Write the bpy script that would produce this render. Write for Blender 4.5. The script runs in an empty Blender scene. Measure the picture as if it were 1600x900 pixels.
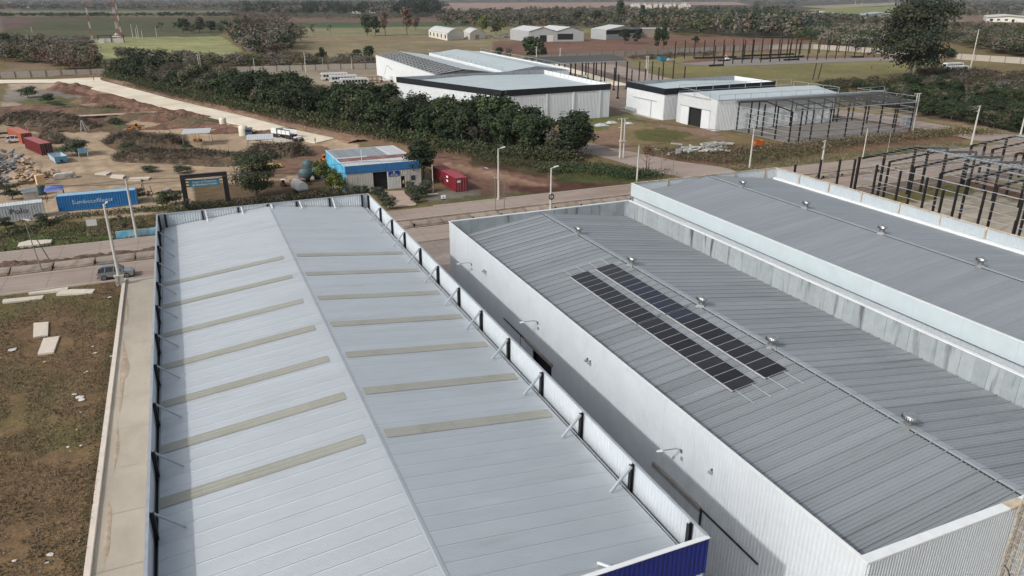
import bpy, math, random
import numpy as np
from mathutils import Vector, Matrix

# ------------------------------------------------------------------ camera, world, sun, exposure
SC = bpy.context.scene
CAM_H, FOC, HOR, THETA = 34.0, 1150.0, -5.0, 23.2
PITCH = math.atan((450 - HOR) / FOC)
_t = math.radians(THETA)
FW = Vector((math.sin(_t) * math.cos(PITCH), math.cos(_t) * math.cos(PITCH), -math.sin(PITCH)))
RT = Vector((math.cos(_t), -math.sin(_t), 0))
UP = RT.cross(FW)
cam_d = bpy.data.cameras.new("camera")
cam = bpy.data.objects.new("camera", cam_d)
SC.collection.objects.link(cam)
cam.matrix_world = Matrix(((RT.x, UP.x, -FW.x, 0), (RT.y, UP.y, -FW.y, 0), (RT.z, UP.z, -FW.z, CAM_H), (0, 0, 0, 1)))
cam_d.sensor_width = 36.0
cam_d.lens = 36.0 * FOC / 1600.0
cam_d.clip_start = 0.5
cam_d.clip_end = 60000
SC.camera = cam
SC.render.resolution_x, SC.render.resolution_y = 1024, 576

SUN_DIR = Vector((-0.74, -0.22, 0.61)).normalized()     # towards the sun
elev = math.asin(SUN_DIR.z)
world = bpy.data.worlds.new("World")
SC.world = world
world.use_nodes = True
wn = world.node_tree
sky = wn.nodes.new("ShaderNodeTexSky")
sky.sky_type = 'NISHITA'
sky.sun_disc = False
sky.sun_elevation = elev
sky.sun_rotation = math.atan2(SUN_DIR.x, SUN_DIR.y)
sky.air_density = 1.2
sky.dust_density = 3.5
sky.ozone_density = 1.0
wn.nodes["Background"].inputs[1].default_value = 0.15
hs = wn.nodes.new("ShaderNodeHueSaturation")
hs.inputs["Saturation"].default_value = 0.42        # thin high cloud whitens the sky
wn.links.new(sky.outputs[0], hs.inputs["Color"])
wn.links.new(hs.outputs[0], wn.nodes["Background"].inputs[0])
sun_d = bpy.data.lights.new("sun", 'SUN')
sun_d.energy = 2.35
sun_d.angle = math.radians(1.2)
sun_d.color = (1.0, 0.975, 0.94)
sun = bpy.data.objects.new("sun", sun_d)
SC.collection.objects.link(sun)
sun.rotation_euler = SUN_DIR.to_track_quat('Z', 'Y').to_euler()
SC.view_settings.view_transform = 'Standard'
SC.view_settings.look = 'None'
SC.view_settings.exposure = 0.0
SC.view_settings.gamma = 1.0

# ------------------------------------------------------------------ helpers
random.seed(7)
COL = SC.collection

def gp(x, y, z=0.0):
    """ground (or level z) point seen at photo position x, y"""
    d = FW * FOC + RT * (x - 800) - UP * (y - 450)
    s = (z - CAM_H) / d.z
    return Vector((d.x * s, d.y * s, z))

def tag(o, label=None, cat=None, group=None, kind=None):
    if label: o["label"] = label
    if cat: o["category"] = cat
    if group: o["group"] = group
    if kind: o["kind"] = kind
    return o

def thing(name, label, cat, loc=(0, 0, 0), rz=0.0, group=None):
    o = bpy.data.objects.new(name, None)
    o.empty_display_size = 0.3
    COL.objects.link(o)
    o.location = loc
    o.rotation_euler = (0, 0, rz)
    return tag(o, label, cat, group)

def kids(o):
    return list(o.children)

def copy_tree(o, parent=None):
    c = o.copy()
    COL.objects.link(c)
    if parent is not None:
        c.parent = parent
    for ch in kids(o):
        copy_tree(ch, c)
    return c

def dup(o, loc=None, rz=None, label=None, scale=None, group=None):
    c = copy_tree(o)
    if loc is not None: c.location = loc
    if rz is not None: c.rotation_euler = (0, 0, rz)
    if scale is not None: c.scale = scale if hasattr(scale, '__len__') else (scale,) * 3
    if label: c["label"] = label
    if group: c["group"] = group
    return c

class MB:
    """collects faces and links them as one mesh object"""
    def __init__(s):
        s.v = []; s.f = []; s.m = []; s.mi = 0
    def add(s, vs, fs):
        n = len(s.v)
        s.v.extend([tuple(p) for p in vs])
        for f in fs:
            s.f.append(tuple(i + n for i in f)); s.m.append(s.mi)
        return s
    def quad(s, a, b, c, d): return s.add([a, b, c, d], [(0, 1, 2, 3)])
    def tri(s, a, b, c): return s.add([a, b, c], [(0, 1, 2)])
    def box(s, x0, x1, y0, y1, z0, z1):
        return s.add([(x0, y0, z0), (x1, y0, z0), (x1, y1, z0), (x0, y1, z0), (x0, y0, z1), (x1, y0, z1), (x1, y1, z1), (x0, y1, z1)],
                     [(0, 3, 2, 1), (4, 5, 6, 7), (0, 1, 5, 4), (1, 2, 6, 5), (2, 3, 7, 6), (3, 0, 4, 7)])
    def beam(s, p, q, w, h=None, up=(0, 0, 1)):
        p = Vector(p); q = Vector(q); h = h or w
        d = (q - p).normalized(); u = Vector(up)
        if abs(d.dot(u)) > 0.98: u = Vector((0, 1, 0))
        a = d.cross(u).normalized(); b = a.cross(d).normalized()
        a = a * (w / 2); b = b * (h / 2)
        return s.add([p - a - b, p + a - b, p + a + b, p - a + b, q - a - b, q + a - b, q + a + b, q - a + b],
                     [(0, 3, 2, 1), (4, 5, 6, 7), (0, 1, 5, 4), (1, 2, 6, 5), (2, 3, 7, 6), (3, 0, 4, 7)])
    def cyl(s, p, q, r0, r1=None, n=8, cap=True):
        p = Vector(p); q = Vector(q); r1 = r0 if r1 is None else r1
        d = (q - p).normalized(); u = Vector((0, 0, 1)) if abs(d.z) < 0.95 else Vector((0, 1, 0))
        a = d.cross(u).normalized(); b = a.cross(d).normalized()
        vs = []
        for c, r in ((p, r0), (q, r1)):
            for k in range(n):
                t = 2 * math.pi * k / n
                vs.append(c + a * (r * math.cos(t)) + b * (r * math.sin(t)))
        fs = [(k, (k + 1) % n, n + (k + 1) % n, n + k) for k in range(n)]
        if cap: fs += [tuple(range(n - 1, -1, -1)), tuple(range(n, 2 * n))]
        return s.add(vs, fs)
    def lathe(s, c, prof, n=16):
        c = Vector(c); vs = []
        for r, z in prof:
            for k in range(n):
                t = 2 * math.pi * k / n
                vs.append((c.x + r * math.cos(t), c.y + r * math.sin(t), c.z + z))
        fs = []
        for j in range(len(prof) - 1):
            for k in range(n):
                fs.append((j * n + k, j * n + (k + 1) % n, (j + 1) * n + (k + 1) % n, (j + 1) * n + k))
        return s.add(vs, fs)
    def prism(s, poly, z0, z1):
        n = len(poly)
        vs = [(p[0], p[1], z0) for p in poly] + [(p[0], p[1], z1) for p in poly]
        return s.add(vs, [tuple(range(n - 1, -1, -1)), tuple(range(n, 2 * n))] + [(k, (k + 1) % n, n + (k + 1) % n, n + k) for k in range(n)])
    def side(s, poly, y0, y1):
        """extrude an x,z outline along y"""
        n = len(poly)
        vs = [(p[0], y0, p[1]) for p in poly] + [(p[0], y1, p[1]) for p in poly]
        return s.add(vs, [tuple(range(n)), tuple(range(2 * n - 1, n - 1, -1))] + [(k, n + k, n + (k + 1) % n, (k + 1) % n) for k in range(n)])
    def corr(s, A, B, z0, z1, pitch=0.25, depth=0.04, wide=0.45, zf=None, zb=None):
        """trapezoid-ribbed wall cladding from A to B (xy), ribs stand out to the right-hand side of A->B; zf(t): top height"""
        A = Vector((A[0], A[1])); B = Vector((B[0], B[1])); L = (B - A).length
        d = (B - A) / L; nrm = Vector((d.y, -d.x))
        n = max(1, int(round(L / pitch))); p = L / n; pts = []
        for k in range(n):
            t = k * p
            pts += [(t, 0), (t + p * (1 - wide) * 0.8, 0), (t + p * (1 - wide), depth), (t + p * (1 - wide * 0.25), depth)]
        pts.append((L, 0)); vs = []
        for t, o in pts:
            q = A + d * t + nrm * o
            vs.append((q.x, q.y, zb(t / L) if zb else z0)); vs.append((q.x, q.y, zf(t / L) if zf else z1))
        return s.add(vs, [(2 * k, 2 * k + 2, 2 * k + 3, 2 * k + 1) for k in range(len(pts) - 1)])
    def mesh(s, name, mats, smooth=False):
        me = bpy.data.meshes.new(name)
        me.from_pydata(s.v, [], s.f)
        if not isinstance(mats, (list, tuple)): mats = [mats]
        for m in mats: me.materials.append(m)
        if len(mats) > 1: me.polygons.foreach_set("material_index", s.m)
        if smooth: me.polygons.foreach_set("use_smooth", [True] * len(s.f))
        me.update()
        return me
    def build(s, name, mats, parent=None, world=False, smooth=False):
        if world and parent is not None:
            r = parent
            while r.parent is not None: r = r.parent
            l = r.location
            s.v = [(p[0] - l.x, p[1] - l.y, p[2] - l.z) for p in s.v]
        return link(name, s.mesh(name, mats, smooth), parent)

def link(name, me, parent=None, loc=None):
    o = bpy.data.objects.new(name, me)
    COL.objects.link(o)
    if parent is not None: o.parent = parent
    if loc is not None: o.location = loc
    return o

_mc = {}
def mat(name, col, rough=0.8, metal=0.0, var=0.15, scale=1.0, bump=0.0, bscale=None, rnd=0.0, streak=None, col2=None, spec=0.5, stretch=None, coord='Object', dirt=None):
    """procedural material: base colour, two noise octaves of variation, optional second colour, per-object tint, bump"""
    if name in _mc: return _mc[name]
    m = bpy.data.materials.new(name); m.use_nodes = True
    nt = m.node_tree; N = nt.nodes; L = nt.links
    b = N["Principled BSDF"]
    b.inputs["Roughness"].default_value = rough
    b.inputs["Metallic"].default_value = metal
    b.inputs["Specular IOR Level"].default_value = spec
    tc = N.new("ShaderNodeTexCoord"); vec = tc.outputs['Object' if coord == 'World' else coord]
    if coord == 'World':
        g = N.new("ShaderNodeNewGeometry"); vec = g.outputs["Position"]
    if stretch:
        mp = N.new("ShaderNodeMapping"); mp.inputs["Scale"].default_value = stretch
        L.new(vec, mp.inputs[0]); vec = mp.outputs[0]
    n1 = N.new("ShaderNodeTexNoise"); n1.inputs["Scale"].default_value = scale; n1.inputs["Detail"].default_value = 6; n1.inputs["Roughness"].default_value = 0.65
    L.new(vec, n1.inputs["Vector"])
    mr = N.new("ShaderNodeMapRange"); mr.inputs[1].default_value = 0.3; mr.inputs[2].default_value = 0.7
    mr.inputs[3].default_value = 1 - var; mr.inputs[4].default_value = 1 + var
    L.new(n1.outputs["Fac"], mr.inputs[0])
    val = mr.outputs[0]
    if rnd:
        oi = N.new("ShaderNodeObjectInfo")
        r2 = N.new("ShaderNodeMapRange"); r2.inputs[3].default_value = 1 - rnd; r2.inputs[4].default_value = 1 + rnd
        L.new(oi.outputs["Random"], r2.inputs[0])
        mu = N.new("ShaderNodeMath"); mu.operation = 'MULTIPLY'
        L.new(val, mu.inputs[0]); L.new(r2.outputs[0], mu.inputs[1]); val = mu.outputs[0]
    base = N.new("ShaderNodeRGB"); base.outputs[0].default_value = (*col, 1); co = base.outputs[0]
    if col2:
        n2 = N.new("ShaderNodeTexNoise"); n2.inputs["Scale"].default_value = scale * 0.37; n2.inputs["Detail"].default_value = 8; n2.inputs["Roughness"].default_value = 0.7
        L.new(vec, n2.inputs["Vector"])
        mr2 = N.new("ShaderNodeMapRange"); mr2.inputs[1].default_value = 0.44; mr2.inputs[2].default_value = 0.6
        L.new(n2.outputs["Fac"], mr2.inputs[0])
        mx = N.new("ShaderNodeMix"); mx.data_type = 'RGBA'
        L.new(mr2.outputs[0], mx.inputs[0]); L.new(co, mx.inputs[6]); mx.inputs[7].default_value = (*col2, 1); co = mx.outputs[2]
    if dirt:      # (colour, threshold, streak stretch)
        mp = N.new("ShaderNodeMapping"); mp.inputs["Scale"].default_value = dirt[2]
        L.new(g.outputs["Position"] if coord == 'World' else tc.outputs["Object"], mp.inputs[0])
        n3 = N.new("ShaderNodeTexNoise"); n3.inputs["Scale"].default_value = 1.0; n3.inputs["Detail"].default_value = 5
        L.new(mp.outputs[0], n3.inputs["Vector"])
        mr3 = N.new("ShaderNodeMapRange"); mr3.inputs[1].default_value = dirt[1]; mr3.inputs[2].default_value = dirt[1] + 0.14; mr3.inputs[4].default_value = dirt[3] if len(dirt) > 3 else 0.8
        L.new(n3.outputs["Fac"], mr3.inputs[0])
        mx = N.new("ShaderNodeMix"); mx.data_type = 'RGBA'
        L.new(mr3.outputs[0], mx.inputs[0]); L.new(co, mx.inputs[6]); mx.inputs[7].default_value = (*dirt[0], 1); co = mx.outputs[2]
    vm = N.new("ShaderNodeVectorMath"); vm.operation = 'SCALE'
    L.new(co, vm.inputs[0]); L.new(val, vm.inputs["Scale"])
    L.new(vm.outputs[0], b.inputs["Base Color"])
    if bump:
        bp = N.new("ShaderNodeBump"); bp.inputs["Strength"].default_value = 1.0; bp.inputs["Distance"].default_value = bump
        n4 = N.new("ShaderNodeTexNoise"); n4.inputs["Scale"].default_value = bscale or scale * 3; n4.inputs["Detail"].default_value = 5
        L.new(vec, n4.inputs["Vector"]); L.new(n4.outputs["Fac"], bp.inputs["Height"]); L.new(bp.outputs[0], b.inputs["Normal"])
    _mc[name] = m
    return m

ORD = ['first', 'second', 'third', 'fourth', 'fifth', 'sixth', 'seventh', 'eighth', 'ninth', 'tenth', 'eleventh', 'twelfth', 'thirteenth',
       'fourteenth', 'fifteenth', 'sixteenth', 'seventeenth', 'eighteenth', 'nineteenth', 'twentieth', 'twenty-first', 'twenty-second',
       'twenty-third', 'twenty-fourth', 'twenty-fifth', 'twenty-sixth', 'twenty-seventh', 'twenty-eighth', 'twenty-ninth', 'thirtieth']

# shared materials
M_white = mat('white_cladding', (0.74, 0.77, 0.78), 0.5, 0.0, 0.04, 0.6, dirt=((0.5, 0.5, 0.48), 0.62, (0.5, 0.5, 0.12), 0.4))
M_galv = mat('galvanised_steel', (0.42, 0.45, 0.48), 0.42, 0.45, 0.12, 1.5)
M_galvd = mat('weathered_galvanised', (0.36, 0.39, 0.41), 0.5, 0.3, 0.15, 1.2)
M_black = mat('black_steel_paint', (0.012, 0.012, 0.014), 0.5, 0.0, 0.2, 2.0)
M_frame = mat('dark_primer_steel', (0.012, 0.010, 0.011), 0.6, 0.0, 0.25, 1.0)
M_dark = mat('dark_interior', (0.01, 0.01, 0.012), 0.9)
M_conc = mat('concrete', (0.42, 0.39, 0.34), 0.9, 0, 0.12, 2.0, bump=0.01, rnd=0.06)
M_pole = mat('pole_concrete', (0.48, 0.46, 0.42), 0.85, 0, 0.1, 2.0)
M_ventb = mat('dull_vent_base', (0.20, 0.215, 0.22), 0.6, 0.2, 0.15, 2)
M_wire = mat('wire_black', (0.03, 0.03, 0.03), 0.6)

# ------------------------------------------------------------------ ground: one sheet to the horizon, coloured by what lies on it
def _hash(ix, iy, seed):
    h = (ix.astype(np.int64) * 374761393 + iy.astype(np.int64) * 668265263 + seed * 1442695041) & 0xffffffff
    h = ((h ^ (h >> 13)) * 1274126177) & 0xffffffff
    return ((h ^ (h >> 16)) & 0xffff) / 65535.0
def vnoise(x, y, seed=0):
    ix = np.floor(x); iy = np.floor(y); fx = x - ix; fy = y - iy
    fx = fx * fx * (3 - 2 * fx); fy = fy * fy * (3 - 2 * fy)
    a = _hash(ix, iy, seed); b = _hash(ix + 1, iy, seed); c = _hash(ix, iy + 1, seed); d = _hash(ix + 1, iy + 1, seed)
    return (a * (1 - fx) + b * fx) * (1 - fy) + (c * (1 - fx) + d * fx) * fy
def fbm(x, y, seed=0, oct=4):
    s = 0; a = 0.5; t = 0
    for k in range(oct):
        s = s + a * vnoise(x * 2 ** k, y * 2 ** k, seed + k); t += a; a *= 0.55
    return s / t
def srgb(r, g, b):
    f = lambda c: (c / 255 / 12.92) if c < 10 else (((c / 255) + 0.055) / 1.055) ** 2.4
    return (f(r), f(g), f(b))
def inpoly(px, py, poly):
    r = np.zeros(px.shape, bool); n = len(poly)
    for i in range(n):
        x1, y1 = poly[i][0], poly[i][1]; x2, y2 = poly[(i + 1) % n][0], poly[(i + 1) % n][1]
        c = ((y1 > py) != (y2 > py)) & (px < (x2 - x1) * (py - y1) / ((y2 - y1) if y2 != y1 else 1e-9) + x1)
        r ^= c
    return r
def P(*pts):
    return [tuple(gp(x, max(y, -2.5))[:2]) for x, y in pts]

DRY = srgb(118, 104, 74); OLIVE = srgb(98, 96, 62); TAN = srgb(178, 156, 130); EARTH = srgb(108, 84, 70); RED = srgb(112, 80, 66)
GREEN = srgb(84, 98, 56); DUST = srgb(140, 126, 114); WOOD = srgb(74, 72, 60); LGREEN = srgb(148, 150, 104)
# colour, soil relief, grassiness, warp, polygon (world xy)
REG = [
 (srgb(112, 98, 84), 0, 0.5, 1, [(-9000, 900), (9000, 900), (30000, 30000), (-30000, 30000)]),
 (WOOD, 0, 0.3, 1, P((0, 17), (0, -1), (1600, -1), (1600, 30), (1200, 60), (800, 30), (420, 25))),
 (srgb(112, 116, 84), 0, 0.5, 0.2, P((0, 16.5), (360, 16.5), (356, 21), (0, 20.5))),
 (srgb(70, 76, 54), 0, 0.6, 0.15, P((0, 27), (400, 27), (360, 48), (330, 60), (200, 60), (0, 62))),
 (srgb(98, 78, 72), 0, 0.2, 0.1, P((0, 28), (64, 29.5), (30, 43.5), (0, 46))),
 (srgb(84, 86, 64), 0, 0.6, 0.5, P((20, 47), (330, 50), (350, 57), (200, 57), (60, 64), (20, 62))),
 (LGREEN, 0, 0.6, 0.3, P((60, 66), (200, 58), (352, 57), (380, 79), (330, 98), (120, 98))),
 (srgb(126, 108, 88), 0, 0.4, 0.3, P((0, 98), (70, 98), (110, 115), (0, 117))),
 (srgb(116, 92, 82), 0, 0.2, 0.2, P((420, 29), (960, 27), (960, 33), (420, 36))),
 (srgb(60, 88, 58), 0, 0.7, 0.1, P((440, 35.5), (980, 33), (980, 38), (440, 44))),
 (srgb(134, 130, 98), 0, 0.6, 0.3, P((440, 44), (960, 40), (960, 50), (700, 57), (440, 57))),
 (srgb(136, 124, 98), 0, 0.7, 0.6, P((430, 57), (700, 55), (960, 62), (960, 90), (370, 104), (400, 80))),
 (srgb(152, 128, 116), 0, 0.1, 0.3, P((668, 17), (676, 4.5), (1150, 3), (1180, 8), (960, 8), (930, 12))),
 (srgb(150, 140, 118), 0, 0.3, 0.2, P((1250, 10), (1400, 4), (1420, 7), (1300, 14))),
 (srgb(128, 134, 88), 0, 0.4, 0.2, P((1260, 15), (1420, 9), (1420, 22), (1300, 22))),
 (srgb(124, 104, 92), 0, 0.3, 0.3, P((1250, 36), (1400, 36), (1400, 50), (1250, 50))),
 (srgb(130, 112, 98), 0, 0.3, 0.3, P((1480, 22), (1600, 24), (1600, 36), (1480, 34))),
 (srgb(116, 88, 76), 0, 0.3, 0.6, P((780, 64), (1040, 56), (1260, 60), (1260, 80), (960, 92), (780, 84))),
 (srgb(126, 118, 84), 0, 0.7, 0.6, P((960, 92), (1280, 76), (1440, 95), (1420, 140), (1000, 140))),
 (srgb(120, 116, 76), 0, 0.8, 0.5, P((990, 108), (1400, 100), (1420, 112), (1200, 120), (990, 122))),
 (srgb(112, 84, 76), 0, 0.2, 0.4, P((1130, 88), (1400, 86), (1420, 94), (1240, 98), (1060, 98))),
 (srgb(128, 114, 104), 0, 0.1, 0.3, P((800, 92), (960, 92), (1060, 130), (990, 200), (930, 170), (820, 120))),
 (srgb(150, 138, 120), 0, 0.1, 0.3, P((400, 112), (620, 108), (620, 134), (560, 138), (400, 125))),
 # the building site on the left
 (TAN, 0.12, 0.1, 0.5, P((0, 125), (150, 124), (330, 180), (560, 225), (560, 330), (0, 345))),
 (srgb(172, 154, 134), 0.1, 0.2, 0.5, P((0, 128), (90, 130), (150, 150), (120, 165), (0, 170))),
 (srgb(138, 130, 120), 0.1, 0.1, 0.5, P((0, 140), (110, 138), (150, 152), (60, 162), (0, 160))),
 (srgb(98, 104, 68), 0.1, 0.8, 0.5, P((20, 158), (70, 148), (120, 152), (118, 166), (40, 170))),
 (EARTH, 0.5, 0.2, 0.6, P((0, 168), (80, 168), (170, 160), (270, 172), (340, 190), (320, 208), (220, 186), (200, 205), (130, 206), (30, 200), (0, 190))),
 (RED, 0.2, 0.0, 0.5, P((80, 132), (180, 150), (290, 180), (345, 190), (330, 200), (250, 175), (150, 155), (80, 140))),
 (srgb(110, 92, 72), 0.25, 0.4, 0.5, P((180, 200), (290, 212), (300, 232), (200, 236), (160, 225))),
 (srgb(126, 100, 84), 0.15, 0.1, 0.4, P((420, 225), (520, 230), (520, 262), (430, 280), (420, 262))),
 (srgb(104, 86, 68), 0.1, 0.5, 0.4, P((300, 290), (520, 280), (520, 330), (300, 335))),
 (srgb(126, 104, 84), 0.2, 0.3, 0.5, P((158, 124), (170, 122), (380, 172), (560, 208), (700, 250), (560, 222), (420, 186), (300, 160))),
 (srgb(138, 112, 90), 0.2, 0.5, 0.4, P((420, 176), (500, 188), (660, 226), (640, 240), (540, 210), (430, 184))),
 # verge between the containers and the avenue
 (srgb(88, 92, 56), 0.08, 1.0, 0.4, [(-60, 120), (24, 120), (24, 134), (-14, 133), (-60, 138)]),
 (srgb(74, 92, 50), 0.05, 1.0, 0.5, [(-50, 121), (-14, 122), (-12, 128), (-30, 129), (-50, 132)]),
 (srgb(98, 84, 60), 0.05, 0.8, 0.5, [(-17, 124), (0, 122), (10, 127), (8, 131), (-16, 131)]),
 (srgb(96, 88, 74), 0.08, 0.6, 0.4, [(34, 121), (60, 120.2), (66, 126), (56, 133), (34, 133)]),
 (srgb(124, 118, 108), 0.03, 0.1, 0.3, [(38, 123), (46, 124.5), (58, 128), (56, 132), (46, 130), (38, 128)]),
 (srgb(92, 98, 58), 0.05, 0.9, 0.4, [(31, 120.2), (56, 120.2), (58, 123), (44, 122.6), (34, 122)]),
 # reddish rutted track east of the shed
 (srgb(120, 92, 78), 0.12, 0.0, 0.5, P((660, 236), (720, 240), (900, 268), (985, 292), (985, 300), (760, 300), (740, 285))),
 (srgb(148, 118, 98), 0.05, 0.0, 0.3, P((700, 252), (780, 268), (880, 296), (860, 299), (760, 276), (700, 258))),
 (srgb(96, 68, 58), 0.12, 0.0, 0.4, P((790, 290), (900, 288), (985, 292), (950, 296), (860, 302), (800, 298))),
 (srgb(88, 62, 52), 0.15, 0.1, 0.4, P((860, 278), (990, 276), (985, 290), (880, 292))),
 (srgb(60, 70, 38), 0.2, 1.0, 0.5, P((850, 258), (935, 250), (1030, 270), (985, 284), (880, 285))),
 (srgb(72, 58, 46), 0.2, 0.5, 0.4, P((740, 236), (900, 240), (930, 258), (850, 276), (740, 256))),
 # ground in front of the white sheds
 (srgb(124, 108, 80), 0.1, 0.7, 0.5, P((905, 188), (990, 186), (1110, 206), (1150, 212), (1220, 224), (1180, 262), (1000, 238), (930, 230))),
 (srgb(96, 100, 58), 0.05, 1.0, 0.5, P((910, 186), (985, 176), (1030, 192), (960, 190), (940, 204), (905, 206))),
 (srgb(86, 88, 52), 0.05, 1.0, 0.6, P((990, 204), (1060, 198), (1100, 208), (1060, 222), (1000, 216))),
 (srgb(134, 108, 92), 0.1, 0.2, 0.4, P((920, 205), (960, 198), (1000, 240), (940, 236))),
 (srgb(134, 110, 96), 0.05, 0.0, 0.4, P((1040, 192), (1120, 206), (1140, 222), (1080, 206), (1036, 197))),
 (srgb(110, 84, 68), 0.25, 0.3, 0.5, P((1040, 246), (1130, 232), (1230, 232), (1290, 224), (1560, 204), (1500, 222), (1280, 240), (1180, 258), (1060, 262))),
 (srgb(98, 78, 56), 0.3, 0.8, 0.5, P((1120, 232), (1250, 222), (1480, 200), (1540, 208), (1380, 222), (1200, 240))),
 (srgb(82, 94, 54), 0.08, 1.0, 0.4, [(104, 120.2), (175, 120.2), (172, 127), (140, 126), (108, 125)]),
 (srgb(122, 100, 90), 0.05, 0.1, 0.4, P((1290, 182), (1400, 192), (1440, 206), (1420, 212), (1300, 196))),
 (srgb(136, 122, 96), 0.1, 0.7, 0.5, P((1290, 164), (1420, 172), (1600, 206), (1600, 212), (1480, 196), (1380, 181), (1290, 172))),
 (srgb(92, 78, 66), 0.2, 0.6, 0.6, P((1340, 150), (1440, 140), (1600, 150), (1600, 208), (1480, 190), (1400, 178))),
 # near lot and yards
 (srgb(112, 92, 70), 0.06, 1.0, 0.3, [(-400, -200), (-10.3, -200), (-10.0, 30), (-10.6, 101), (-400, 101)]),
 (srgb(150, 136, 122), 0, 0.0, 0.2, [(-10, -60), (78, -60), (78, 101), (-10, 101)]),
 (srgb(134, 122, 100), 0.04, 0.5, 0.5, [(76, 20), (220, 20), (210, 101), (76, 101)]),
 (srgb(168, 158, 142), 0, 0.0, 0.2, [(107, 50), (133, 50), (133, 89), (107, 89)]),
 (srgb(160, 150, 136), 0, 0.0, 0.2, [(82, 40), (105, 40), (105, 91), (82, 91)]),
 (srgb(104, 98, 60), 0.1, 0.8, 0.5, [(108, 90), (133, 90), (140, 96), (104, 96)]),
 (srgb(102, 72, 62), 0.15, 0.2, 0.4, [(134, 60), (142, 60), (144, 96), (136, 94)]),
 (srgb(120, 104, 94), 0.05, 0.0, 0.3, [(78, 96), (220, 96), (220, 101), (78, 101)]),
]
def build_ground():
    rs = [0.0, 4, 8, 12] + list(15 * (1.0135 ** np.arange(0, 560)))
    rs = [r for r in rs if r < 30000] + [40000]
    h0 = _t
    ang = list(np.arange(-44, 44.01, 0.22)) + list(np.arange(50, 316, 6.0))
    ang = np.radians(np.array(ang)) + h0
    R, A = np.meshgrid(np.array(rs), ang, indexing='ij')
    X = R * np.sin(A); Y = R * np.cos(A)
    n0, n1 = X.shape
    sc = 0.35 + R * 0.02
    wx = X + (fbm(X / (3 * sc), Y / (3 * sc), 1) - 0.5) * 4 * sc
    wy = Y + (fbm(X / (3 * sc), Y / (3 * sc), 11) - 0.5) * 4 * sc
    C = np.zeros((n0, n1, 4)); C[..., :3] = DRY; C[..., 3] = 0.6
    Hh = np.zeros((n0, n1))
    for col, rel, gr, wp, poly in REG:
        k = inpoly(X + (wx - X) * wp, Y + (wy - Y) * wp, poly)
        C[k, :3] = col; C[k, 3] = gr; Hh[k] = rel
    b1 = fbm(X / 14, Y / 14, 31); b2 = fbm(X / 60, Y / 60, 41) * 1.5 - .2; b3 = fbm(X / 2.2, Y / 2.2, 51)
    v = 0.28 + 0.45 * b1 + 0.3 * b2 + 0.3 * b3
    C[..., :3] *= v[..., None]
    # wheel ruts on the bare earth and crop rows in the fields
    for poly, a, b, amp, fr in ((P((650, 234), (730, 238), (990, 286), (990, 302), (760, 302), (640, 250)), gp(700, 248), gp(960, 296), .55, 1.1),
                                (P((0, 236), (180, 236), (420, 262), (430, 285), (300, 300), (0, 306)), gp(20, 296), gp(380, 284), .4, .9),
                                (P((60, 226), (200, 232), (260, 262), (150, 296), (100, 250)), gp(60, 232), gp(190, 282), .4, .9),
                                (P((420, 225), (520, 230), (520, 262), (430, 280), (400, 262)), gp(420, 275), gp(510, 235), .4, .9),
                                (P((0, 27), (400, 27), (360, 48), (330, 60), (0, 62)), gp(0, 40), gp(100, 60), .25, .18),
                                (P((60, 66), (200, 58), (352, 57), (380, 79), (330, 98), (120, 98)), gp(100, 80), gp(360, 78), .18, .12),
                                (P((1036, 190), (1120, 204), (1180, 230), (1040, 262), (930, 232)), gp(950, 215), gp(1140, 225), .35, .8)):
        k = inpoly(wx, wy, poly); d = (b - a).normalized(); al = X * d.x + Y * d.y; cr = X * d.y - Y * d.x
        st = vnoise(cr * fr + (vnoise(al / 12, cr * 0, 5) - .5) * 3, al * fr * .04, 77)
        C[k, :3] *= (1 - amp * .5 + amp * st[k])[:, None]
    g = np.clip((fbm(X / 9, Y / 9, 61) - 0.5) * 4, 0, 1) * C[..., 3] * 0.5
    C[..., :3] = C[..., :3] * (1 - g[..., None]) + np.array(srgb(84, 94, 52)) * g[..., None]
    bare = np.clip((fbm(X / 5.5 + 40, Y / 5.5, 71) - 0.56) * 6, 0, 1) * C[..., 3] * 0.35
    C[..., :3] = C[..., :3] * (1 - bare[..., None]) + np.array(srgb(120, 92, 74)) * bare[..., None]
    lim = (R < 420) & ~((Y > 100) & (Y < 121)) & ~((X > -11.2) & (X < 79) & (Y < 101)) & (R > 14)
    Z = np.where(lim, Hh * (fbm(X / 2.6, Y / 2.6, 81, 3) - 0.62) * 3.2, 0.0)
    Z = np.minimum(Z, 1.4) - 0.02
    V = np.stack([X, Y, Z], -1).reshape(-1, 3)
    i = np.arange(n0 - 1)[:, None]; j = np.arange(n1)[None, :]
    a = i * n1 + j; b = i * n1 + (j + 1) % n1
    F = np.stack([a, b, b + n1, a + n1], -1).reshape(-1, 4)[:, ::-1]
    me = bpy.data.meshes.new("ground")
    me.vertices.add(len(V)); me.vertices.foreach_set("co", V.astype(np.float32).ravel())
    me.loops.add(F.size); me.loops.foreach_set("vertex_index", F.astype(np.int32).ravel())
    me.polygons.add(len(F)); me.polygons.foreach_set("loop_start", np.arange(0, F.size, 4, dtype=np.int32)); me.polygons.foreach_set("loop_total", np.full(len(F), 4, np.int32))
    me.polygons.foreach_set("use_smooth", [True] * len(F))
    me.update(calc_edges=True); me.validate()
    ca = me.color_attributes.new("Col", 'FLOAT_COLOR', 'POINT')
    ca.data.foreach_set("color", C.reshape(-1, 4).astype(np.float32).ravel())
    m = bpy.data.materials.new("ground_soil_and_grass"); m.use_nodes = True
    nt = m.node_tree; N = nt.nodes; L = nt.links; B = N["Principled BSDF"]
    B.inputs["Roughness"].default_value = 0.95; B.inputs["Specular IOR Level"].default_value = 0.15
    at = N.new("ShaderNodeAttribute"); at.attribute_name = "Col"
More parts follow.
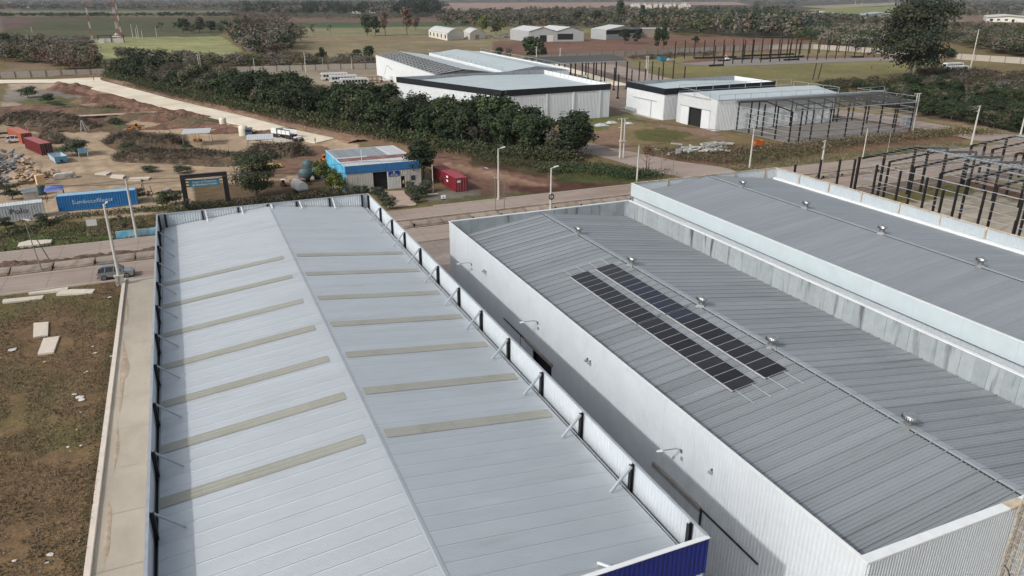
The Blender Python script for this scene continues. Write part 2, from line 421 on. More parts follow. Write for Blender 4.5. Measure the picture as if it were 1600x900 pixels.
    ge = N.new("ShaderNodeNewGeometry")
    def noise(sc, det=5, rough=0.7):
        n = N.new("ShaderNodeTexNoise"); n.inputs["Scale"].default_value = sc; n.inputs["Detail"].default_value = det; n.inputs["Roughness"].default_value = rough
        L.new(ge.outputs["Position"], n.inputs["Vector"]); return n
    def mrange(src, a, b, c, d):
        r = N.new("ShaderNodeMapRange"); r.inputs[1].default_value = a; r.inputs[2].default_value = b; r.inputs[3].default_value = c; r.inputs[4].default_value = d
        L.new(src, r.inputs[0]); return r.outputs[0]
    def mul(p, q):
        k = N.new("ShaderNodeMath"); k.operation = 'MULTIPLY'; L.new(p, k.inputs[0]); L.new(q, k.inputs[1]); return k.outputs[0]
    nf = noise(5.0, 8, 0.8); nm = noise(0.45, 8, 0.75)
    f1 = mrange(nf.outputs["Fac"], 0.3, 0.7, 0.45, 1.55); f2 = mrange(nm.outputs["Fac"], 0.3, 0.7, 0.7, 1.3)
    one = N.new("ShaderNodeMix"); one.data_type = 'FLOAT'; L.new(mrange(at.outputs["Alpha"], 0, 1, 0.35, 1.0), one.inputs[0]); one.inputs[2].default_value = 1.0; L.new(f1, one.inputs[3])
    s = mul(one.outputs[0], f2)
    # dry straw tips and green blades mixed through the grass
    ng = noise(1.7, 8, 0.75)
    mg = N.new("ShaderNodeMix"); mg.data_type = 'RGBA'
    L.new(mul(mrange(ng.outputs["Fac"], 0.5, 0.68, 0.0, 0.5), at.outputs["Alpha"]), mg.inputs[0])
    L.new(at.outputs["Color"], mg.inputs[6]); mg.inputs[7].default_value = (*srgb(138, 112, 70), 1)
    vm = N.new("ShaderNodeVectorMath"); vm.operation = 'SCALE'
    L.new(mg.outputs[2], vm.inputs[0]); L.new(s, vm.inputs["Scale"]); L.new(vm.outputs[0], B.inputs["Base Color"])
    bp = N.new("ShaderNodeBump"); bp.inputs["Distance"].default_value = 0.09; bp.inputs["Strength"].default_value = 0.8
    L.new(nf.outputs["Fac"], bp.inputs["Height"]); L.new(bp.outputs[0], B.inputs["Normal"])
    me.materials.append(m)
    return tag(link("ground", me), kind="structure", label="bare earth, dry grass and far fields around the sheds")
ground = build_ground()

# ------------------------------------------------------------------ roads and paved strips
M_road = mat('dusty_concrete_road', srgb(148, 134, 124), 0.9, 0, 0.10, 0.25, col2=srgb(134, 118, 106), bump=0.004, bscale=8, coord='World', stretch=(0.35, 1.3, 1))
M_track = mat('new_pale_concrete', srgb(214, 204, 184), 0.85, 0, 0.07, 0.12, col2=srgb(198, 186, 164), coord='World')
M_pave = mat('pavement_concrete', srgb(160, 151, 138), 0.9, 0, 0.08, 0.35, col2=srgb(148, 139, 126), bump=0.004, bscale=6, coord='World', stretch=(1, 0.5, 1))
M_kerb = mat('kerb_concrete', srgb(176, 166, 154), 0.85, 0, 0.1, 1.0, coord='World')
M_slabc = mat('shed_floor_concrete', srgb(122, 116, 108), 0.85, 0, 0.1, 0.3, coord='World')
M_yard = mat('yard_concrete', srgb(146, 134, 124), 0.9, 0, 0.12, 0.3, col2=srgb(118, 108, 100), coord='World')

def sheet(name, poly, z, m, label=None, thick=0.0):
    mb = MB()
    n = len(poly)
    mb.add([(p[0], p[1], z) for p in poly], [tuple(range(n))])
    o = mb.build(name, m)
    bm_fix_up(o)
    return tag(o, label, kind='structure')
def bm_fix_up(o):
    me = o.data
    if me.polygons[0].normal.z < 0: me.flip_normals()
def strip_sheet(name, left, right, z, m, label, nx=1):
    """road between two polylines, cut into joint-to-joint bays"""
    mb = MB(); n = len(left)
    vs = [(p[0], p[1], z) for p in left] + [(p[0], p[1], z) for p in right]
    mb.add(vs, [(i, i + 1, n + i + 1, n + i) for i in range(n - 1)])
    o = mb.build(name, m); bm_fix_up(o)
    return tag(o, label, kind='structure')

RY0, RY1, RY2, RY3 = 101.4, 108.0, 113.6, 119.9
sheet("road", [(-400, RY0), (420, RY0), (420, RY1), (-400, RY1)], 0.05, M_road, "near carriageway of the avenue beside the big sheds")
sheet("road", [(-400, RY2), (420, RY2), (420, RY3), (-400, RY3)], 0.05, M_road, "far carriageway of the avenue past the site entrance")
# carriageway joints: narrow tar-filled grooves
mb = MB()
for x in range(-60, 230, 5):
    mb.box(x, x + 0.03, RY0 + 0.05, RY1 - 0.05, 0.051, 0.055); mb.box(x, x + 0.03, RY2 + 0.05, RY3 - 0.05, 0.051, 0.055)
mb.box(-60, 230, 104.7, 104.73, 0.0515, 0.0555)
mb.box(-60, 230, 116.7, 116.73, 0.0515, 0.0555)
tag(mb.build("road_joints", mat('tar_joint', (0.06, 0.055, 0.05), 0.9)), "dark joints across the concrete avenue", kind='structure')
kb = MB()
def kerb(mb, x0, x1, y, w=0.16, h=0.16):
    mb.box(x0, x1, y, y + w, -0.1, h + 0.02)
kerb(kb, -60, -9.9, RY0 - 0.16); kerb(kb, -7.2, 19, RY0 - 0.16, h=0.03); kerb(kb, 60, 420, RY0 - 0.16, h=0.08)
kerb(kb, -60, 27.8, RY3); kerb(kb, 36.5, 78, RY3); kerb(kb, 98, 172, RY3)
kerb(kb, -60, 220, RY1); kerb(kb, -60, 220, RY2 - 0.16)
tag(kb.build("kerb", M_kerb), "pale kerbs along the avenue", kind='structure')
# median soil strips
sheet("median", [(-400, RY1 + 0.16), (420, RY1 + 0.16), (420, RY2 - 0.16), (-400, RY2 - 0.16)], 0.06, mat('median_soil', srgb(96, 72, 60), 0.95, 0, 0.3, 1.2, col2=srgb(122, 104, 86), bump=0.15, coord='World'), "brown soil of the median between the carriageways")

# pavement strip and its raised edge beside the pale shed
def lin(a, b, t): return a + (b - a) * t
def XL(y, x0=-9.94, x1=-10.75): return lin(x0, x1, (y - 40) / 60.0)
mb = MB(); ys = [-30, 0] + [8 + 6 * k for k in range(16)]
for a, b in zip(ys[:-1], ys[1:]):
    mb.quad((XL(a), a, 0.12), (-4.2, a, 0.12), (-4.4, b - 0.03, 0.12), (XL(b), b - 0.03, 0.12))
mb.quad((XL(98), 98, 0.12), (-4.6, 98, 0.12), (-4.6, 101.2, 0.1), (XL(101.2), 101.2, 0.1))
tag(mb.build("pavement", M_pave), "pale concrete pavement between the pale shed and the dry lot", kind='structure')
mb = MB()
mb.add([(XL(-30) - 0.42, -30, -0.1), (XL(-30), -30, -0.1), (XL(101) - 0.0, 101, -0.1), (XL(101) - 0.42, 101, -0.1),
        (XL(-30) - 0.40, -30, 0.36), (XL(-30) - 0.03, -30, 0.36), (XL(101) - 0.03, 101, 0.36), (XL(101) - 0.40, 101, 0.36)],
       [(0, 3, 2, 1), (4, 5, 6, 7), (0, 1, 5, 4), (1, 2, 6, 5), (2, 3, 7, 6), (3, 0, 4, 7)])
tag(mb.build("low_boundary_wall", mat('edge_beam_concrete', srgb(190, 180, 168), 0.85, 0, 0.1, 1.5, bump=0.01)), "long low concrete edge beam between the dry lot and the pavement", "low wall")

# reddish soil washed against the edge beam
def soil_fan(pts, z=.128):
    w = [gp(*q) for q in pts]; c = sum(w, Vector()) / len(w); mb = MB(); n = len(w)
    mb.add([(p.x, p.y, z) for p in w] + [(c.x, c.y, z + .04)], [(i, (i + 1) % n, n) for i in range(n)]); o = mb.build("soil_wash", mat('brown_washed_soil', srgb(146, 130, 112), .95, 0, .2, 1.5, col2=srgb(158, 144, 126), bump=.05, coord='World'))
    if o.data.polygons[0].normal.z < 0: o.data.flip_normals()
    tag(o, "reddish soil washed against the concrete edge beam", kind='structure')
soil_fan(((193, 530), (200, 560), (204, 575), (200, 590), (194, 596), (191, 612), (190, 640), (186, 650), (188, 590)))
soil_fan(((184, 655), (188, 700), (181, 730), (178, 745), (180, 700)))
soil_fan(((170, 780), (176, 800), (172, 860), (163, 890), (160, 897), (163, 850)))
soil_fan(((198, 462), (202, 480), (200, 505), (196, 512), (197, 480)))

# pale new concrete track through the site, in cast bays
tl = [gp(*q) for q in ((76, 126), (103.5, 129.5), (180, 147), (225, 161.6), (281, 174), (337.5, 187), (374, 195.7), (403, 203), (430, 209.5), (464, 218), (494, 224))]
tr = [gp(*q) for q in ((150, 121.5), (160, 126.5), (225, 143.6), (270, 156), (320, 168), (360, 177.4), (395, 185.8), (430, 195), (455, 202), (486, 209), (524, 217))]
def resample(pl, n):
    d = [0]
    for a, b in zip(pl[:-1], pl[1:]): d.append(d[-1] + (b - a).length)
    out = []
    for k in range(n + 1):
        s = d[-1] * k / n; i = 0
        while i < len(d) - 2 and d[i + 1] < s: i += 1
        out.append(pl[i].lerp(pl[i + 1], (s - d[i]) / (d[i + 1] - d[i])))
    return out
L_, R_ = resample(tl, 60), resample(tr, 60)
mb = MB()
for k in range(60):
    a0, a1, b0, b1 = L_[k], L_[k + 1].lerp(L_[k], 0.015), R_[k], R_[k + 1].lerp(R_[k], 0.015)
    m0 = a0.lerp(b0, 0.5); m1 = a1.lerp(b1, 0.5); g = 0.006
    h = 0.17 + 0.02 * ((k * 7) % 3) / 3
    for p, q, r, s in ((a0, m0.lerp(a0, g), m1.lerp(a1, g), a1), (m0.lerp(b0, g), b0, b1, m1.lerp(b1, g))):
        mb.add([(p.x, p.y, -.3), (q.x, q.y, -.3), (r.x, r.y, -.3), (s.x, s.y, -.3), (p.x, p.y, h), (q.x, q.y, h), (r.x, r.y, h), (s.x, s.y, h)],
               [(4, 7, 6, 5), (0, 4, 5, 1), (1, 5, 6, 2), (2, 6, 7, 3), (3, 7, 4, 0)])
tag(mb.build("concrete_track", M_track), "pale new concrete road running beside the dark tree belt", kind='structure')
arm = [gp(-200, 127.5), gp(80, 124.5), gp(157, 121.2), gp(157, 125.5), gp(104, 129.8), gp(-200, 133)]
sheet("concrete_track_arm", [(p.x, p.y) for p in arm], 0.16, M_track, "pale concrete road along the far boundary wall")
sheet("driveway", P((590, 299.5), (631, 298), (633, 303), (651, 319), (649, 321.5), (606, 326), (600, 312)), 0.07, mat('driveway_concrete', srgb(166, 146, 130), 0.9, 0, 0.08, 0.5, coord='World'), "concrete driveway in front of the blue workshop")
sheet("gravel_pad", P((380, 213), (412, 209.5), (436, 214), (462, 221), (442, 223), (400, 219)), 0.05, mat('grey_gravel', srgb(176, 168, 158), 0.95, 0, 0.15, 2, bump=0.03, coord='World'), "grey gravel pad beside the pale road")
sheet("site_path", P((70, 183.5), (200, 177.5), (262, 174.5), (262, 176.5), (200, 180), (72, 186)), 0.28, mat('pinkish_path', srgb(170, 146, 132), 0.9, 0, 0.1, 0.5, coord='World'), "narrow pale path between earth heaps")
# side roads on the right
sheet("side_road", [tuple(p[:2]) for p in (gp(905, 221), gp(935, 226), gp(960, 232), gp(1000, 240), gp(1060, 252), gp(1140, 263), gp(1150, 268), gp(1110, 281), gp(1060, 276), gp(1025, 269), gp(1000, 263), gp(960, 251), gp(930, 243), gp(890, 234), gp(860, 226), gp(880, 220))], 0.03, M_road, "side road curving out of the avenue past the tree belt")
sheet("side_road", P((1060, 60), (1280, 84), (1292, 170), (1345, 176), (1420, 186.5), (1480, 196.5), (1540, 207.5), (1640, 214), (1660, 222), (1600, 227), (1520, 219), (1470, 207.5), (1420, 198.5), (1370, 190), (1300, 180), (1285, 176), (1270, 90))[2:15], 0.03, M_road, "side road leaving the avenue behind the open steel frame")
sheet("concrete_strip", P((845, 99), (862, 98), (985, 133), (960, 134)), 0.03, M_track, "pale concrete strip behind the black trimmed shed")
sheet("concrete_strip", P((905, 100), (960, 101), (1060, 126), (1000, 128)), 0.03, M_road, "grey concrete yard behind the black trimmed shed")
sheet("concrete_floor", [(135, 140.5), (180, 140.5), (180, 165.2), (135, 165.2)], 0.12, M_slabc, "concrete floor under the open steel frame")
sheet("concrete_floor", P((1060, 100), (1160, 92), (1400, 90), (1400, 95), (1320, 97), (1190, 102), (1120, 104)), 0.1, M_slabc, "concrete floor under the far steel columns")
sheet("yard", [(-4.4, -40), (82, -40), (82, 101.2), (-4.6, 101.2)], 0.03, M_yard, "concrete yard between the big sheds")
sheet("apron_path", [(126.2, 186), (127.9, 186), (128.2, 209), (126.6, 209)], 0.05, M_pave, "narrow concrete path beside the white shed")
# median slabs
med = thing("median_barrier", "long row of low concrete slabs along the soil median", "barrier", (-60, 110.3, 0))
for k in range(56):
    mb = MB(); j = random.Random(k); dy = j.uniform(-.12, .12); t = j.uniform(-.05, .05)
    mb.add([(0.08, -1.0 + dy, 0), (4.86, -1.0 + dy + t, 0), (4.86, 0.95 + dy + t, 0), (0.08, 0.95 + dy, 0), (0.08, -0.95 + dy, 0.28), (4.86, -0.95 + dy + t, 0.26), (4.86, 0.9 + dy + t, 0.5), (0.08, 0.9 + dy, 0.5)],
           [(4, 5, 6, 7), (0, 1, 5, 4), (1, 2, 6, 5), (2, 3, 7, 6), (3, 0, 4, 7)])
    mb.box(0.1, 4.8, -1.5 + dy, -1.0 + dy, 0, 0.16)
    o = mb.build("slab", mat('median_slab_concrete', srgb(142, 132, 120), 0.9, 0, 0.2, 0.8, col2=srgb(118, 104, 92), rnd=0.12), med); o.location = (5 * k, 0, 0)
    if k % 3 != 1:
        link("gap_post", MB().box(-0.14, 0.1, -1.05, -0.8, 0, 0.55).mesh("gap_post", M_dark), med).location = (5 * k, 0, 0)

# ------------------------------------------------------------------ the three big sheds
def M_cor(name, col, **k):
    return mat(name, col, k.pop('rough', 0.45), k.pop('metal', 0.1), k.pop('var', 0.05), k.pop('scale', 0.7), **k)
M_r1 = mat('pale_zinc_roof', (0.61, 0.645, 0.665), 0.66, 0.95, 0.04, 0.9, rnd=0.02, stretch=(0.3, 1, 1), bump=0.004, bscale=2.5, coord='World', dirt=((0.5, 0.52, 0.50), 0.57, (0.12, 0.9, 1), 0.35))
M_r2 = mat('grey_zinc_roof', (0.33, 0.355, 0.37), 0.6, 0.5, 0.05, 0.9, rnd=0.09, stretch=(0.06, 1.9, 1), bump=0.004, bscale=3, coord='World', dirt=((0.19, 0.185, 0.185), 0.58, (0.07, 1.3, 1), 0.3))
M_r3 = mat('smooth_grey_roof', (0.315, 0.34, 0.36), 0.6, 0.5, 0.07, 0.8, rnd=0.035, stretch=(0.08, 1.5, 1), coord='World')
M_sky = mat('fibreglass_skylight', (0.41, 0.405, 0.35), 0.6, 0.55, 0.05, 1.5, rnd=0.04, dirt=((0.36, 0.355, 0.27), 0.55, (0.6, 0.6, 1)))
M_w1 = M_cor('white_ribbed_cladding', (0.64, 0.68, 0.715), dirt=((0.46, 0.48, 0.49), 0.6, (1.2, 0.8, 0.08), 0.35))
M_w2 = M_cor('silver_ribbed_cladding', (0.52, 0.56, 0.585), dirt=((0.44, 0.46, 0.47), 0.6, (1.0, 1.0, 0.08), 0.3))
M_w3 = M_cor('white_fascia', (0.50, 0.575, 0.60), rough=0.55, dirt=((0.55, 0.6, 0.6), 0.62, (0.8, 0.35, 0.15), 0.5))
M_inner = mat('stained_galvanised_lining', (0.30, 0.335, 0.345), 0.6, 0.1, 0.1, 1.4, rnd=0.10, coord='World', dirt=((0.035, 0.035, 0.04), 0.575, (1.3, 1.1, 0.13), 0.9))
M_coping = mat('pale_coping', (0.68, 0.70, 0.70), 0.5, 0.05, 0.08, 1.2)
M_blue = mat('blue_ribbed_fascia', (0.006, 0.018, 0.16), 0.35, 0.1, 0.06, 0.8, dirt=((0.02, 0.05, 0.2), 0.62, (0.8, 0.8, 0.2), 0.4))
M_rust = mat('rusty_cream_paint', (0.50, 0.44, 0.34), 0.7, 0.0, 0.15, 3.0, col2=(0.36, 0.25, 0.15))
M_capd = mat('ridge_flashing', (0.33, 0.36, 0.38), 0.45, 0.3, 0.08, 1.2, rnd=0.05)
M_seal = mat('black_sealant', (0.03, 0.03, 0.035), 0.8)

def sheet_mesh(name, L, W, slope, sgn, ribs, rw, rh, m, seam=0.035, x0=0.0):
    """one roof sheet: ridge edge at x0, falling away along sgn*x, ribs run down the slope"""
    mb = MB(); pts = [(0, seam), (0.035, seam), (0.05, 0)]
    for k in range(1, ribs):
        c = W * k / ribs
        pts += [(c - rw * 0.5, 0), (c - rw * 0.28, rh), (c + rw * 0.28, rh), (c + rw * 0.5, 0)]
    pts += [(W - 0.05, 0), (W - 0.035, seam), (W + 0.02, seam * 1.02 + 0.002)]
    n = len(pts); vs = []
    for x in (x0, L):
        for y, z in pts: vs.append((sgn * x, y, z - slope * x))
    fs = [(k, k + 1, n + k + 1, n + k) if sgn < 0 else (k, n + k, n + k + 1, k + 1) for k in range(n - 1)]
    mb.add(vs, fs)
    return mb.mesh(name, m)

# ---- shed 1: pale roof with skylight strips, blue fascia
S1 = thing("warehouse", "big shed with pale roof, beige skylight strips and blue fascia beside the pavement", "warehouse", (6.9, 20.5, 0))
Y0, Y1, ZT, ZR, ZE = 20.5, 86.1, 12.0, 11.72, 10.5
def b1x(y, far, near): return near + (far - near) * (y - Y0) / (Y1 - Y0)
def WL(y): return b1x(y, -5.0, -4.38)
def RX(y): return b1x(y, 6.58, 6.9)
WR = 18.1
HW = 11.1; sl1 = (ZR - ZE) / HW
meL = sheet_mesh("roof_sheet", HW, 1.038, sl1, -1, 11, 0.055, 0.007, M_r1, seam=0.016)
meR = sheet_mesh("roof_sheet", HW - 0.35, 1.038, sl1, 1, 11, 0.055, 0.007, M_r1, seam=0.016)
for sg in (-1, 1):
    mb = MB(); mb.add([(RX(Y0), Y0 + .1, ZR - .07), (RX(Y1), Y1 - .1, ZR - .07), (RX(Y1) + sg * 10.6, Y1 - .1, ZR - .07 - sl1 * 10.6), (RX(Y0) + sg * 10.6, Y0 + .1, ZR - .07 - sl1 * 10.6)], [(0, 1, 2, 3) if sg < 0 else (0, 3, 2, 1)]); mb.build("roof_underlay", M_galvd, S1, world=True)
n1 = 61; dy = (Y1 - 0.12 - Y0 - 0.1) / n1
skyY = [67.3, 61.9, 55.9, 50.4, 45.0, 39.7, 34.6]
for k in range(n1):
    y = Y0 + 0.1 + k * dy
    link("roof_sheet", meL, S1, (RX(y) - 6.9, y - 20.5, ZR)); link("roof_sheet", meR, S1, (RX(y) - 6.9, y - 20.5, ZR))
for sgn in (-1, 1):
    segs = 5; a0, a1 = (0.75, HW - 0.02) if sgn < 0 else (0.42, HW - 0.6)
    sm = []
    for q in range(segs):
        xa = a0 + (a1 - a0) * q / segs + 0.012; xb = a0 + (a1 - a0) * (q + 1) / segs
        mb = MB(); W = 0.92; pts = [(0, 0.03), (0.04, 0.04), (0.27, 0.04), (0.30, 0.055), (0.33, 0.04), (0.59, 0.04), (0.62, 0.055), (0.65, 0.04), (W - 0.04, 0.04), (W, 0.03)]
        n = len(pts); vs = []
        for x, dz in ((xa, 0.004), (xb, 0)):
            for yy, z in pts: vs.append((sgn * x, yy - W / 2, z - sl1 * x + dz))
        mb.add(vs, [(i, i + 1, n + i + 1, n + i) if sgn < 0 else (i, n + i, n + i + 1, i + 1) for i in range(n - 1)])
        sm.append(mb.mesh("skylight", M_sky))
    for y in skyY:
        for me in sm: link("skylight", me, S1, (RX(y) - 6.9, y - 20.5, ZR))
# ridge cap in lengths
for k in range(22):
    ya = Y0 + 0.1 + k * 2.97; yb = min(ya + 2.99, Y1 - 0.1)
    mb = MB()
    for sg, w in ((-1, 0.10), (1, 0.16)):
        mb.add([(RX(ya), ya, ZR + 0.05), (RX(yb), yb, ZR + 0.045), (RX(yb) + sg * w, yb, ZR + 0.032 - sl1 * w), (RX(ya) + sg * w, ya, ZR + 0.037 - sl1 * w)], [(0, 1, 2, 3) if sg < 0 else (0, 3, 2, 1)])
    mb.build("ridge_cap", M_r1, S1, world=True)
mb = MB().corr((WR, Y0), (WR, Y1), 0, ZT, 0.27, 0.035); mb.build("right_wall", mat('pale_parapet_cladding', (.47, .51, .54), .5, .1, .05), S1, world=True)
mb = MB().corr((WL(Y1), Y1), (WL(Y0), Y0), 0, ZT, 0.27, 0.035); mb.build("left_wall", M_w1, S1, world=True)
mb = MB().corr((WR, Y1), (WL(Y1), Y1), 0, ZT, 0.27, 0.035); mb.build("front_wall", M_w2, S1, world=True)
mb = MB().corr((WL(Y0), Y0 + 0.02), (WR, Y0 + 0.02), 0, 10.1, 0.27, 0.035); mb.build("back_wall", M_w1, S1, world=True)
mb = MB().corr((WL(Y0) - 0.05, Y0 - 0.06), (WR + 0.05, Y0 - 0.06), 10.08, ZT, 0.24, 0.045)
mb.build("blue_fascia", M_blue, S1, world=True)
MB().box(WL(Y0) - 0.06, WR + 0.06, Y0 - 0.14, Y0 + 0.08, ZT, ZT + 0.04).build("fascia_coping", M_coping, S1, world=True)
MB().box(WL(Y0), WR, Y0 - 0.04, Y0 + 0.01, 10.04, 10.09).build("fascia_soffit", M_black, S1, world=True)
# copings
mb = MB(); mb.add([(WR - 0.06, Y0, ZT), (WR + 0.07, Y0, ZT), (WR + 0.07, Y1 + 0.06, ZT), (WR - 0.06, Y1 + 0.06, ZT), (WR - 0.06, Y0, ZT + 0.07), (WR + 0.07, Y0, ZT + 0.07), (WR + 0.07, Y1 + 0.06, ZT + 0.07), (WR - 0.06, Y1 + 0.06, ZT + 0.07)],
   [(0, 3, 2, 1), (4, 5, 6, 7), (0, 1, 5, 4), (1, 2, 6, 5), (2, 3, 7, 6), (3, 0, 4, 7)]); mb.build("right_coping", M_galv, S1, world=True)
mb = MB(); mb.beam((WL(Y0), Y0 + 0.1, ZT + 0.03), (WL(Y1), Y1, ZT + 0.03), 0.15, 0.07); mb.build("left_coping", M_galv, S1, world=True)
mb = MB(); mb.beam((WL(Y1), Y1, ZT + 0.032), (WR - 0.07, Y1, ZT + 0.032), 0.14, 0.07); mb.build("front_coping", M_galv, S1, world=True)
# gutters: right and left troughs, black floor strips paint the shade of the gaps
mb = MB()
mb.box(17.42, 17.46, Y0 + 0.15, Y1 - 0.15, 10.2, 10.46); mb.box(17.46, 17.76, Y0 + 0.15, Y1 - 0.15, 10.3, 10.36); mb.box(17.76, 17.80, Y0 + 0.15, Y1 - 0.15, 10.2, 10.5)
for k in range(22): mb.box(17.43, 17.79, Y0 + 0.4 + 3 * k, Y0 + 0.45 + 3 * k, 10.44, 10.48)
mb.build("right_gutter", M_galv, S1, world=True)
MB().box(17.1, 18.05, Y0 + 0.1, Y1 - 0.1, 10.02, 10.06).build("gutter_board", M_black, S1, world=True)
mb = MB(); mb.beam((WL(Y0) + 0.32, Y0 + 0.15, 10.32), (WL(Y1) + 0.32, Y1 - 0.15, 10.32), 0.28, 0.22); mb.build("left_gutter", M_galvd, S1, world=True)
mb = MB(); mb.beam((WL(Y0) + 0.4, Y0 + 0.1, 10.12), (WL(Y1) + 0.4, Y1 - 0.1, 10.12), 0.75, 0.05); mb.build("gutter_board", M_black, S1, world=True)
postY = [21.6, 26.5, 31.9, 37.2, 42.6, 47.9, 53.0, 58.6, 64.0, 69.5, 74.5, 79.6, 85.6]
def ipost(mb, x, y, z0, z1, w=0.2, along='y'):
    if along == 'y':
        mb.box(x - w / 2, x + w / 2, y - 0.012, y + 0.012, z0, z1); mb.box(x - w / 2, x - w / 2 + 0.02, y - w / 2, y + w / 2, z0, z1); mb.box(x + w / 2 - 0.02, x + w / 2, y - w / 2, y + w / 2, z0, z1)
    else:
        mb.box(x - 0.012, x + 0.012, y - w / 2, y + w / 2, z0, z1); mb.box(x - w / 2, x + w / 2, y - w / 2, y - w / 2 + 0.02, z0, z1); mb.box(x - w / 2, x + w / 2, y + w / 2 - 0.02, y + w / 2, z0, z1)
for i, y in enumerate(postY):
    mb = MB(); ipost(mb, WR - 0.13, y, 10.06, ZT - 0.05); mb.build("parapet_post", M_black, S1, world=True)
    mb = MB(); ipost(mb, WL(y) + 0.15, y, 10.14, ZT - 0.02); mb.build("parapet_post", M_black, S1, world=True)
    if 0 < i < 12:
        zf = ZR - sl1 * (16.72 - RX(y)) + 0.06
        MB().beam((WR - 0.25, y - 0.14, ZT - 0.06), (16.72, y - 0.14, zf), 0.13).build("brace", M_galv, S1, world=True)
    if i < 12:
        xf = WL(y) + 1.42; zf = ZR - sl1 * (RX(y) - xf) + 0.06
        MB().beam((WL(y) + 0.02, y + 0.1, ZT + 0.02), (xf, y + 0.1, zf), 0.09).build("brace", M_galv, S1, world=True)
for x in (-4.24, -0.47, 3.29, 6.5, 9.71, 13.48, 17.3):
    mb = MB(); ipost(mb, x, Y1 - 0.15, 10.2, ZT - 0.02, along='x'); mb.build("parapet_post", M_black, S1, world=True)
    if -4 < x < 17:
        MB().beam((x + 0.33, Y1 - 0.1, ZT - 0.05), (x + 0.42, Y1 - 1.25, ZR - sl1 * abs(x - RX(Y1)) + 0.05), 0.10).build("brace", M_coping, S1, world=True)
for x in (1.5, 13.37):
    MB().beam((x, Y0 + 0.05, ZT - 0.06), (x + 0.1, Y0 + 1.4, ZR - sl1 * abs(x - RX(Y0)) + 0.05), 0.10).build("brace", M_coping, S1, world=True)

# ---- shed 2: grey roof with solar panels
S2 = thing("warehouse", "big white shed with grey ribbed roof carrying two rows of solar panels", "warehouse", (37.4, 18.07, 0))
X20, X21, YA, YB, Z2, R2, E2 = 25.4, 49.4, 18.07, 77.6, 10.0, 9.6, 7.9
RX2 = 37.35; HW2 = 11.85; sl2 = (R2 - E2) / 12
meL2 = sheet_mesh("roof_sheet", HW2, 1.0, sl2, -1, 4, 0.12, 0.05, M_r2, seam=0.10, x0=0.02)
meR2 = sheet_mesh("roof_sheet", HW2, 1.0, sl2, 1, 4, 0.12, 0.05, M_r2, seam=0.10, x0=0.02)
n2 = 59; d2 = (YB - YA - 0.24) / n2
for k in range(n2):
    for me in (meL2, meR2): link("roof_sheet", me, S2, (RX2 - 37.4, 0.12 + k * d2, R2)).scale = (1, d2, 1)
for k in range(20):
    ya = YA + 0.12 + k * 2.97; yb = ya + 2.98; mb = MB()
    for sg, w in ((-1, 0.12), (1, 0.62)):
        mb.add([(RX2, ya, R2 + 0.10), (RX2, yb, R2 + 0.095), (RX2 + sg * w, yb, R2 + 0.062 - sl2 * w), (RX2 + sg * w, ya, R2 + 0.066 - sl2 * w)], [(0, 1, 2, 3) if sg < 0 else (0, 3, 2, 1)])
    mb.build("ridge_cap", M_capd, S2, world=True)
MB().box(RX2 - 0.19, RX2 - 0.13, YA + 0.15, YB - 0.15, R2 - 0.03, R2 + 0.06).build("ridge_joint", M_seal, S2, world=True)
mb = MB(); mb.corr((X20, YB), (X20, 54.4), 0, Z2, 0.27, 0.022, 0.4); mb.corr((X20, 54.4), (X20, 50.6), 4.45, Z2, 0.27, 0.022, 0.4); mb.corr((X20, 50.6), (X20, YA), 0, Z2, 0.27, 0.022, 0.4)
mb.build("left_wall", M_w1, S2, world=True)
mb = MB().corr((X21, YA), (X21, YB), 0, Z2 - 0.02, 0.27, 0.03); mb.build("right_wall", M_w1, S2, world=True)
mb = MB().corr((X21, YB), (X20, YB), 0, Z2 - 0.02, 0.27, 0.03); mb.build("front_wall", M_w1, S2, world=True)
mb = MB().corr((X20, YA), (X21, YA), 0, Z2 - 0.02, 0.19, 0.085, 0.5); mb.build("back_wall", M_w2, S2, world=True)
def coping(p, q, w, h, m, par, z, name="coping", n=1):
    p = Vector((*p, z)); q = Vector((*q, z))
    for k in range(n):
        a = p.lerp(q, k / n); b = p.lerp(q, (k + 0.998) / n)
        MB().beam(a, b, w, h).build(name, m, par, world=True)
coping((X20, YA + 0.42), (X20, YB + 0.1), 0.14, 0.08, M_coping, S2, Z2 + 0.02, n=10)
coping((X21 + 0.02, YA + 0.42), (X21 + 0.02, YB + 0.1), 0.3, 0.08, M_coping, S2, Z2 + 0.02, n=10)
coping((X20 + 0.18, YB), (X21 - 0.14, YB), 0.24, 0.08, M_coping, S2, Z2 + 0.021, n=4)
coping((X20 - 0.1, YA + 0.16), (35.0, YA + 0.16), 0.5, 0.1, M_coping, S2, Z2 + 0.022, n=3)
coping((35.0, YA + 0.16), (36.2, YA + 0.16), 0.52, 0.11, M_rust, S2, Z2 + 0.022)
coping((36.2, YA + 0.16), (X21 + 0.1, YA + 0.16), 0.5, 0.1, M_coping, S2, Z2 + 0.022, n=3)
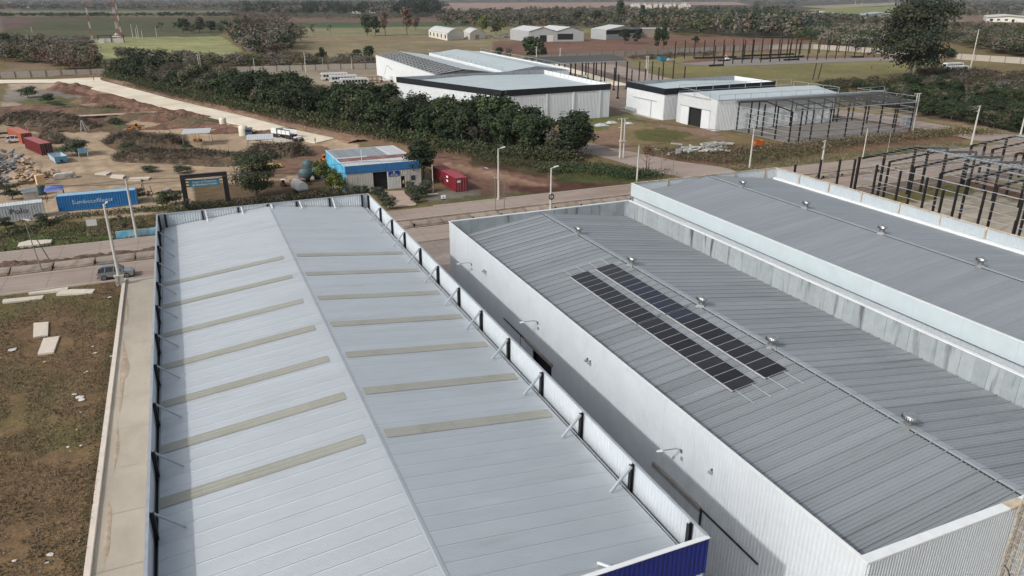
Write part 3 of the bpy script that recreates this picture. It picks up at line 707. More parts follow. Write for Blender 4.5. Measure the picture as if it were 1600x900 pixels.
# inner lining panels of the parapets
np_ = 54; w = (YB - YA - 0.3) / np_
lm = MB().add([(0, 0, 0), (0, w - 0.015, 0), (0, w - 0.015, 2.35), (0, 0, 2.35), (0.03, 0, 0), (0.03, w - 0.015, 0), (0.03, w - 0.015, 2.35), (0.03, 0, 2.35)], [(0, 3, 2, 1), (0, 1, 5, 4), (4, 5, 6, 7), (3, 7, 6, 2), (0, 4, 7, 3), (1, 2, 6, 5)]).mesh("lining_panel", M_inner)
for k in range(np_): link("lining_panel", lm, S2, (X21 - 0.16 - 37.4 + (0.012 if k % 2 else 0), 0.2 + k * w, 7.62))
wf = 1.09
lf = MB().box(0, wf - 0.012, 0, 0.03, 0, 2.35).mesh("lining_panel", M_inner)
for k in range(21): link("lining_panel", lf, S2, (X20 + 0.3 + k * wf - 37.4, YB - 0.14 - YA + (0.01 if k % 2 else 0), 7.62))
MB().box(X21 - 0.42, X21 - 0.17, YA + 0.3, YB - 0.2, 7.7, 7.82).build("right_gutter", M_seal, S2, world=True)
MB().box(X20 + 0.08, X20 + 0.42, YA + 0.3, YB - 0.2, 7.7, 7.95).build("left_gutter", M_seal, S2, world=True)
# doorway in the long wall
MB().box(X20 + 0.5, X20 + 0.55, 50.2, 54.8, 0, 4.8).build("dark_doorway", M_dark, S2, world=True)  # near-black panel inside the opening stands in for the unlit interior
MB().box(X20 - 0.16, X20 - 0.035, 50.3, 56.0, 4.45, 4.75).build("door_lintel", mat('weathered_lintel', (0.28, 0.26, 0.24), 0.8, 0, 0.2, 3), S2, world=True)
MB().box(X20 - 0.12, X20 - 0.036, 56.0, 61.2, 4.56, 4.64).build("door_track", M_seal, S2, world=True)
MB().corr((X20 - 0.05, 60.5), (X20 - 0.05, 54.5), 0.1, 4.4, 0.27, 0.03).build("sliding_door", M_w1, S2, world=True)
MB().box(X20 - 0.1, X20 - 0.036, 57.05, 57.12, 0, 4.5).build("door_seam", M_seal, S2, world=True)
MB().box(X20 - 0.2, X20 - 0.035, 29.6, 34.8, 4.45, 4.78).build("door_lintel", mat('weathered_lintel', (0.28, 0.26, 0.24), 0.8, 0, 0.2, 3), S2, world=True)
MB().box(X20 - 0.14, X20 - 0.036, 29.45, 29.57, 0, 4.7).build("door_seam", M_seal, S2, world=True)
MB().box(X20 - 0.12, X20 - 0.036, 24.4, 29.4, 4.6, 4.69).build("door_track", M_seal, S2, world=True)

# ---- shed 3
S3 = thing("warehouse", "big shed with smooth grey roof, deep white fascia and rust-posted parapet, furthest of the three", "warehouse", (64.5, 20, 0))
X30, X31, YC, YD, Z3, R3, E3 = 52.3, 76.6, 12.0, 81.8, 11.0, 10.92, 9.4
RX3 = 64.6; HW3 = 11.95; sl3 = (R3 - E3) / 12
meL3 = sheet_mesh("roof_sheet", HW3, 1.0, sl3, -1, 5, 0.09, 0.02, M_r3, seam=0.03)
meR3 = sheet_mesh("roof_sheet", HW3, 1.0, sl3, 1, 5, 0.09, 0.02, M_r3, seam=0.03)
n3 = 69; d3 = (YD - YC - 0.24) / n3
for k in range(n3):
    for me in (meL3, meR3): link("roof_sheet", me, S3, (RX3 - 64.5, YC - 20 + 0.12 + k * d3, R3)).scale = (1, d3, 1)
for k in range(23):
    ya = YC + 0.12 + k * 3.02; yb = ya + 3.03; mb = MB()
    for sg, w in ((-1, 0.14), (1, 0.45)):
        mb.add([(RX3, ya, R3 + 0.08), (RX3, yb, R3 + 0.075), (RX3 + sg * w, yb, R3 + 0.042 - sl3 * w), (RX3 + sg * w, ya, R3 + 0.046 - sl3 * w)], [(0, 1, 2, 3) if sg < 0 else (0, 3, 2, 1)])
    mb.build("ridge_cap", M_capd, S3, world=True)
MB().box(RX3 - 0.2, RX3 - 0.15, YC + 0.15, YD - 0.15, R3 - 0.03, R3 + 0.035).build("ridge_joint", M_seal, S3, world=True)
k0 = 16; wF = (YD - YC) / k0
for k in range(k0):
    MB().box(X30 - 0.04, X30 + 0.04, YC + k * wF, YC + (k + 1) * wF - 0.01, 9.35, Z3).build("fascia_panel", M_w3, S3, world=True)
MB().box(X30 + 0.05, X30 + 0.3, YC, YD - 0.04, 9.36, 9.42).build("fascia_soffit", M_seal, S3, world=True)
MB().corr((X30 + 0.3, YD - 0.2), (X30 + 0.3, YC), 0, 9.35, 0.27, 0.035).build("left_wall", M_w2, S3, world=True)
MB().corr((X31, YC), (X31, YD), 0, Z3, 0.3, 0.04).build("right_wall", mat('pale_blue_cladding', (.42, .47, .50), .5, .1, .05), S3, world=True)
MB().corr((X31, YD), (X30 + 0.05, YD), 0, Z3, 0.27, 0.035).build("front_wall", M_w2, S3, world=True)
MB().corr((X30 + 0.05, YC), (X31, YC), 0, Z3, 0.27, 0.035).build("back_wall", M_w2, S3, world=True)
coping((X30 + 0.02, YC), (X30 + 0.02, YD + 0.06), 0.22, 0.07, M_coping, S3, Z3 + 0.03, n=10)
coping((X31, YC), (X31, YD + 0.06), 0.2, 0.08, M_rust, S3, Z3 + 0.03, n=10)
coping((X30 + 0.13, YD), (X31 - 0.1, YD), 0.16, 0.08, M_rust, S3, Z3 + 0.031, n=4)
MB().box(X31 - 0.5, X31 - 0.06, YC + 0.2, YD - 0.2, 9.3, 9.72).build("right_gutter", M_coping, S3, world=True)
for y in (82 - 0.35, 77.0, 71.6, 66.2, 60.5, 55.0, 49.5, 44.0, 38.5, 33.0, 27.5):
    MB().box(X31 - 0.14, X31 - 0.03, y - 0.07, y + 0.07, 9.3, Z3).build("parapet_post", M_rust, S3, world=True)
for x in (57.9, 63.0, 69.2, 74.5):
    MB().box(x - 0.07, x + 0.07, YD - 0.16, YD - 0.03, 9.3, Z3).build("parapet_post", M_rust, S3, world=True)

# ---- turbine ventilators
M_vent = mat('bright_spun_metal', (0.36, 0.37, 0.38), 0.28, 0.75, 0.1, 4)
M_vdark = mat('vent_slots', (0.06, 0.065, 0.07), 0.6)
def make_vent():
    t = thing("roof_ventilator", "", "roof ventilator")
    MB().add([(-.42, -.42, -.1), (.42, -.42, -.1), (.42, .42, -.1), (-.42, .42, -.1), (-.27, -.27, .14), (.27, -.27, .14), (.27, .27, .14), (-.27, .27, .14)],
             [(4, 5, 6, 7), (0, 1, 5, 4), (1, 2, 6, 5), (2, 3, 7, 6), (3, 0, 4, 7)]).build("base", M_ventb, t)
    MB().lathe((0, 0, 0), [(.25, .1), (.25, .42), (.29, .44)], 18).build("neck", M_vent, t, smooth=True)
    tb = MB().lathe((0, 0, 0), [(.28, .44), (.40, .53), (.425, .64), (.38, .75)], 22).build("turbine", M_vdark, t)
    mb = MB()
    for k in range(22):
        a = 2 * math.pi * k / 22; b = a + 0.19
        pr = [(.29, .44), (.42, .52), (.455, .64), (.39, .77)]
        vs = [(r * math.cos(a), r * math.sin(a), z) for r, z in pr] + [((r + .025) * math.cos(b), (r + .025) * math.sin(b), z) for r, z in pr]
        mb.add(vs, [(i, i + 1, 5 + i, 4 + i) for i in range(3)])
    mb.build("vane", M_vent, tb)
    MB().lathe((0, 0, 0), [(.42, .755), (.41, .79), (.2, .85), (.1, .87), (.09, .90), (.001, .91)], 22).build("cap", M_vent, t, smooth=True)
    return t
v0 = make_vent()
vl = [(RX2 + 0.05, 68.6, R2, "roof ventilator on the solar-panelled shed's ridge, closest to its street end"),
      (RX2 + 0.05, 57.6, R2, "roof ventilator beside the far end of the solar panel rows"),
      (RX2 + 0.05, 46.5, R2, "roof ventilator beside the break in the middle of the solar panels"),
      (RX2 + 0.05, 38.0, R2, "roof ventilator near the lower end of the solar panel rows"),
      (RX2 + 0.05, 26.0, R2, "roof ventilator nearest the camera, alone on the ridge past the solar panels"),
      (RX3 + 0.05, 74.6, R3, "roof ventilator on the rust-posted shed's ridge, closest to its street end"),
      (RX3 + 0.05, 63.4, R3, "second roof ventilator from the street on the rust-posted shed's ridge"),
      (RX3 + 0.05, 52.6, R3, "third roof ventilator from the street on the rust-posted shed's ridge"),
      (RX3 + 0.05, 41.6, R3, "fourth roof ventilator from the street on the rust-posted shed's ridge, nearest the camera there")]
for i, (x, y, z, lb) in enumerate(vl):
    o = v0 if i == 0 else copy_tree(v0)
    o.location = (x, y, z + 0.08); o.rotation_euler = (0, 0, 0.3 * i)
    tag(o, lb, "roof ventilator", "turbine ventilators along the shed ridges")

# ---- solar panels
M_pv = mat('dark_solar_glass', (0.016, 0.015, 0.017), 0.28, 0.0, 0.3, 1.0, rnd=0.35, spec=0.35)
M_pvb = mat('bluish_solar_glass', (0.016, 0.018, 0.03), 0.28, 0.0, 0.3, 1.0, rnd=0.3, spec=0.35)
M_alu = mat('aluminium_rail', (0.55, 0.56, 0.57), 0.4, 0.5, 0.05, 2)
def pvmesh(m):
    mb = MB(); L, W, h = 1.98, 1.075, 0.035
    mb.mi = 0; mb.box(0.02, L - 0.02, 0.02, W - 0.02, 0.0, h + 0.001)
    mb.mi = 1
    mb.box(0, 0.02, 0, W, -0.005, h); mb.box(L - 0.02, L, 0, W, -0.005, h); mb.box(0.02, L - 0.02, 0, 0.02, -0.005, h); mb.box(0.02, L - 0.02, W - 0.02, W, -0.005, h)
    return mb.mesh("solar_panel", [m, M_alu])
pva, pvb = pvmesh(M_pv), pvmesh(M_pvb)
def rz(x): return R2 - sl2 * (RX2 - x)
for row, (x0, lb) in enumerate(((31.28, "row of dark solar panels on the grey roof, the one nearer the gutter"), (34.05, "row of dark solar panels on the grey roof, the one nearer the ridge"))):
    t = thing("solar_array", lb, "solar panels", (x0, 34.7, rz(x0) + 0.17), group="solar panel rows on the grey roof")
    t.rotation_euler = (0, -math.atan(sl2), 0)
    for k in range(22):
        y = k * 1.09 + (0.16 if k >= 11 else 0)
        o = link("solar_panel", pvb if (row == 1 and 9 <= k <= 17) else pva, t, (0, y, 0))
    for x in (0.28, 1.65):
        MB().beam((x, -1.9, -0.035), (x, 25.9, -0.035), 0.045, 0.05).build("rail", M_alu, t)
    MB().box(-0.05, 0.02, 0, 24.1, -0.06, -0.006).build("rail", M_alu, t)
    for k in range(12):
        MB().box(0.3, 0.36, k * 2.15 + .3, k * 2.15 + .36, -0.15, -0.05).build("foot", M_alu, t)
    MB().beam((-0.1, 12.04, 0.05), (2.3, 12.1, 0.03), 0.05, 0.04).build("cable_tray", M_seal, t)

# ---- wall lamps, cameras and boxes on the white wall of shed 2
M_lamp = mat('grey_lamp_metal', (0.18, 0.18, 0.18), 0.5, 0.4, 0.1, 3)
def make_gooseneck():
    t = thing("wall_lamp", "", "wall lamp")
    MB().box(-0.06, 0.0, -0.08, 0.08, -0.1, 0.14).build("bracket", M_lamp, t)
    mb = MB(); pts = [(-0.04, 0, 0.05), (-0.12, 0, 0.2), (-0.4, 0.1, 0.26), (-1.25, 0.35, 0.2)]
    for a, b in zip(pts[:-1], pts[1:]): mb.cyl(a, b, 0.03, n=8)
    mb.build("arm", M_lamp, t)
    mb = MB(); mb.add([(-1.2, 0.25, 0.15), (-1.6, 0.38, 0.13), (-1.57, 0.52, 0.13), (-1.15, 0.46, 0.15), (-1.22, 0.28, 0.22), (-1.5, 0.38, 0.2), (-1.48, 0.48, 0.2), (-1.2, 0.44, 0.22)],
        [(0, 1, 2, 3), (4, 7, 6, 5), (0, 4, 5, 1), (1, 5, 6, 2), (2, 6, 7, 3), (3, 7, 4, 0)]); mb.build("lamp_head", M_coping, t)
    MB().box(-0.1, 0.0, -0.16, -0.04, -0.55, -0.32).build("junction_box", M_galvd, t)
    return t
g0 = make_gooseneck()
for i, (y, z, lb) in enumerate(((70.2, 7.2, "gooseneck lamp high on the long white wall, closest to the street"), (53.4, 7.3, "gooseneck lamp on the long white wall above the dark doorway"), (32.0, 7.3, "gooseneck lamp on the long white wall nearest the camera"))):
    o = g0 if i == 0 else copy_tree(g0); o.location = (X20 - 0.03, y, z)
    tag(o, lb, "wall lamp", "gooseneck lamps on the white wall")
M_gal_d = mat('dark_bracket', (0.08, 0.08, 0.085), 0.6, 0.3)
t = thing("wall_lamp", "gooseneck lamp with thin dark arm on the ribbed end wall beside the caged ladder", "wall lamp", (36.0, YA - 0.06, 6.1))
mb = MB(); pts = [(0, 0, 0), (-0.6, -0.5, 0.35), (-1.45, -1.1, 0.75), (-1.62, -1.2, 0.62)]
for a, b in zip(pts[:-1], pts[1:]): mb.cyl(a, b, 0.028, n=8)
mb.build("arm", M_black, t)
MB().box(-1.8, -1.5, -1.32, -1.12, 0.42, 0.62).build("lamp_head", M_gal_d, t)
for y, z, lb in ((65.9, 7.85, "small security camera pair on the white wall between the first two lamps"), (43.9, 8.0, "small floodlight pair on the white wall past the doorway"), (29.0, 7.85, "small single floodlight on the white wall nearest the camera")):
    t = thing("floodlight", lb, "floodlight", (X20 - 0.03, y, z), group="small fittings on the white wall")
    for dy in ((0, 0.45) if z > 7.9 or y > 60 else (0,)):
        MB().box(-0.10, 0, dy - .04, dy + .04, 0.0, 0.12).build("bracket", M_gal_d, t)
        mb = MB(); mb.add([(-0.3, dy - .1, -.12), (-0.08, dy - .1, -.18), (-0.08, dy + .1, -.18), (-0.3, dy + .1, -.12), (-0.26, dy - .09, .02), (-0.06, dy - .09, .0), (-0.06, dy + .09, 0), (-0.26, dy + .09, .02)],
            [(0, 3, 2, 1), (4, 5, 6, 7), (0, 1, 5, 4), (1, 2, 6, 5), (2, 3, 7, 6), (3, 0, 4, 7)]); mb.build("lamp_head", M_galvd, t)
# caged ladder
t = thing("caged_ladder", "rusty cream ladder with hoop cage on the ribbed end wall of the solar-panelled shed", "ladder", (35.6, YA - 0.3, 0))
for sx in (-0.23, 0.23): MB().beam((sx, 0, 0.3), (sx, 0, 11.1), 0.05, 0.03).build("rail", M_rust, t)
for k in range(36): MB().cyl((-0.23, 0, 0.5 + k * 0.29), (0.23, 0, 0.5 + k * 0.29), 0.012, n=6).build("rung", M_rust, t)
for k in range(11):
    z = 2.3 + k * 0.84; mb = MB(); pr = None
    for q in range(9):
        a = math.pi * q / 8; p = (0.36 * math.cos(a), -0.66 * math.sin(a), z)
        if pr: mb.beam(pr, p, 0.05, 0.012 if q else 0.012, up=(0, 0.1, 1))
        pr = p
    mb.beam((0.36, 0, z), (0.23, 0, z), 0.03); mb.beam((-0.36, 0, z), (-0.23, 0, z), 0.03)
    mb.build("hoop", M_rust, t)
for q in (0, 2, 4, 6, 8):
    a = math.pi * q / 8; MB().beam((0.36 * math.cos(a), -0.66 * math.sin(a), 2.3), (0.36 * math.cos(a), -0.66 * math.sin(a), 10.7), 0.03, 0.03).build("cage_strap", M_rust, t)
for z in (1, 4, 7, 9.6):
    for sx in (-0.23, 0.23): MB().beam((sx, 0, z), (sx, 0.28, z), 0.03).build("wall_bracket", M_rust, t)
# hook and cable hanging on shed 2's right coping
t = thing("coping_hook", "small white bracket with a drooping cable on the stained parapet", "bracket", (X21, 66.3, Z2 + 0.06))
mb = MB(); mb.beam((0, 0, 0), (0, -0.1, 0.5), 0.05); mb.beam((-0.4, 0, .2), (0.5, -0.9, 0.1), 0.04); mb.beam((0, 0, 0.1), (-0.5, 0.3, 0.2), 0.04); mb.build("frame", M_coping, t)

# ------------------------------------------------------------------ street furniture: poles, lamps, wires
M_polep = mat('pale_concrete_pole', (0.46, 0.45, 0.41), 0.85, 0, 0.1, 1.5)
M_thin = mat('grey_steel_pole', (0.22, 0.225, 0.22), 0.5, 0.4, 0.1, 2)
M_lampw = mat('white_lamp_housing', (0.62, 0.63, 0.62), 0.5, 0, 0.05, 2)
M_insul = mat('brown_insulator', (0.10, 0.06, 0.045), 0.4)
def pole(px, py, h, label, kind='plain', r=0.2, name=None, cat=None, ax=0.0, group=None, loc=None):
    p = Vector(loc) if loc else gp(px, py)
    nm = name or {'plain': 'concrete_pole', 'lamp': 'street_lamp', 'thin': 'street_lamp', 'cross': 'power_pole', 'twin': 'power_pole'}[kind]
    t = thing(nm, label, cat or {'plain': 'pole', 'lamp': 'street lamp', 'thin': 'street lamp', 'cross': 'power pole', 'twin': 'power pole'}[kind], (p.x, p.y, 0), ax, group)
    m = M_thin if kind == 'thin' else M_polep
    if kind in ('plain', 'lamp', 'cross'): MB().cyl((0, 0, -0.2), (0, 0, h), r, r * 0.62, 10).build("shaft", m, t, smooth=False)
    if kind == 'lamp':
        MB().beam((-0.1, 0, h - 0.1), (1.0, 0, h + 0.15), 0.16, 0.1).build("arm", M_polep, t)
        mb = MB(); mb.add([(0.5, -.16, h + .02), (1.35, -.12, h + .16), (1.35, .12, h + .16), (0.5, .16, h + .02), (0.5, -.12, h + .18), (1.3, -.08, h + .3), (1.3, .08, h + .3), (.5, .12, h + .18)],
            [(0, 3, 2, 1), (4, 5, 6, 7), (0, 1, 5, 4), (1, 2, 6, 5), (2, 3, 7, 6), (3, 0, 4, 7)]); mb.build("lamp_head", M_lampw, t)
    if kind == 'thin':
        MB().cyl((0, 0, 0), (0, 0, h), 0.07, 0.05, 8).build("shaft", m, t)
        MB().cyl((0, 0, h), (-1.3, 0, h + 0.55), 0.04, 0.03, 8).build("arm", m, t)
        mb = MB(); mb.add([(-1.2, -.1, h + .5), (-1.8, -.08, h + .68), (-1.8, .08, h + .68), (-1.2, .1, h + .5), (-1.25, -.07, h + .62), (-1.75, -.05, h + .78), (-1.75, .05, h + .78), (-1.25, .07, h + .62)],
            [(0, 3, 2, 1), (4, 5, 6, 7), (0, 1, 5, 4), (1, 2, 6, 5), (2, 3, 7, 6), (3, 0, 4, 7)]); mb.build("lamp_head", M_lampw, t)
    if kind == 'cross':
        for zz, w in ((h - 0.15, 2.2), (h - 1.3, 1.7)):
            c = MB().beam((-w / 2, 0.1, zz), (w / 2, 0.1, zz), 0.14, 0.16).build("crossarm", M_polep, t)
            for k in (-1, 0, 1):
                MB().lathe((k * w * 0.44, 0.1, zz + 0.08), [(0.03, 0), (0.07, .05), (.04, .1), (.07, .15), (.03, .22), (.001, .23)], 8).build("insulator", M_insul, c)
    if kind == 'twin':
        for sx in (-0.45, 0.45): MB().cyl((sx, 0, -.2), (sx * 0.9, 0, h), r, r * 0.65, 10).build("shaft", M_polep, t)
        for zz, w in ((h - 0.1, 2.6), (h - 2.0, 2.2)): 
            c = MB().beam((-w / 2, 0.16, zz), (w / 2, 0.16, zz), 0.16, 0.18).build("crossarm", M_polep, t)
            for k in (-1, 0, 1): MB().lathe((k * w * 0.44, 0.16, zz + 0.09), [(0.03, 0), (0.07, .05), (.04, .1), (.07, .15), (.03, .22), (.001, .23)], 8).build("insulator", M_insul, c)
        MB().box(-0.75, 0.75, -.25, .25, h * 0.42, h * 0.42 + 0.25).build("platform", M_polep, t)
    return t
t = pole(0, 0, 10.6, "tall concrete pole on a twin-footed block at the kerb beside the silver car", 'lamp', 0.22, loc=(-11.35, 99.4, 0))
for c in kids(t):
    if c.name.startswith('lamp_head') or c.name.startswith('arm'): c.scale = (0.35, 1, 1); c.location = (0, 0, 0)
mb = MB()
for sx in (-0.32, 0.32):
    mb.box(sx - .17, sx + .17, -.28, .2, 0, 1.25)
mb.box(-.6, .6, -.3, .22, 1.25, 1.4)
mb.build("foot_block", M_conc, t)
for sx in (-0.32, 0.32): MB().cyl((sx, -0.30, 0.45), (sx, -.27, .45), 0.07, n=10).build("hole", M_dark, t)
pole(214, 371, 9.0, "tall concrete pole on the verge rising in front of the blue container", 'plain', 0.21, cat="pole")
t = pole(860, 335, 7.9, "concrete lamp post with a hanging tyre between the pale shed and the solar shed", 'lamp', 0.19)
mb = MB(); n = 16; R_, r_ = 0.42, 0.11; vs = []; fs = []
for i in range(n):
    a = 2 * math.pi * i / n
    for j in range(6):
        b = 2 * math.pi * j / 6
        vs.append(((R_ + r_ * math.cos(b)) * math.cos(a), -0.3 + r_ * math.sin(b), 3.1 + (R_ + r_ * math.cos(b)) * math.sin(a)))
for i in range(n):
    for j in range(6): fs.append((i * 6 + j, ((i + 1) % n) * 6 + j, ((i + 1) % n) * 6 + (j + 1) % 6, i * 6 + (j + 1) % 6))
tyre_me = MB().add(vs, fs).mesh("tyre", mat('black_rubber', (0.02, 0.02, 0.02), 0.85), True)
o = link("hanging_tyre", tyre_me, None, t.location); tag(o, "old black tyre hung on the concrete lamp post", "tyre")
pole(779, 312, 9.2, "tall concrete lamp post beside the red container", 'lamp', 0.2)
pole(677, 300, 5.2, "short leaning white pole on a slab beside the dark tree by the workshop", 'plain', 0.11, cat="pole")
MB_slab = MB().box(-0.9, 0.9, -0.4, 0.4, 0, 0.12)
o = MB_slab.build("concrete_slab", M_conc); o.location = gp(677, 304); tag(o, "small pale concrete slab at the foot of the short white pole", "slab")
pole(995, 283, 7.2, "concrete pole in front of the small forked tree by the side road", 'plain', 0.18, cat="pole")
pole(971, 247, 8.9, "twin-pole power structure on the verge of the side road beyond the tree belt", 'twin', 0.22)
pole(1032, 279, 5.4, "thin steel lamp with long arm right of the forked tree", 'thin')
pole(1051, 276, 4.0, "thin steel lamp with short straight arm, second right of the forked tree", 'thin')
pole(774, 333, 7.2, "thin steel lamp in the median left of the tall concrete lamp post", 'thin')
pole(788, 331, 5.4, "thin steel lamp in the median right of the tall concrete lamp post", 'thin')
pole(1171, 262, 8.4, "concrete pole on the verge near the orange skip", 'plain', 0.2, cat="pole")
pole(1280, 281, 7.9, "power pole with two crossarms on the median near the ribbed parapet", 'cross', 0.22, ax=0.5)
pole(1348, 246, 6.6, "slim pale pole on the green verge in front of the open frame", 'plain', 0.15, cat="pole")
pole(1517, 228, 9.7, "tall concrete power pole at the mouth of the side road on the right", 'cross', 0.24, ax=0.3)
pole(1593, 216, 8.6, "concrete power pole at the right edge beside the side road", 'cross', 0.24, ax=0.3)
pole(1516, 108, 19, "very tall leaning pale pole right of the big dark tree", 'plain', 0.3, cat="pole")
pole(1424, 205, 10.0, "twin-pole power structure at the far corner of the open frame", 'twin', 0.22)
pole(478, 113, 9.5, "white concrete pole behind the middle of the tree belt", 'plain', 0.22, cat="pole")
pole(550, 110, 6.0, "shorter white pole behind the tree belt near the white sheds", 'plain', 0.16, cat="pole")
pole(505, 108, 5.5, "thin pole by the boundary wall behind the tree belt", 'plain', 0.12, cat="pole")
pole(313, 107, 6.8, "twin-pole power structure poking out above the tree belt", 'twin', 0.2)
pole(292, 107, 4.5, "power pole with crossarms left of the twin poles behind the belt", 'cross', 0.2)
pole(399, 118, 7.7, "pale pole above the tree belt near the boundary wall", 'plain', 0.2, cat="pole")
pole(53, 62, 10.3, "pale pole alone in the green field on the far left", 'plain', 0.28, cat="pole")
pole(838, 103, 9.7, "power pole by the dark round tree beyond the black trimmed shed", 'cross', 0.3)
pole(875, 95, 7.0, "second power pole beyond the black trimmed shed", 'cross', 0.28)
pole(1010, 122, 9.5, "twin-pole structure behind the white shed with black trim", 'twin', 0.25)
pole(1386, 240, 5.0, "thin dark post on the verge with a white cap", 'plain', 0.05, cat="pole")
# A-shaped pair of thin poles in the median
t = thing("street_lamp", "pair of thin steel poles leaning together in the median left of the car", "street lamp", (*gp(66, 424)[:2], 0))
MB().cyl((0, 0, 0), (-0.7, 0.4, 7.2), 0.07, 0.05, 8).build("shaft", M_thin, t)
MB().cyl((0.2, 5.0, 0), (-0.6, 0.5, 7.0), 0.07, 0.05, 8).build("shaft", M_thin, t)
MB().beam((-0.75, 0.4, 7.2), (0.1, 0.2, 7.0), 0.16, 0.1).build("lamp_head", M_lampw, t)
# overhead lines
def wires(pts, label, n=3, sag=0.6, gap=0.8, r=0.018):
    t = thing("overhead_line", label, "cable", pts[0])
    o0 = Vector(pts[0])
    for k in range(n):
        mb = MB()
        for a, b in zip(pts[:-1], pts[1:]):
            a = Vector(a); b = Vector(b); prev = None
            for i in range(13):
                s = i / 12; p = a.lerp(b, s) - o0; p.z -= 4 * sag * s * (1 - s); p.y += (k - (n - 1) / 2) * gap
                if prev is not None: mb.cyl(prev, p, r, n=4, cap=False)
                prev = p
        mb.build("wire", M_wire, t)
wires([(-60, 121, 8.6), (-10.3, 120.6, 8.9), (24, 120.8, 8.7), (48.7, 119.7, 9.0), (78.8, 121.8, 7.2), (108.1, 123.3, 8.3), (139, 121.8, 6.6), (174.6, 121.7, 9.5)], "low overhead wires along the far kerb of the avenue", 2, 0.5, 0.5)
wires([(88.1, 142.9, 8.9), (113.8, 109.4, 7.9), (128, 98, 8)], "overhead wires crossing from the twin poles to the median pole", 3, 0.4)
wires([(-60, 124, 6.0), (-23, 138, 5.4), (8, 133, 5.8), (39, 128.8, 5.2)], "thin wires strung in front of the containers and the bare tree", 2, 0.7, 0.3)
wires([(178.8, 143, 9.9), (174.6, 121.7, 9.6), (205, 125, 9)], "overhead wires beside the open steel frame", 3, 0.4)

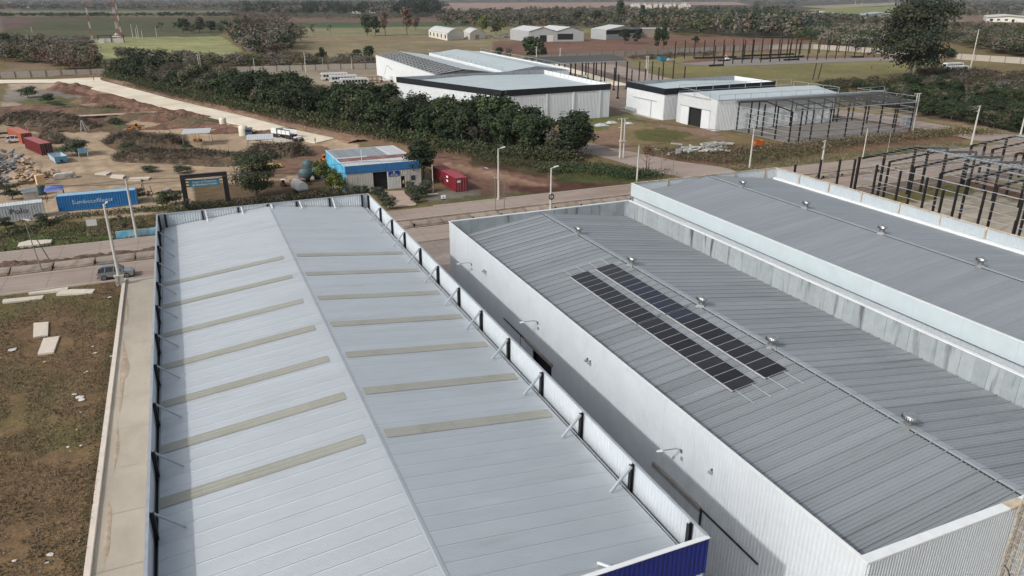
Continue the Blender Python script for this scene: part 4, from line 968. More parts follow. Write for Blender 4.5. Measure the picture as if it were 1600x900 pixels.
# ------------------------------------------------------------------ the silver car
def make_car(label, loc, rz, paint):
    t = thing("parked_car", label, "car", loc, rz)
    L = 4.25; W = 0.9
    body = [(-2.12, .42), (-2.1, .75), (-2.02, 1.0), (-1.3, 1.06), (0.72, 1.02), (1.1, 1.0), (1.75, .93), (2.06, .8), (2.12, .55), (2.1, .3), (1.72, .26), (1.62, .52), (1.28, .66), (.94, .52), (.84, .26), (-.9, .26), (-1.0, .52), (-1.33, .66), (-1.66, .52), (-1.76, .28), (-2.08, .32)]
    mb = MB()
    nb = len(body)
    rings = []
    for y, sx, sz in ((-W, 0.97, 0.985), (-W * 0.9, 1.0, 1.0), (W * 0.9, 1.0, 1.0), (W, 0.97, 0.985)):
        rings.append([(p[0] * sx, y, (p[1] - .3) * sz + .3) for p in body])
    vs = sum(rings, [])
    fs = [(j * nb + i, j * nb + (i + 1) % nb, (j + 1) * nb + (i + 1) % nb, (j + 1) * nb + i) for j in range(3) for i in range(nb)]
    fs += [tuple(range(nb - 1, -1, -1)), tuple(range(3 * nb, 4 * nb))]
    mb.add(vs, fs); mb.build("body", paint, t)
    # greenhouse
    g = [(-2.0, 1.02), (-1.78, 1.55), (-1.4, 1.64), (0.1, 1.64), (0.35, 1.58), (1.02, 1.02)]
    mb = MB(); n = len(g); vs = []
    for y, ins in ((-W + .04, 0), (-W + .17, 1), (W - .17, 1), (W - .04, 0)):
        for x, z in g: vs.append((x, y if True else y, z if ins else min(z, 1.03)))
    base = [(x, -W + .05, 1.02) for x, z in g]; 
    top_l = [(x, -W + .05 + (z - 1.02) * 0.22, z) for x, z in g]; top_r = [(x, W - .05 - (z - 1.02) * 0.22, z) for x, z in g]
    vs = top_l + top_r
    fs = [tuple(range(n - 1, -1, -1)), tuple(range(n, 2 * n))] + [(i, i + 1, n + i + 1, n + i) for i in range(n - 1)]
    MB().add(vs, fs).build("cabin", mat('car_glass', (0.012, 0.014, 0.018), 0.12, 0.0, 0.05, spec=0.8), t)
    mb = MB(); rp = [(-1.9, 1.5), (-1.72, 1.6), (-1.38, 1.675), (0.08, 1.675), (0.3, 1.63)]
    yy = lambda z: W - .03 - (z - 1.02) * 0.22
    vs = [(x, -yy(z), z) for x, z in rp] + [(x, yy(z), z) for x, z in rp]
    mb.add(vs, [(i, i + 1, 5 + i + 1, 5 + i) for i in range(4)])
    mb.build("roof", paint, t)
    for s in (-1, 1):
        for x0, x1 in ((-2.02, -1.82), (-1.18, -1.06), (-.18, -.08)):
            a = Vector((x0, s * (W - .035), 1.02)); b = Vector((x1 if x0 < -1.5 else x1 + .05, s * (yy(1.6)), 1.6))
            MB().beam(a, b, 0.07, 0.05).build("pillar", paint, t)
        MB().beam((.98, s * (W - .04), 1.04), (.33, s * yy(1.58), 1.6), 0.07, 0.05).build("pillar", paint, t)
        MB().beam((-1.7, s * (yy(1.6) - .12), 1.72), (.0, s * (yy(1.6) - .12), 1.72), 0.04, 0.04).build("roof_rail", M_black, t)
        MB().box(.78, .98, s * .97 - .1, s * .97 + .1, 1.0, 1.14).build("mirror", paint, t)
        MB().box(-1.1, .85, s * .905 - .012, s * .905 + .012, .28, .4).build("sill_trim", M_black, t)
        MB().box(1.95, 2.08, s * .62 - .16, s * .62 + .16, .68, .8).build("headlight", mat('headlight_glass', (.6, .62, .65), .15), t)
        MB().box(-2.12, -2.0, s * .72 - .12, s * .72 + .12, .78, .98).build("tail_light", mat('tail_light_red', (.25, .01, .01), .3), t)
        for x in (-1.33, 1.28):
            w = MB().cyl((x, s * .70, .35), (x, s * .915, .35), .35, n=20).build("wheel", mat('black_rubber', (0.02, 0.02, 0.02), 0.85), t)
            MB().cyl((x, s * .915, .35), (x, s * .925, .35), .23, n=12).build("rim", M_vent, w)
            MB().cyl((x, s * .926, .35), (x, s * .932, .35), .07, n=8).build("hub", M_black, w)
    MB().box(2.05, 2.13, -.5, .5, .42, .62).build("grille", M_black, t)
    MB().box(2.02, 2.14, -.86, .86, .25, .4).build("bumper", M_black, t)
    MB().box(-2.14, -2.04, -.86, .86, .28, .5).build("bumper", M_black, t)
    MB().box(-2.135, -2.1, -.26, .26, .6, .72).build("licence_plate", M_lampw, t)
    return t
M_silver = mat('silver_car_paint', (0.26, 0.27, 0.28), 0.35, 0.3, 0.02, 1)
make_car("silver compact SUV parked at the kerb beside the tall concrete pole", (-12.0, 102.75, 0.055), 0.0, M_silver)

# ------------------------------------------------------------------ containers
def text(body, size, m, parent, loc, rot, name="lettering", ext=0.008, align='LEFT', sx=1.0):
    cu = bpy.data.curves.new(name, 'FONT'); cu.body = body; cu.size = size; cu.extrude = ext; cu.align_x = align; cu.resolution_u = 2
    cu.materials.append(m)
    tmp = bpy.data.objects.new(name, cu); me = bpy.data.meshes.new_from_object(tmp); bpy.data.objects.remove(tmp)
    o = link(name, me, parent, loc); o.rotation_euler = rot; o.scale = (sx, 1, 1)
    return o
def container(label, loc, rz, L, side, roofm, frame=None, doors=None, name="shipping_container", W=2.44, H=2.6, group=None):
    t = thing(name, label, "shipping container", loc, rz, group)
    frame = frame or side
    MB().corr((0.08, 0.10), (L - .08, 0.10), 0.16, H - .1, 0.40, 0.09).build("side_wall", side, t)
    MB().corr((L - .08, W - .03), (0.08, W - .03), 0.16, H - .1, 0.28, 0.05).build("side_wall", side, t)
    MB().corr((0.03, W - .08), (0.03, 0.08), 0.16, H - .1, 0.28, 0.05).build("end_wall", side, t)
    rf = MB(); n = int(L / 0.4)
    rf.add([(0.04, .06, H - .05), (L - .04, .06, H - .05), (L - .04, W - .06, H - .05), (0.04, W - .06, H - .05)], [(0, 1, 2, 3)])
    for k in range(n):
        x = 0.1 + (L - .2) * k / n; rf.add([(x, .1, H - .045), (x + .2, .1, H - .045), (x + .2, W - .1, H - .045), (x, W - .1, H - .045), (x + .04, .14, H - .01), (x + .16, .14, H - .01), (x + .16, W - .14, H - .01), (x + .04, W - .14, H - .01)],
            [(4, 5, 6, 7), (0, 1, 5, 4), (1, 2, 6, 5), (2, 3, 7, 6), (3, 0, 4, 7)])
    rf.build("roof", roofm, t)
    fr = MB()
    for x in (0, L - .1):
        for y in (0, W - .1): fr.box(x, x + .1, y - .005, y + .105, 0.002, H + .003)
    for y in (0, W - .08):
        fr.box(.1, L - .1, y, y + .08, 0, .16); fr.box(.1, L - .1, y, y + .08, H - .1, H)
    for x in (0, L - .08): fr.box(x, x + .08, .1, W - .1, 0, .16); fr.box(x, x + .08, .1, W - .1, H - .1, H)
    fr.build("frame", frame, t)
    for s in (0, 1):
        d = MB(); y0 = .1 + s * (W / 2 - .1); y1 = y0 + W / 2 - .12
        d.box(L - .07, L - .02, y0, y1, .17, H - .11)
        for k in range(4): d.box(L - .02, L + .005, y0 + .08, y1 - .08, .3 + k * .56, .62 + k * .56)
        d = d.build("door", doors or side, t)
        for k in (.3, .75): MB().cyl((L + .03, y0 + k, .18), (L + .03, y0 + k, H - .12), .02, n=6).build("lock_bar", M_galvd, d)
    return t
def cpaint(name, col, **k): return mat(name, col, 0.5, 0.0, 0.12, 1.5, rnd=0.03, dirt=((col[0] * .5 + .06, col[1] * .5 + .04, col[2] * .5 + .03), .58, (1.2, 1.2, .35), .5), **k)
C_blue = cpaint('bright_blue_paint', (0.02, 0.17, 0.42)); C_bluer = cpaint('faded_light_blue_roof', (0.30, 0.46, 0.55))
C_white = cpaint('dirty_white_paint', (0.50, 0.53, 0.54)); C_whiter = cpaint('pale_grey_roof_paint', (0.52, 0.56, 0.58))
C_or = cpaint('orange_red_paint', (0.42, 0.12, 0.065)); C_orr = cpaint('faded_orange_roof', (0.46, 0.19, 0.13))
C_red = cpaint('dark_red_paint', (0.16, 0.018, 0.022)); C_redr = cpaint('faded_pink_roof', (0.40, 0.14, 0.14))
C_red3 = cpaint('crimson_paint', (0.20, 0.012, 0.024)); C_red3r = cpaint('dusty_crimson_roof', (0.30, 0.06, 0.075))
C_maroon = cpaint('maroon_door_paint', (0.07, 0.010, 0.014))
M_txtw = mat('white_spray_paint', (0.75, 0.77, 0.78), 0.8, 0, 0.25, 3)
M_txtb = mat('black_spray_paint', (0.02, 0.02, 0.02), 0.8)
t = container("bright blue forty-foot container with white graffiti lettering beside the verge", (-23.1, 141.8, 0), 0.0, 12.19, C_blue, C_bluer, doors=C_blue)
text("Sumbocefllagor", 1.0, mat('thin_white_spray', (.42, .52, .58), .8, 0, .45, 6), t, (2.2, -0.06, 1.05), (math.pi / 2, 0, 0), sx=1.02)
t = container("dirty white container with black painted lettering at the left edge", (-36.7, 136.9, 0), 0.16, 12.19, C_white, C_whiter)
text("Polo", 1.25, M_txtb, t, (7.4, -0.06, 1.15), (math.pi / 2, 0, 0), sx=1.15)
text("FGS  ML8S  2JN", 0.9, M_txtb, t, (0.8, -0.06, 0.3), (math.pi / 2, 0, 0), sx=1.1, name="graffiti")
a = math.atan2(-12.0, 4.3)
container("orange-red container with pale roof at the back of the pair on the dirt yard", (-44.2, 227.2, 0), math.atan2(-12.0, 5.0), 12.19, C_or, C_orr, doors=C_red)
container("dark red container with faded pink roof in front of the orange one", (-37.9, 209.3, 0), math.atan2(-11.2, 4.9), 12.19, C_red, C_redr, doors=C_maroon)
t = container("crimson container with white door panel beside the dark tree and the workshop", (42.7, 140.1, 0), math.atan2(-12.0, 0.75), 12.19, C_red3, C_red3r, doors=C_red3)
mb = MB(); mb.box(12.185, 12.2, 0.25, 1.0, 1.75, 2.15); mb.build("door_placard", M_txtw, t)
mb = MB(); mb.box(7.6, 8.4, -0.05, -0.035, 1.9, 2.25); mb.box(7.6, 8.4, -0.05, -0.035, 1.1, 1.5); mb.build("side_marking", M_txtw, t)

# ------------------------------------------------------------------ blue workshop
M_wblue = mat('blue_corrugated_band', (0.03, 0.15, 0.34), 0.5, 0, 0.08, 1, dirt=((0.1, 0.2, 0.3), .6, (1, 1, .3), .4))
M_wcream = mat('cream_corrugated_wall', (0.42, 0.40, 0.36), 0.6, 0, 0.08, 1, dirt=((0.26, 0.24, 0.2), .56, (1.5, 1.5, .25), .7))
M_mural = mat('sky_blue_mural', (0.06, 0.33, 0.56), 0.6, 0, 0.25, 0.8, col2=(0.14, 0.48, 0.62), dirt=((0.5, 0.62, 0.66), .6, (.9, .9, .5), .8))
M_oldroof = mat('old_grey_roof_sheet', (0.22, 0.245, 0.26), 0.6, 0.1, 0.12, 1.5, rnd=0.12)
M_oldroofw = mat('white_roof_sheet', (0.47, 0.49, 0.50), 0.6, 0.1, 0.1, 1.5, rnd=0.05)
M_rustroof = mat('rusty_roof_sheet', (0.15, 0.06, 0.05), 0.8, 0.0, 0.3, 2.0, rnd=0.2, col2=(0.24, 0.14, 0.12))
S = thing("workshop", "small blue and cream workshop with mural side wall and patched roof", "workshop", (24.5, 135.1, 0))
WX, WY, WZ = 14.1, 20.0, 4.9
MB().corr((0, 0), (5.1, 0), 0, 3.5, .3, .05).build("front_wall", M_wcream, S)
MB().corr((5.1, 0), (7.75, 0), 3.45, 3.5, .3, .05).build("front_wall", M_wcream, S)
MB().corr((7.75, 0), (10.4, 0), 0, 3.5, .3, .05).build("front_wall", mat('white_panel_wall', (.5, .5, .48), .6, 0, .06), S)
MB().corr((11.15, 0), (14.4, 0), 0, 3.5, .3, .05).build("front_wall", M_wcream, S)
MB().corr((10.4, 0), (11.15, 0), 2.3, 3.5, .3, .05).build("front_wall", M_wcream, S)
MB().corr((-0.03, -0.06), (14.15, -0.06), 3.5, 5.0, .3, .05).build("blue_band", M_wblue, S)
MB().corr((0, WY), (0, 0), 0, 1, .3, .04, zf=lambda q: 4.4 + 0.8 * q).build("mural_wall", M_mural, S)
MB().corr((14.4, 0), (14.4, WY), 0, 4.4, .3, .05).build("side_wall", M_wcream, S)
MB().corr((14.4, WY), (0, WY), 0, 4.2, .3, .05).build("back_wall", M_wcream, S)
MB().box(5.0, 7.8, 0.5, 0.6, 0, 3.6).build("dark_doorway", M_dark, S)  # black panels behind both openings paint the darkness inside
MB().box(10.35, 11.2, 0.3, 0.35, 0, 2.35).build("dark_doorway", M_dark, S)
MB().box(12.4, 13.2, -0.1, -0.04, 1.35, 2.25).build("window_frame", M_black, S)
MB().box(12.46, 13.14, -0.12, -0.1, 1.4, 2.2).build("window_pane", mat('dark_window_pane', (.05, .06, .07), .2), S)
MB().beam((-0.05, 0, 5.02), (-0.05, WY, 4.45), .12, .08).build("edge_trim", M_coping, S)
MB().box(8.0, 10.2, -.12, -.07, 2.45, 3.4).build("sign_board", mat('deep_blue_sign', (0.008, 0.025, 0.20), .5), S)
text("Dirección de", .22, M_txtw, S, (9.1, -.13, 2.76), (math.pi / 2, 0, 0), align='CENTER'); text("Servicios Públicos", .24, M_txtw, S, (9.1, -.13, 2.54), (math.pi / 2, 0, 0), align='CENTER')
MB().cyl((9.1, -.14, 3.16), (9.1, -.121, 3.16), .17, n=14).build("sign_emblem", mat('yellow_green_emblem', (.4, .5, .25), .6), S)
zr = lambda y: 5.0 - 0.029 * y
pch = [(0.1, 5.0, 'w'), (5.0, 8.6, 'r'), (8.6, 9.8, 'w'), (9.8, 19.6, 'g'), (19.6, 20.0, 'w')]
for y0, y1, k in pch:
    for q in range(14):
        x0 = 0.05 + q * 1.02; mm = {'w': M_oldroofw, 'r': M_rustroof, 'g': M_oldroofw if q > 9 else M_oldroof}[k]
        if k == 'w' and 8 < y0 < 9 and q > 5: mm = M_oldroof if q < 10 else M_oldroofw
        mb = MB(); pts = [(0, 0), (.2, .0), (.25, .03), (.35, .03), (.4, 0), (.6, 0), (.65, .03), (.75, .03), (.8, 0), (1.0, 0)]
        vs = [(x0 + px, yy_, zr(yy_) + pz + (0.01 if q % 2 else 0)) for yy_ in (y0 - .08, y1) for px, pz in pts]
        mb.add(vs, [(i, i + 1, 10 + i + 1, 10 + i) for i in range(9)]); mb.build("roof_sheet", mm, S)
MB().cyl((3.7, 2.5, 4.9), (3.7, 2.5, 7.4), .05, n=8).build("vent_pipe", M_coping, S)
# person standing in the side doorway of the workshop
M_cloth = mat('dark_work_clothes', (0.03, 0.035, 0.045), .9); M_orange = mat('orange_work_vest', (0.5, 0.16, 0.04), .8); M_skin = mat('skin', (0.35, 0.2, 0.13), .6)
def person(label, loc, rz, shirt, legs=M_cloth, walk=0.25):
    bm = MB()
    t = thing("person", label, "person", loc, rz)
    J = [(0, 0, .95), (0, 0, 1.2), (0, 0, 1.42), (0, 0, 1.5), (0, .02, 1.58), (0, .03, 1.7),            # pelvis..head
         (-.19, 0, 1.4), (-.24, .05, 1.12), (-.22, .15, .9), (.19, 0, 1.4), (.24, -.03, 1.12), (.23, .02, .88),
         (-.1, 0, .9), (-.11, walk * .5, .5), (-.11, walk * .45, .08), (.1, 0, .9), (.11, -walk * .3, .5), (.11, -walk * .7, .1),
         (-.11, walk * .45 + .14, .04), (.11, -walk * .7 + .14, .05)]
    R = [.15, .14, .15, .06, .06, .095, .06, .045, .035, .06, .045, .035, .09, .065, .045, .09, .065, .045, .035, .035]
    E = [(0, 1), (1, 2), (2, 3), (3, 4), (4, 5), (2, 6), (6, 7), (7, 8), (2, 9), (9, 10), (10, 11), (0, 12), (12, 13), (13, 14), (0, 15), (15, 16), (16, 17), (14, 18), (17, 19)]
    me = bpy.data.meshes.new("body"); me.from_pydata(J, E, []); me.update()
    o = link("body", me, t)
    sk = o.modifiers.new("skin", 'SKIN'); sk.use_smooth_shade = True
    for i, r in enumerate(R): me.skin_vertices[0].data[i].radius = (r, r * .8)
    me.skin_vertices[0].data[0].use_root = True
    o.modifiers.new("sub", 'SUBSURF').levels = 1
    m = bpy.data.materials.new("clothed_body"); m.use_nodes = True; nt = m.node_tree; B = nt.nodes["Principled BSDF"]; B.inputs["Roughness"].default_value = .85
    tc = nt.nodes.new("ShaderNodeTexCoord"); sp = nt.nodes.new("ShaderNodeSeparateXYZ"); nt.links.new(tc.outputs["Object"], sp.inputs[0])
    cr = nt.nodes.new("ShaderNodeValToRGB"); cr.color_ramp.interpolation = 'CONSTANT'; e = cr.color_ramp.elements
    e[0].position = 0; e[0].color = (.02, .015, .012, 1); e[1].position = .05; e[1].color = legs
    for p_, c_ in ((.5, shirt), (.8, (.35, .2, .13, 1)), (.925, (.03, .02, .015, 1))):
        q = e.new(p_); q.color = c_
    dv = nt.nodes.new("ShaderNodeMath"); dv.operation = 'DIVIDE'; dv.inputs[1].default_value = 1.9; nt.links.new(sp.outputs[2], dv.inputs[0]); nt.links.new(dv.outputs[0], cr.inputs[0]); nt.links.new(cr.outputs[0], B.inputs["Base Color"])
    me.materials.append(m)
    return t
person("person in tan top standing in the narrow doorway of the workshop", (35.3, 134.7, 0), 3.1, (.35, .22, .12, 1), (.02, .02, .03, 1), 0.05)
person("worker in orange top standing at the far end of the pale track", (*gp(147, 127)[:2], 0.18), 1.0, (.5, .2, .05, 1), (.05, .05, .07, 1), .2)
person("worker in pale helmet by the near end of the pale track", (*gp(493, 225)[:2], 0), 2.0, (.12, .14, .16, 1), (.1, .09, .08, 1), .2)
person("worker crouching figure on the pale track near the trailer", (*gp(478, 207)[:2], 0.16), .5, (.45, .3, .2, 1), (.2, .12, .08, 1), .3)
# small road sign and white board on the verge
t = thing("road_sign", "small white and blue sign on the verge in front of the crimson container", "sign", (*gp(693, 319)[:2], 0))
MB().cyl((0, 0, 0), (0, 0, 1.3), .04, n=8).build("post", M_thin, t)
MB().box(-.42, .42, -.04, .0, .75, 1.65).build("panel", M_txtw, t); text("A", .5, mat('sign_blue_print', (.01, .02, .12), .5), t, (0, -.05, 1.05), (math.pi / 2, 0, 0), align='CENTER'); MB().box(-.42, .42, -.046, -.041, .75, .98).build("sign_band", mat('sign_blue_print', (.01, .02, .12), .5), t)
t = thing("board_sign", "blank white board on two posts on the green verge below the blue container", "sign", (*gp(145.5, 360)[:2], 0))
MB().box(-.72, .72, -.03, .03, .75, 1.75).build("panel", M_lampw, t)
for x in (-.62, .62): MB().box(x - .03, x + .03, -.02, .04, 0, .76).build("post", M_thin, t)
# entrance gate frame with hanging sign
t = thing("entrance_gate", "black portal frame holding a hanging blue sign at the site entrance", "gate", (0.4, 134.9, 0))
mb = MB(); mb.box(-3.75, -2.95, -.3, .3, 0, 5.3); mb.build("post", M_black, t); mb = MB(); mb.box(2.95, 3.75, -.3, .3, 0, 5.3); mb.build("post", M_black, t)
MB().box(-3.75, 3.75, -.302, .302, 5.3, 5.95).build("beam", M_black, t)
MB().box(-2.5, 2.4, -.06, .0, 3.75, 4.95).build("sign_panel", mat('teal_blue_sign', (0.05, 0.20, 0.30), .5, 0, .08, 1), t)
text("Centro de Tratamiento", .4, M_txtw, t, (0, -.075, 4.45), (math.pi / 2, 0, 0), align='CENTER'); text("de Residuos Verdes", .5, M_txtw, t, (0, -.075, 3.93), (math.pi / 2, 0, 0), align='CENTER')
for x in (-3.05, 2.4):
    for z in (3.8, 4.3, 4.8): MB().box(x, x + .65, -.04, .02, z, z + .22).build("wooden_slat", mat('weathered_wood', (.24, .17, .11), .8, 0, .2, 3), t)
for x in (-2, -.3, 1.8): MB().box(x, x + .03, -.04, -.01, 4.95, 5.3).build("hanger", M_thin, t)
# painted low wall
t = thing("painted_wall", "low blue painted wall with pale mural blotches on the verge", "wall", (-13.1, 120.9, 0), 0.02)
MB().box(0, 6.2, 0, .18, 0, 1.15).build("wall_panel", mat('blue_mural_wall', (0.10, 0.38, 0.52), .7, 0, .25, 1.2, col2=(.35, .5, .56), dirt=((.03, .15, .35), .6, (1.2, 1.2, 1.2), .7)), t)
MB().box(6.2, 12.6, 0.02, .2, 0, 1.15).build("wall_panel", mat('blue_mural_wall', (0.10, 0.38, 0.52), .7, 0, .25, 1.2), t)

# ------------------------------------------------------------------ skip, canopies, tanks, machines
t = thing("skip", "open blue and white steel skip on the dirt yard", "skip", (-27.7, 186.4, 0), math.atan2(5.6, -1.9) - math.pi / 2)
prof = [(-1.05, .15, 0), (1.05, .15, 0), (1.25, 0, 1.35), (-1.25, 0, 1.35)]
mb = MB(); L = 5.4
mb.add([(-1.1, 0, .15), (1.1, 0, .15), (1.1, L, .15), (-1.1, L, .15), (-1.3, -.3, 1.5), (1.3, -.3, 1.5), (1.3, L + .3, 1.5), (-1.3, L + .3, 1.5)], [(0, 3, 2, 1), (1, 2, 6, 5), (2, 3, 7, 6), (3, 0, 4, 7)])
mb.build("hull", mat('faded_white_blue_paint', (.42, .47, .52), .6, 0, .15, 1.5, dirt=((.12, .1, .09), .55, (1, 1, 1), .6)), t)
mb = MB(); mb.add([(-1.1, 0, .15), (1.1, 0, .15), (1.3, -.3, 1.5), (-1.3, -.3, 1.5)], [(0, 1, 2, 3)]); mb.build("end_panel", mat('light_blue_skip_paint', (.12, .33, .5), .6, 0, .12, 2), t)
mb = MB()
for a_, b_ in (((-1.3, -.3), (1.3, -.3)), ((1.3, -.3), (1.3, L + .3)), ((1.3, L + .3), (-1.3, L + .3)), ((-1.3, L + .3), (-1.3, -.3))): mb.beam((*a_, 1.5), (*b_, 1.5), .12, .1)
mb.build("rim", mat('light_blue_skip_paint', (.12, .33, .5), .6, 0, .12, 2), t)
MB().box(-.25, .25, -.45, -.2, .3, .8).build("hook_plate", mat('dark_blue_steel', (.01, .03, .12), .5), t)
for x in (-.6, .6): MB().box(x - .1, x + .1, 0.1, L - .1, 0, .15).build("skid", M_black, t)

def canopy(label, loc, rz, w, d, h, m):
    t = thing("shade_canopy", label, "canopy", loc, rz)
    mb = MB(); n = int(w / .5); pts = []
    for k in range(n):
        x = -w / 2 + w * k / n; s = w / n
        pts += [(x, 0), (x + s * .4, 0), (x + s * .5, .04), (x + s * .9, .04)]
    pts.append((w / 2, 0)); N_ = len(pts)
    vs = [(x, -d / 2, h + z) for x, z in pts] + [(x, d / 2, h + .25 + z) for x, z in pts]
    mb.add(vs, [(i, i + 1, N_ + i + 1, N_ + i) for i in range(N_ - 1)]); mb.build("roof", m, t)
    for x in (-w / 2 + .15, 0, w / 2 - .15):
        for y in (-d / 2 + .15, d / 2 - .15): MB().cyl((x, y, 0), (x, y, h + (.22 if y > 0 else 0)), .06, n=8).build("post", M_thin, t)
    for y in (-d / 2 + .15, d / 2 - .15): MB().beam((-w / 2, y, h - .05 + (.24 if y > 0 else 0)), (w / 2, y, h - .05 + (.24 if y > 0 else 0)), .08).build("beam", M_thin, t)
    return t
M_can = mat('canopy_sheet', (.48, .50, .51), .6, .1, .08, 1)
canopy("open canopy with pale sheet roof over an orange machine", (0.6, 198.9, 0), -0.12, 6.4, 6.2, 3.1, M_can)
canopy("second open canopy with pale sheet roof beside the gravel pad", (14.2, 184.8, 0), -0.1, 6.0, 6.2, 3.0, M_can)
def tank(label, loc, r, h, m, name="water_tank"):
    t = thing(name, label, "tank", loc)
    MB().lathe((0, 0, 0), [(r, 0), (r * 1.02, h * .25), (r, h * .28), (r * 1.02, h * .55), (r, h * .58), (r * 1.02, h * .85), (r * .8, h * .95), (r * .25, h), (.001, h)], 20).build("tank_body", m, t, smooth=True)
    MB().lathe((0, 0, h * .98), [(r * .25, 0), (r * .25, .12), (.001, .14)], 12).build("lid", m, t)
M_cream = mat('cream_plastic', (.58, .54, .44), .5, 0, .06, 2)
tank("tall cream water tank beside the pale track", (*gp(349, 197)[:2], 0), .95, 2.4, M_cream)
tank("cream water tank beside the dark van by the gravel pad", (*gp(381, 212)[:2], 0), 1.15, 2.7, M_cream)
M_teal = mat('teal_steel_tank', (.06, .10, .105), .6, .1, .3, 1.2)
def htank(label, px, py, r, l, rz):
    p = gp(px, py)
    t = thing("steel_tank", label, "tank", (p.x, p.y, 0), rz)
    MB().cyl((-l / 2, 0, r + .3), (l / 2, 0, r + .3), r, n=18).build("drum", M_teal, t)
    for s in (-1, 1):
        mb = MB(); n = 18; pr = None
        vs = [(s * l / 2, r * math.cos(2 * math.pi * i / n), r + .3 + r * math.sin(2 * math.pi * i / n)) for i in range(n)] + [(s * (l / 2 + r * .35), r * .6 * math.cos(2 * math.pi * i / n), r + .3 + r * .6 * math.sin(2 * math.pi * i / n)) for i in range(n)] + [(s * (l / 2 + r * .45), 0, r + .3)]
        fs = [(i, (i + 1) % n, n + (i + 1) % n, n + i) for i in range(n)] + [(n + i, n + (i + 1) % n, 2 * n) for i in range(n)]
        MB().add(vs, fs).build("end_cap", M_teal, t, smooth=True)
        MB().box(s * l / 3 - .1, s * l / 3 + .1, -r * .6, r * .6, 0, .5).build("cradle", M_black, t)
htank("teal steel tank lying near the workshop, furthest of the three", 482, 266, .95, 1.6, 1.9)
htank("teal steel tank lying against the yellow-green shrub", 496, 279, 1.0, 1.8, 1.4)
htank("dark open-ended teal drum in front of the other two tanks", 478, 284, 1.25, 1.6, 1.2)

M_yel = mat('yellow_machine_paint', (.48, .30, .05), .5, 0, .15, 2); M_orm = mat('orange_machine_paint', (.55, .20, .03), .5, 0, .15, 2); M_tyr = mat('black_rubber', (0.02, 0.02, 0.02), 0.85)
K_ = .62
def machine(name, label, cat, px, py, rz, m, cab=True, arm='loader', s=1.0, loc=None):
    p = loc or gp(px, py); t = thing(name, label, cat, (p[0], p[1], 0), rz); t.scale = (s * K_, s * K_, s * K_)
    mb = MB(); mb.add([(-2.0, -.55, .7), (.3, -.55, .7), (.3, .55, .7), (-2.0, .55, .7), (-1.9, -.5, 1.5), (.2, -.5, 1.65), (.2, .5, 1.65), (-1.9, .5, 1.5)],
        [(0, 3, 2, 1), (4, 5, 6, 7), (0, 1, 5, 4), (1, 2, 6, 5), (2, 3, 7, 6), (3, 0, 4, 7)]); mb.build("engine_housing", m, t)
    MB().box(.3, 1.9, -.45, .45, .6, 1.15).build("front_frame", m, t)
    if cab:
        mb = MB()
        for x in (-.5, .55):
            for y in (-.45, .45): mb.box(x - .05, x + .05, y - .05, y + .05, 1.5, 2.75)
        mb.box(-.65, .7, -.6, .6, 2.75, 2.88); mb.build("cab_frame", m, t)
        MB().box(-.42, .47, -.42, .42, 1.5, 2.72).build("cab_glass", mat('car_glass', (0.012, 0.014, 0.018), 0.12), t)
    for x in (-1.35, 1.2):
        for y in (-.85, .85):
            w = MB().cyl((x, y - .22, .68), (x, y + .22, .68), .68, n=16).build("wheel", M_tyr, t)
            MB().cyl((x, y + (.225 if y > 0 else -.225), .68), (x, y + (.24 if y > 0 else -.24), .68), .3, n=10).build("rim", m, w)
    if arm == 'loader':
        for y in (-.4, .4): MB().beam((.5, y, 1.7), (2.7, y, .7), .14, .22).build("lift_arm", m, t)
        mb = MB(); mb.side([(2.6, .25), (3.5, .1), (3.55, .2), (2.8, .5), (2.75, 1.1), (2.6, 1.15)], -1.1, 1.1); mb.build("bucket", m, t)
    elif arm == 'backhoe':
        MB().beam((-1.9, 0, 1.2), (-2.9, 0, 2.9), .2, .3).build("boom", m, t); MB().beam((-2.9, 0, 2.9), (-3.6, 0, 1.3), .16, .22).build("dipper", m, t)
        MB().side([(-3.9, .8), (-3.3, .8), (-3.4, 1.4), (-3.7, 1.4)], -.3, .3).build("bucket", M_black, t)
        for y in (-.4, .4): MB().beam((.5, y, 1.6), (2.5, y, .7), .12, .2).build("lift_arm", m, t)
        MB().side([(2.4, .25), (3.2, .1), (3.2, .2), (2.6, .5), (2.55, 1.0), (2.4, 1.05)], -1.1, 1.1).build("bucket", m, t)
    elif arm == 'chute':
        MB().beam((1.0, 0, 1.2), (2.4, 0, 2.6), .5, .35).build("discharge_chute", m, t)
    return t
machine("wheel_loader", "pale yellow wheel loader beside the long brush heap", "loader", 427, 262, 0.15, mat('pale_yellow_paint', (.52, .42, .14), .5, 0, .15, 2), cab=False, s=.95)
machine("wheel_loader", "orange wheel loader with rounded roof on the dirt beyond the brush heap", "loader", 214, 203, 0.1, M_orm, s=1.0)
machine("backhoe", "small orange backhoe left of the orange wheel loader", "backhoe", 203, 204, 2.2, M_orm, arm='backhoe', s=.7)
machine("wood_chipper", "orange chipping machine under the pale canopy", "machine", 309, 221, 2.4, M_orm, cab=False, arm='chute', s=.8)
machine("backhoe", "orange backhoe parked against the mural wall of the workshop", "backhoe", 507, 254, 1.7, M_orm, arm='backhoe', s=.95)
machine("wood_chipper", "yellow machine under the second canopy behind the brush heap", "machine", 408, 232, .4, M_yel, cab=False, arm='chute', s=.75)
M_trac = mat('dark_red_tractor', (.10, .02, .02), .5, 0, .2, 2)
t = machine("tractor", "small dark tractor with white flat roof beside the bare tree", "tractor", 443, 291, -1.5, M_trac, arm='none', s=.72)
MB().box(-.9, .9, -.9, .9, 2.88, 3.05).build("roof", M_lampw, t)
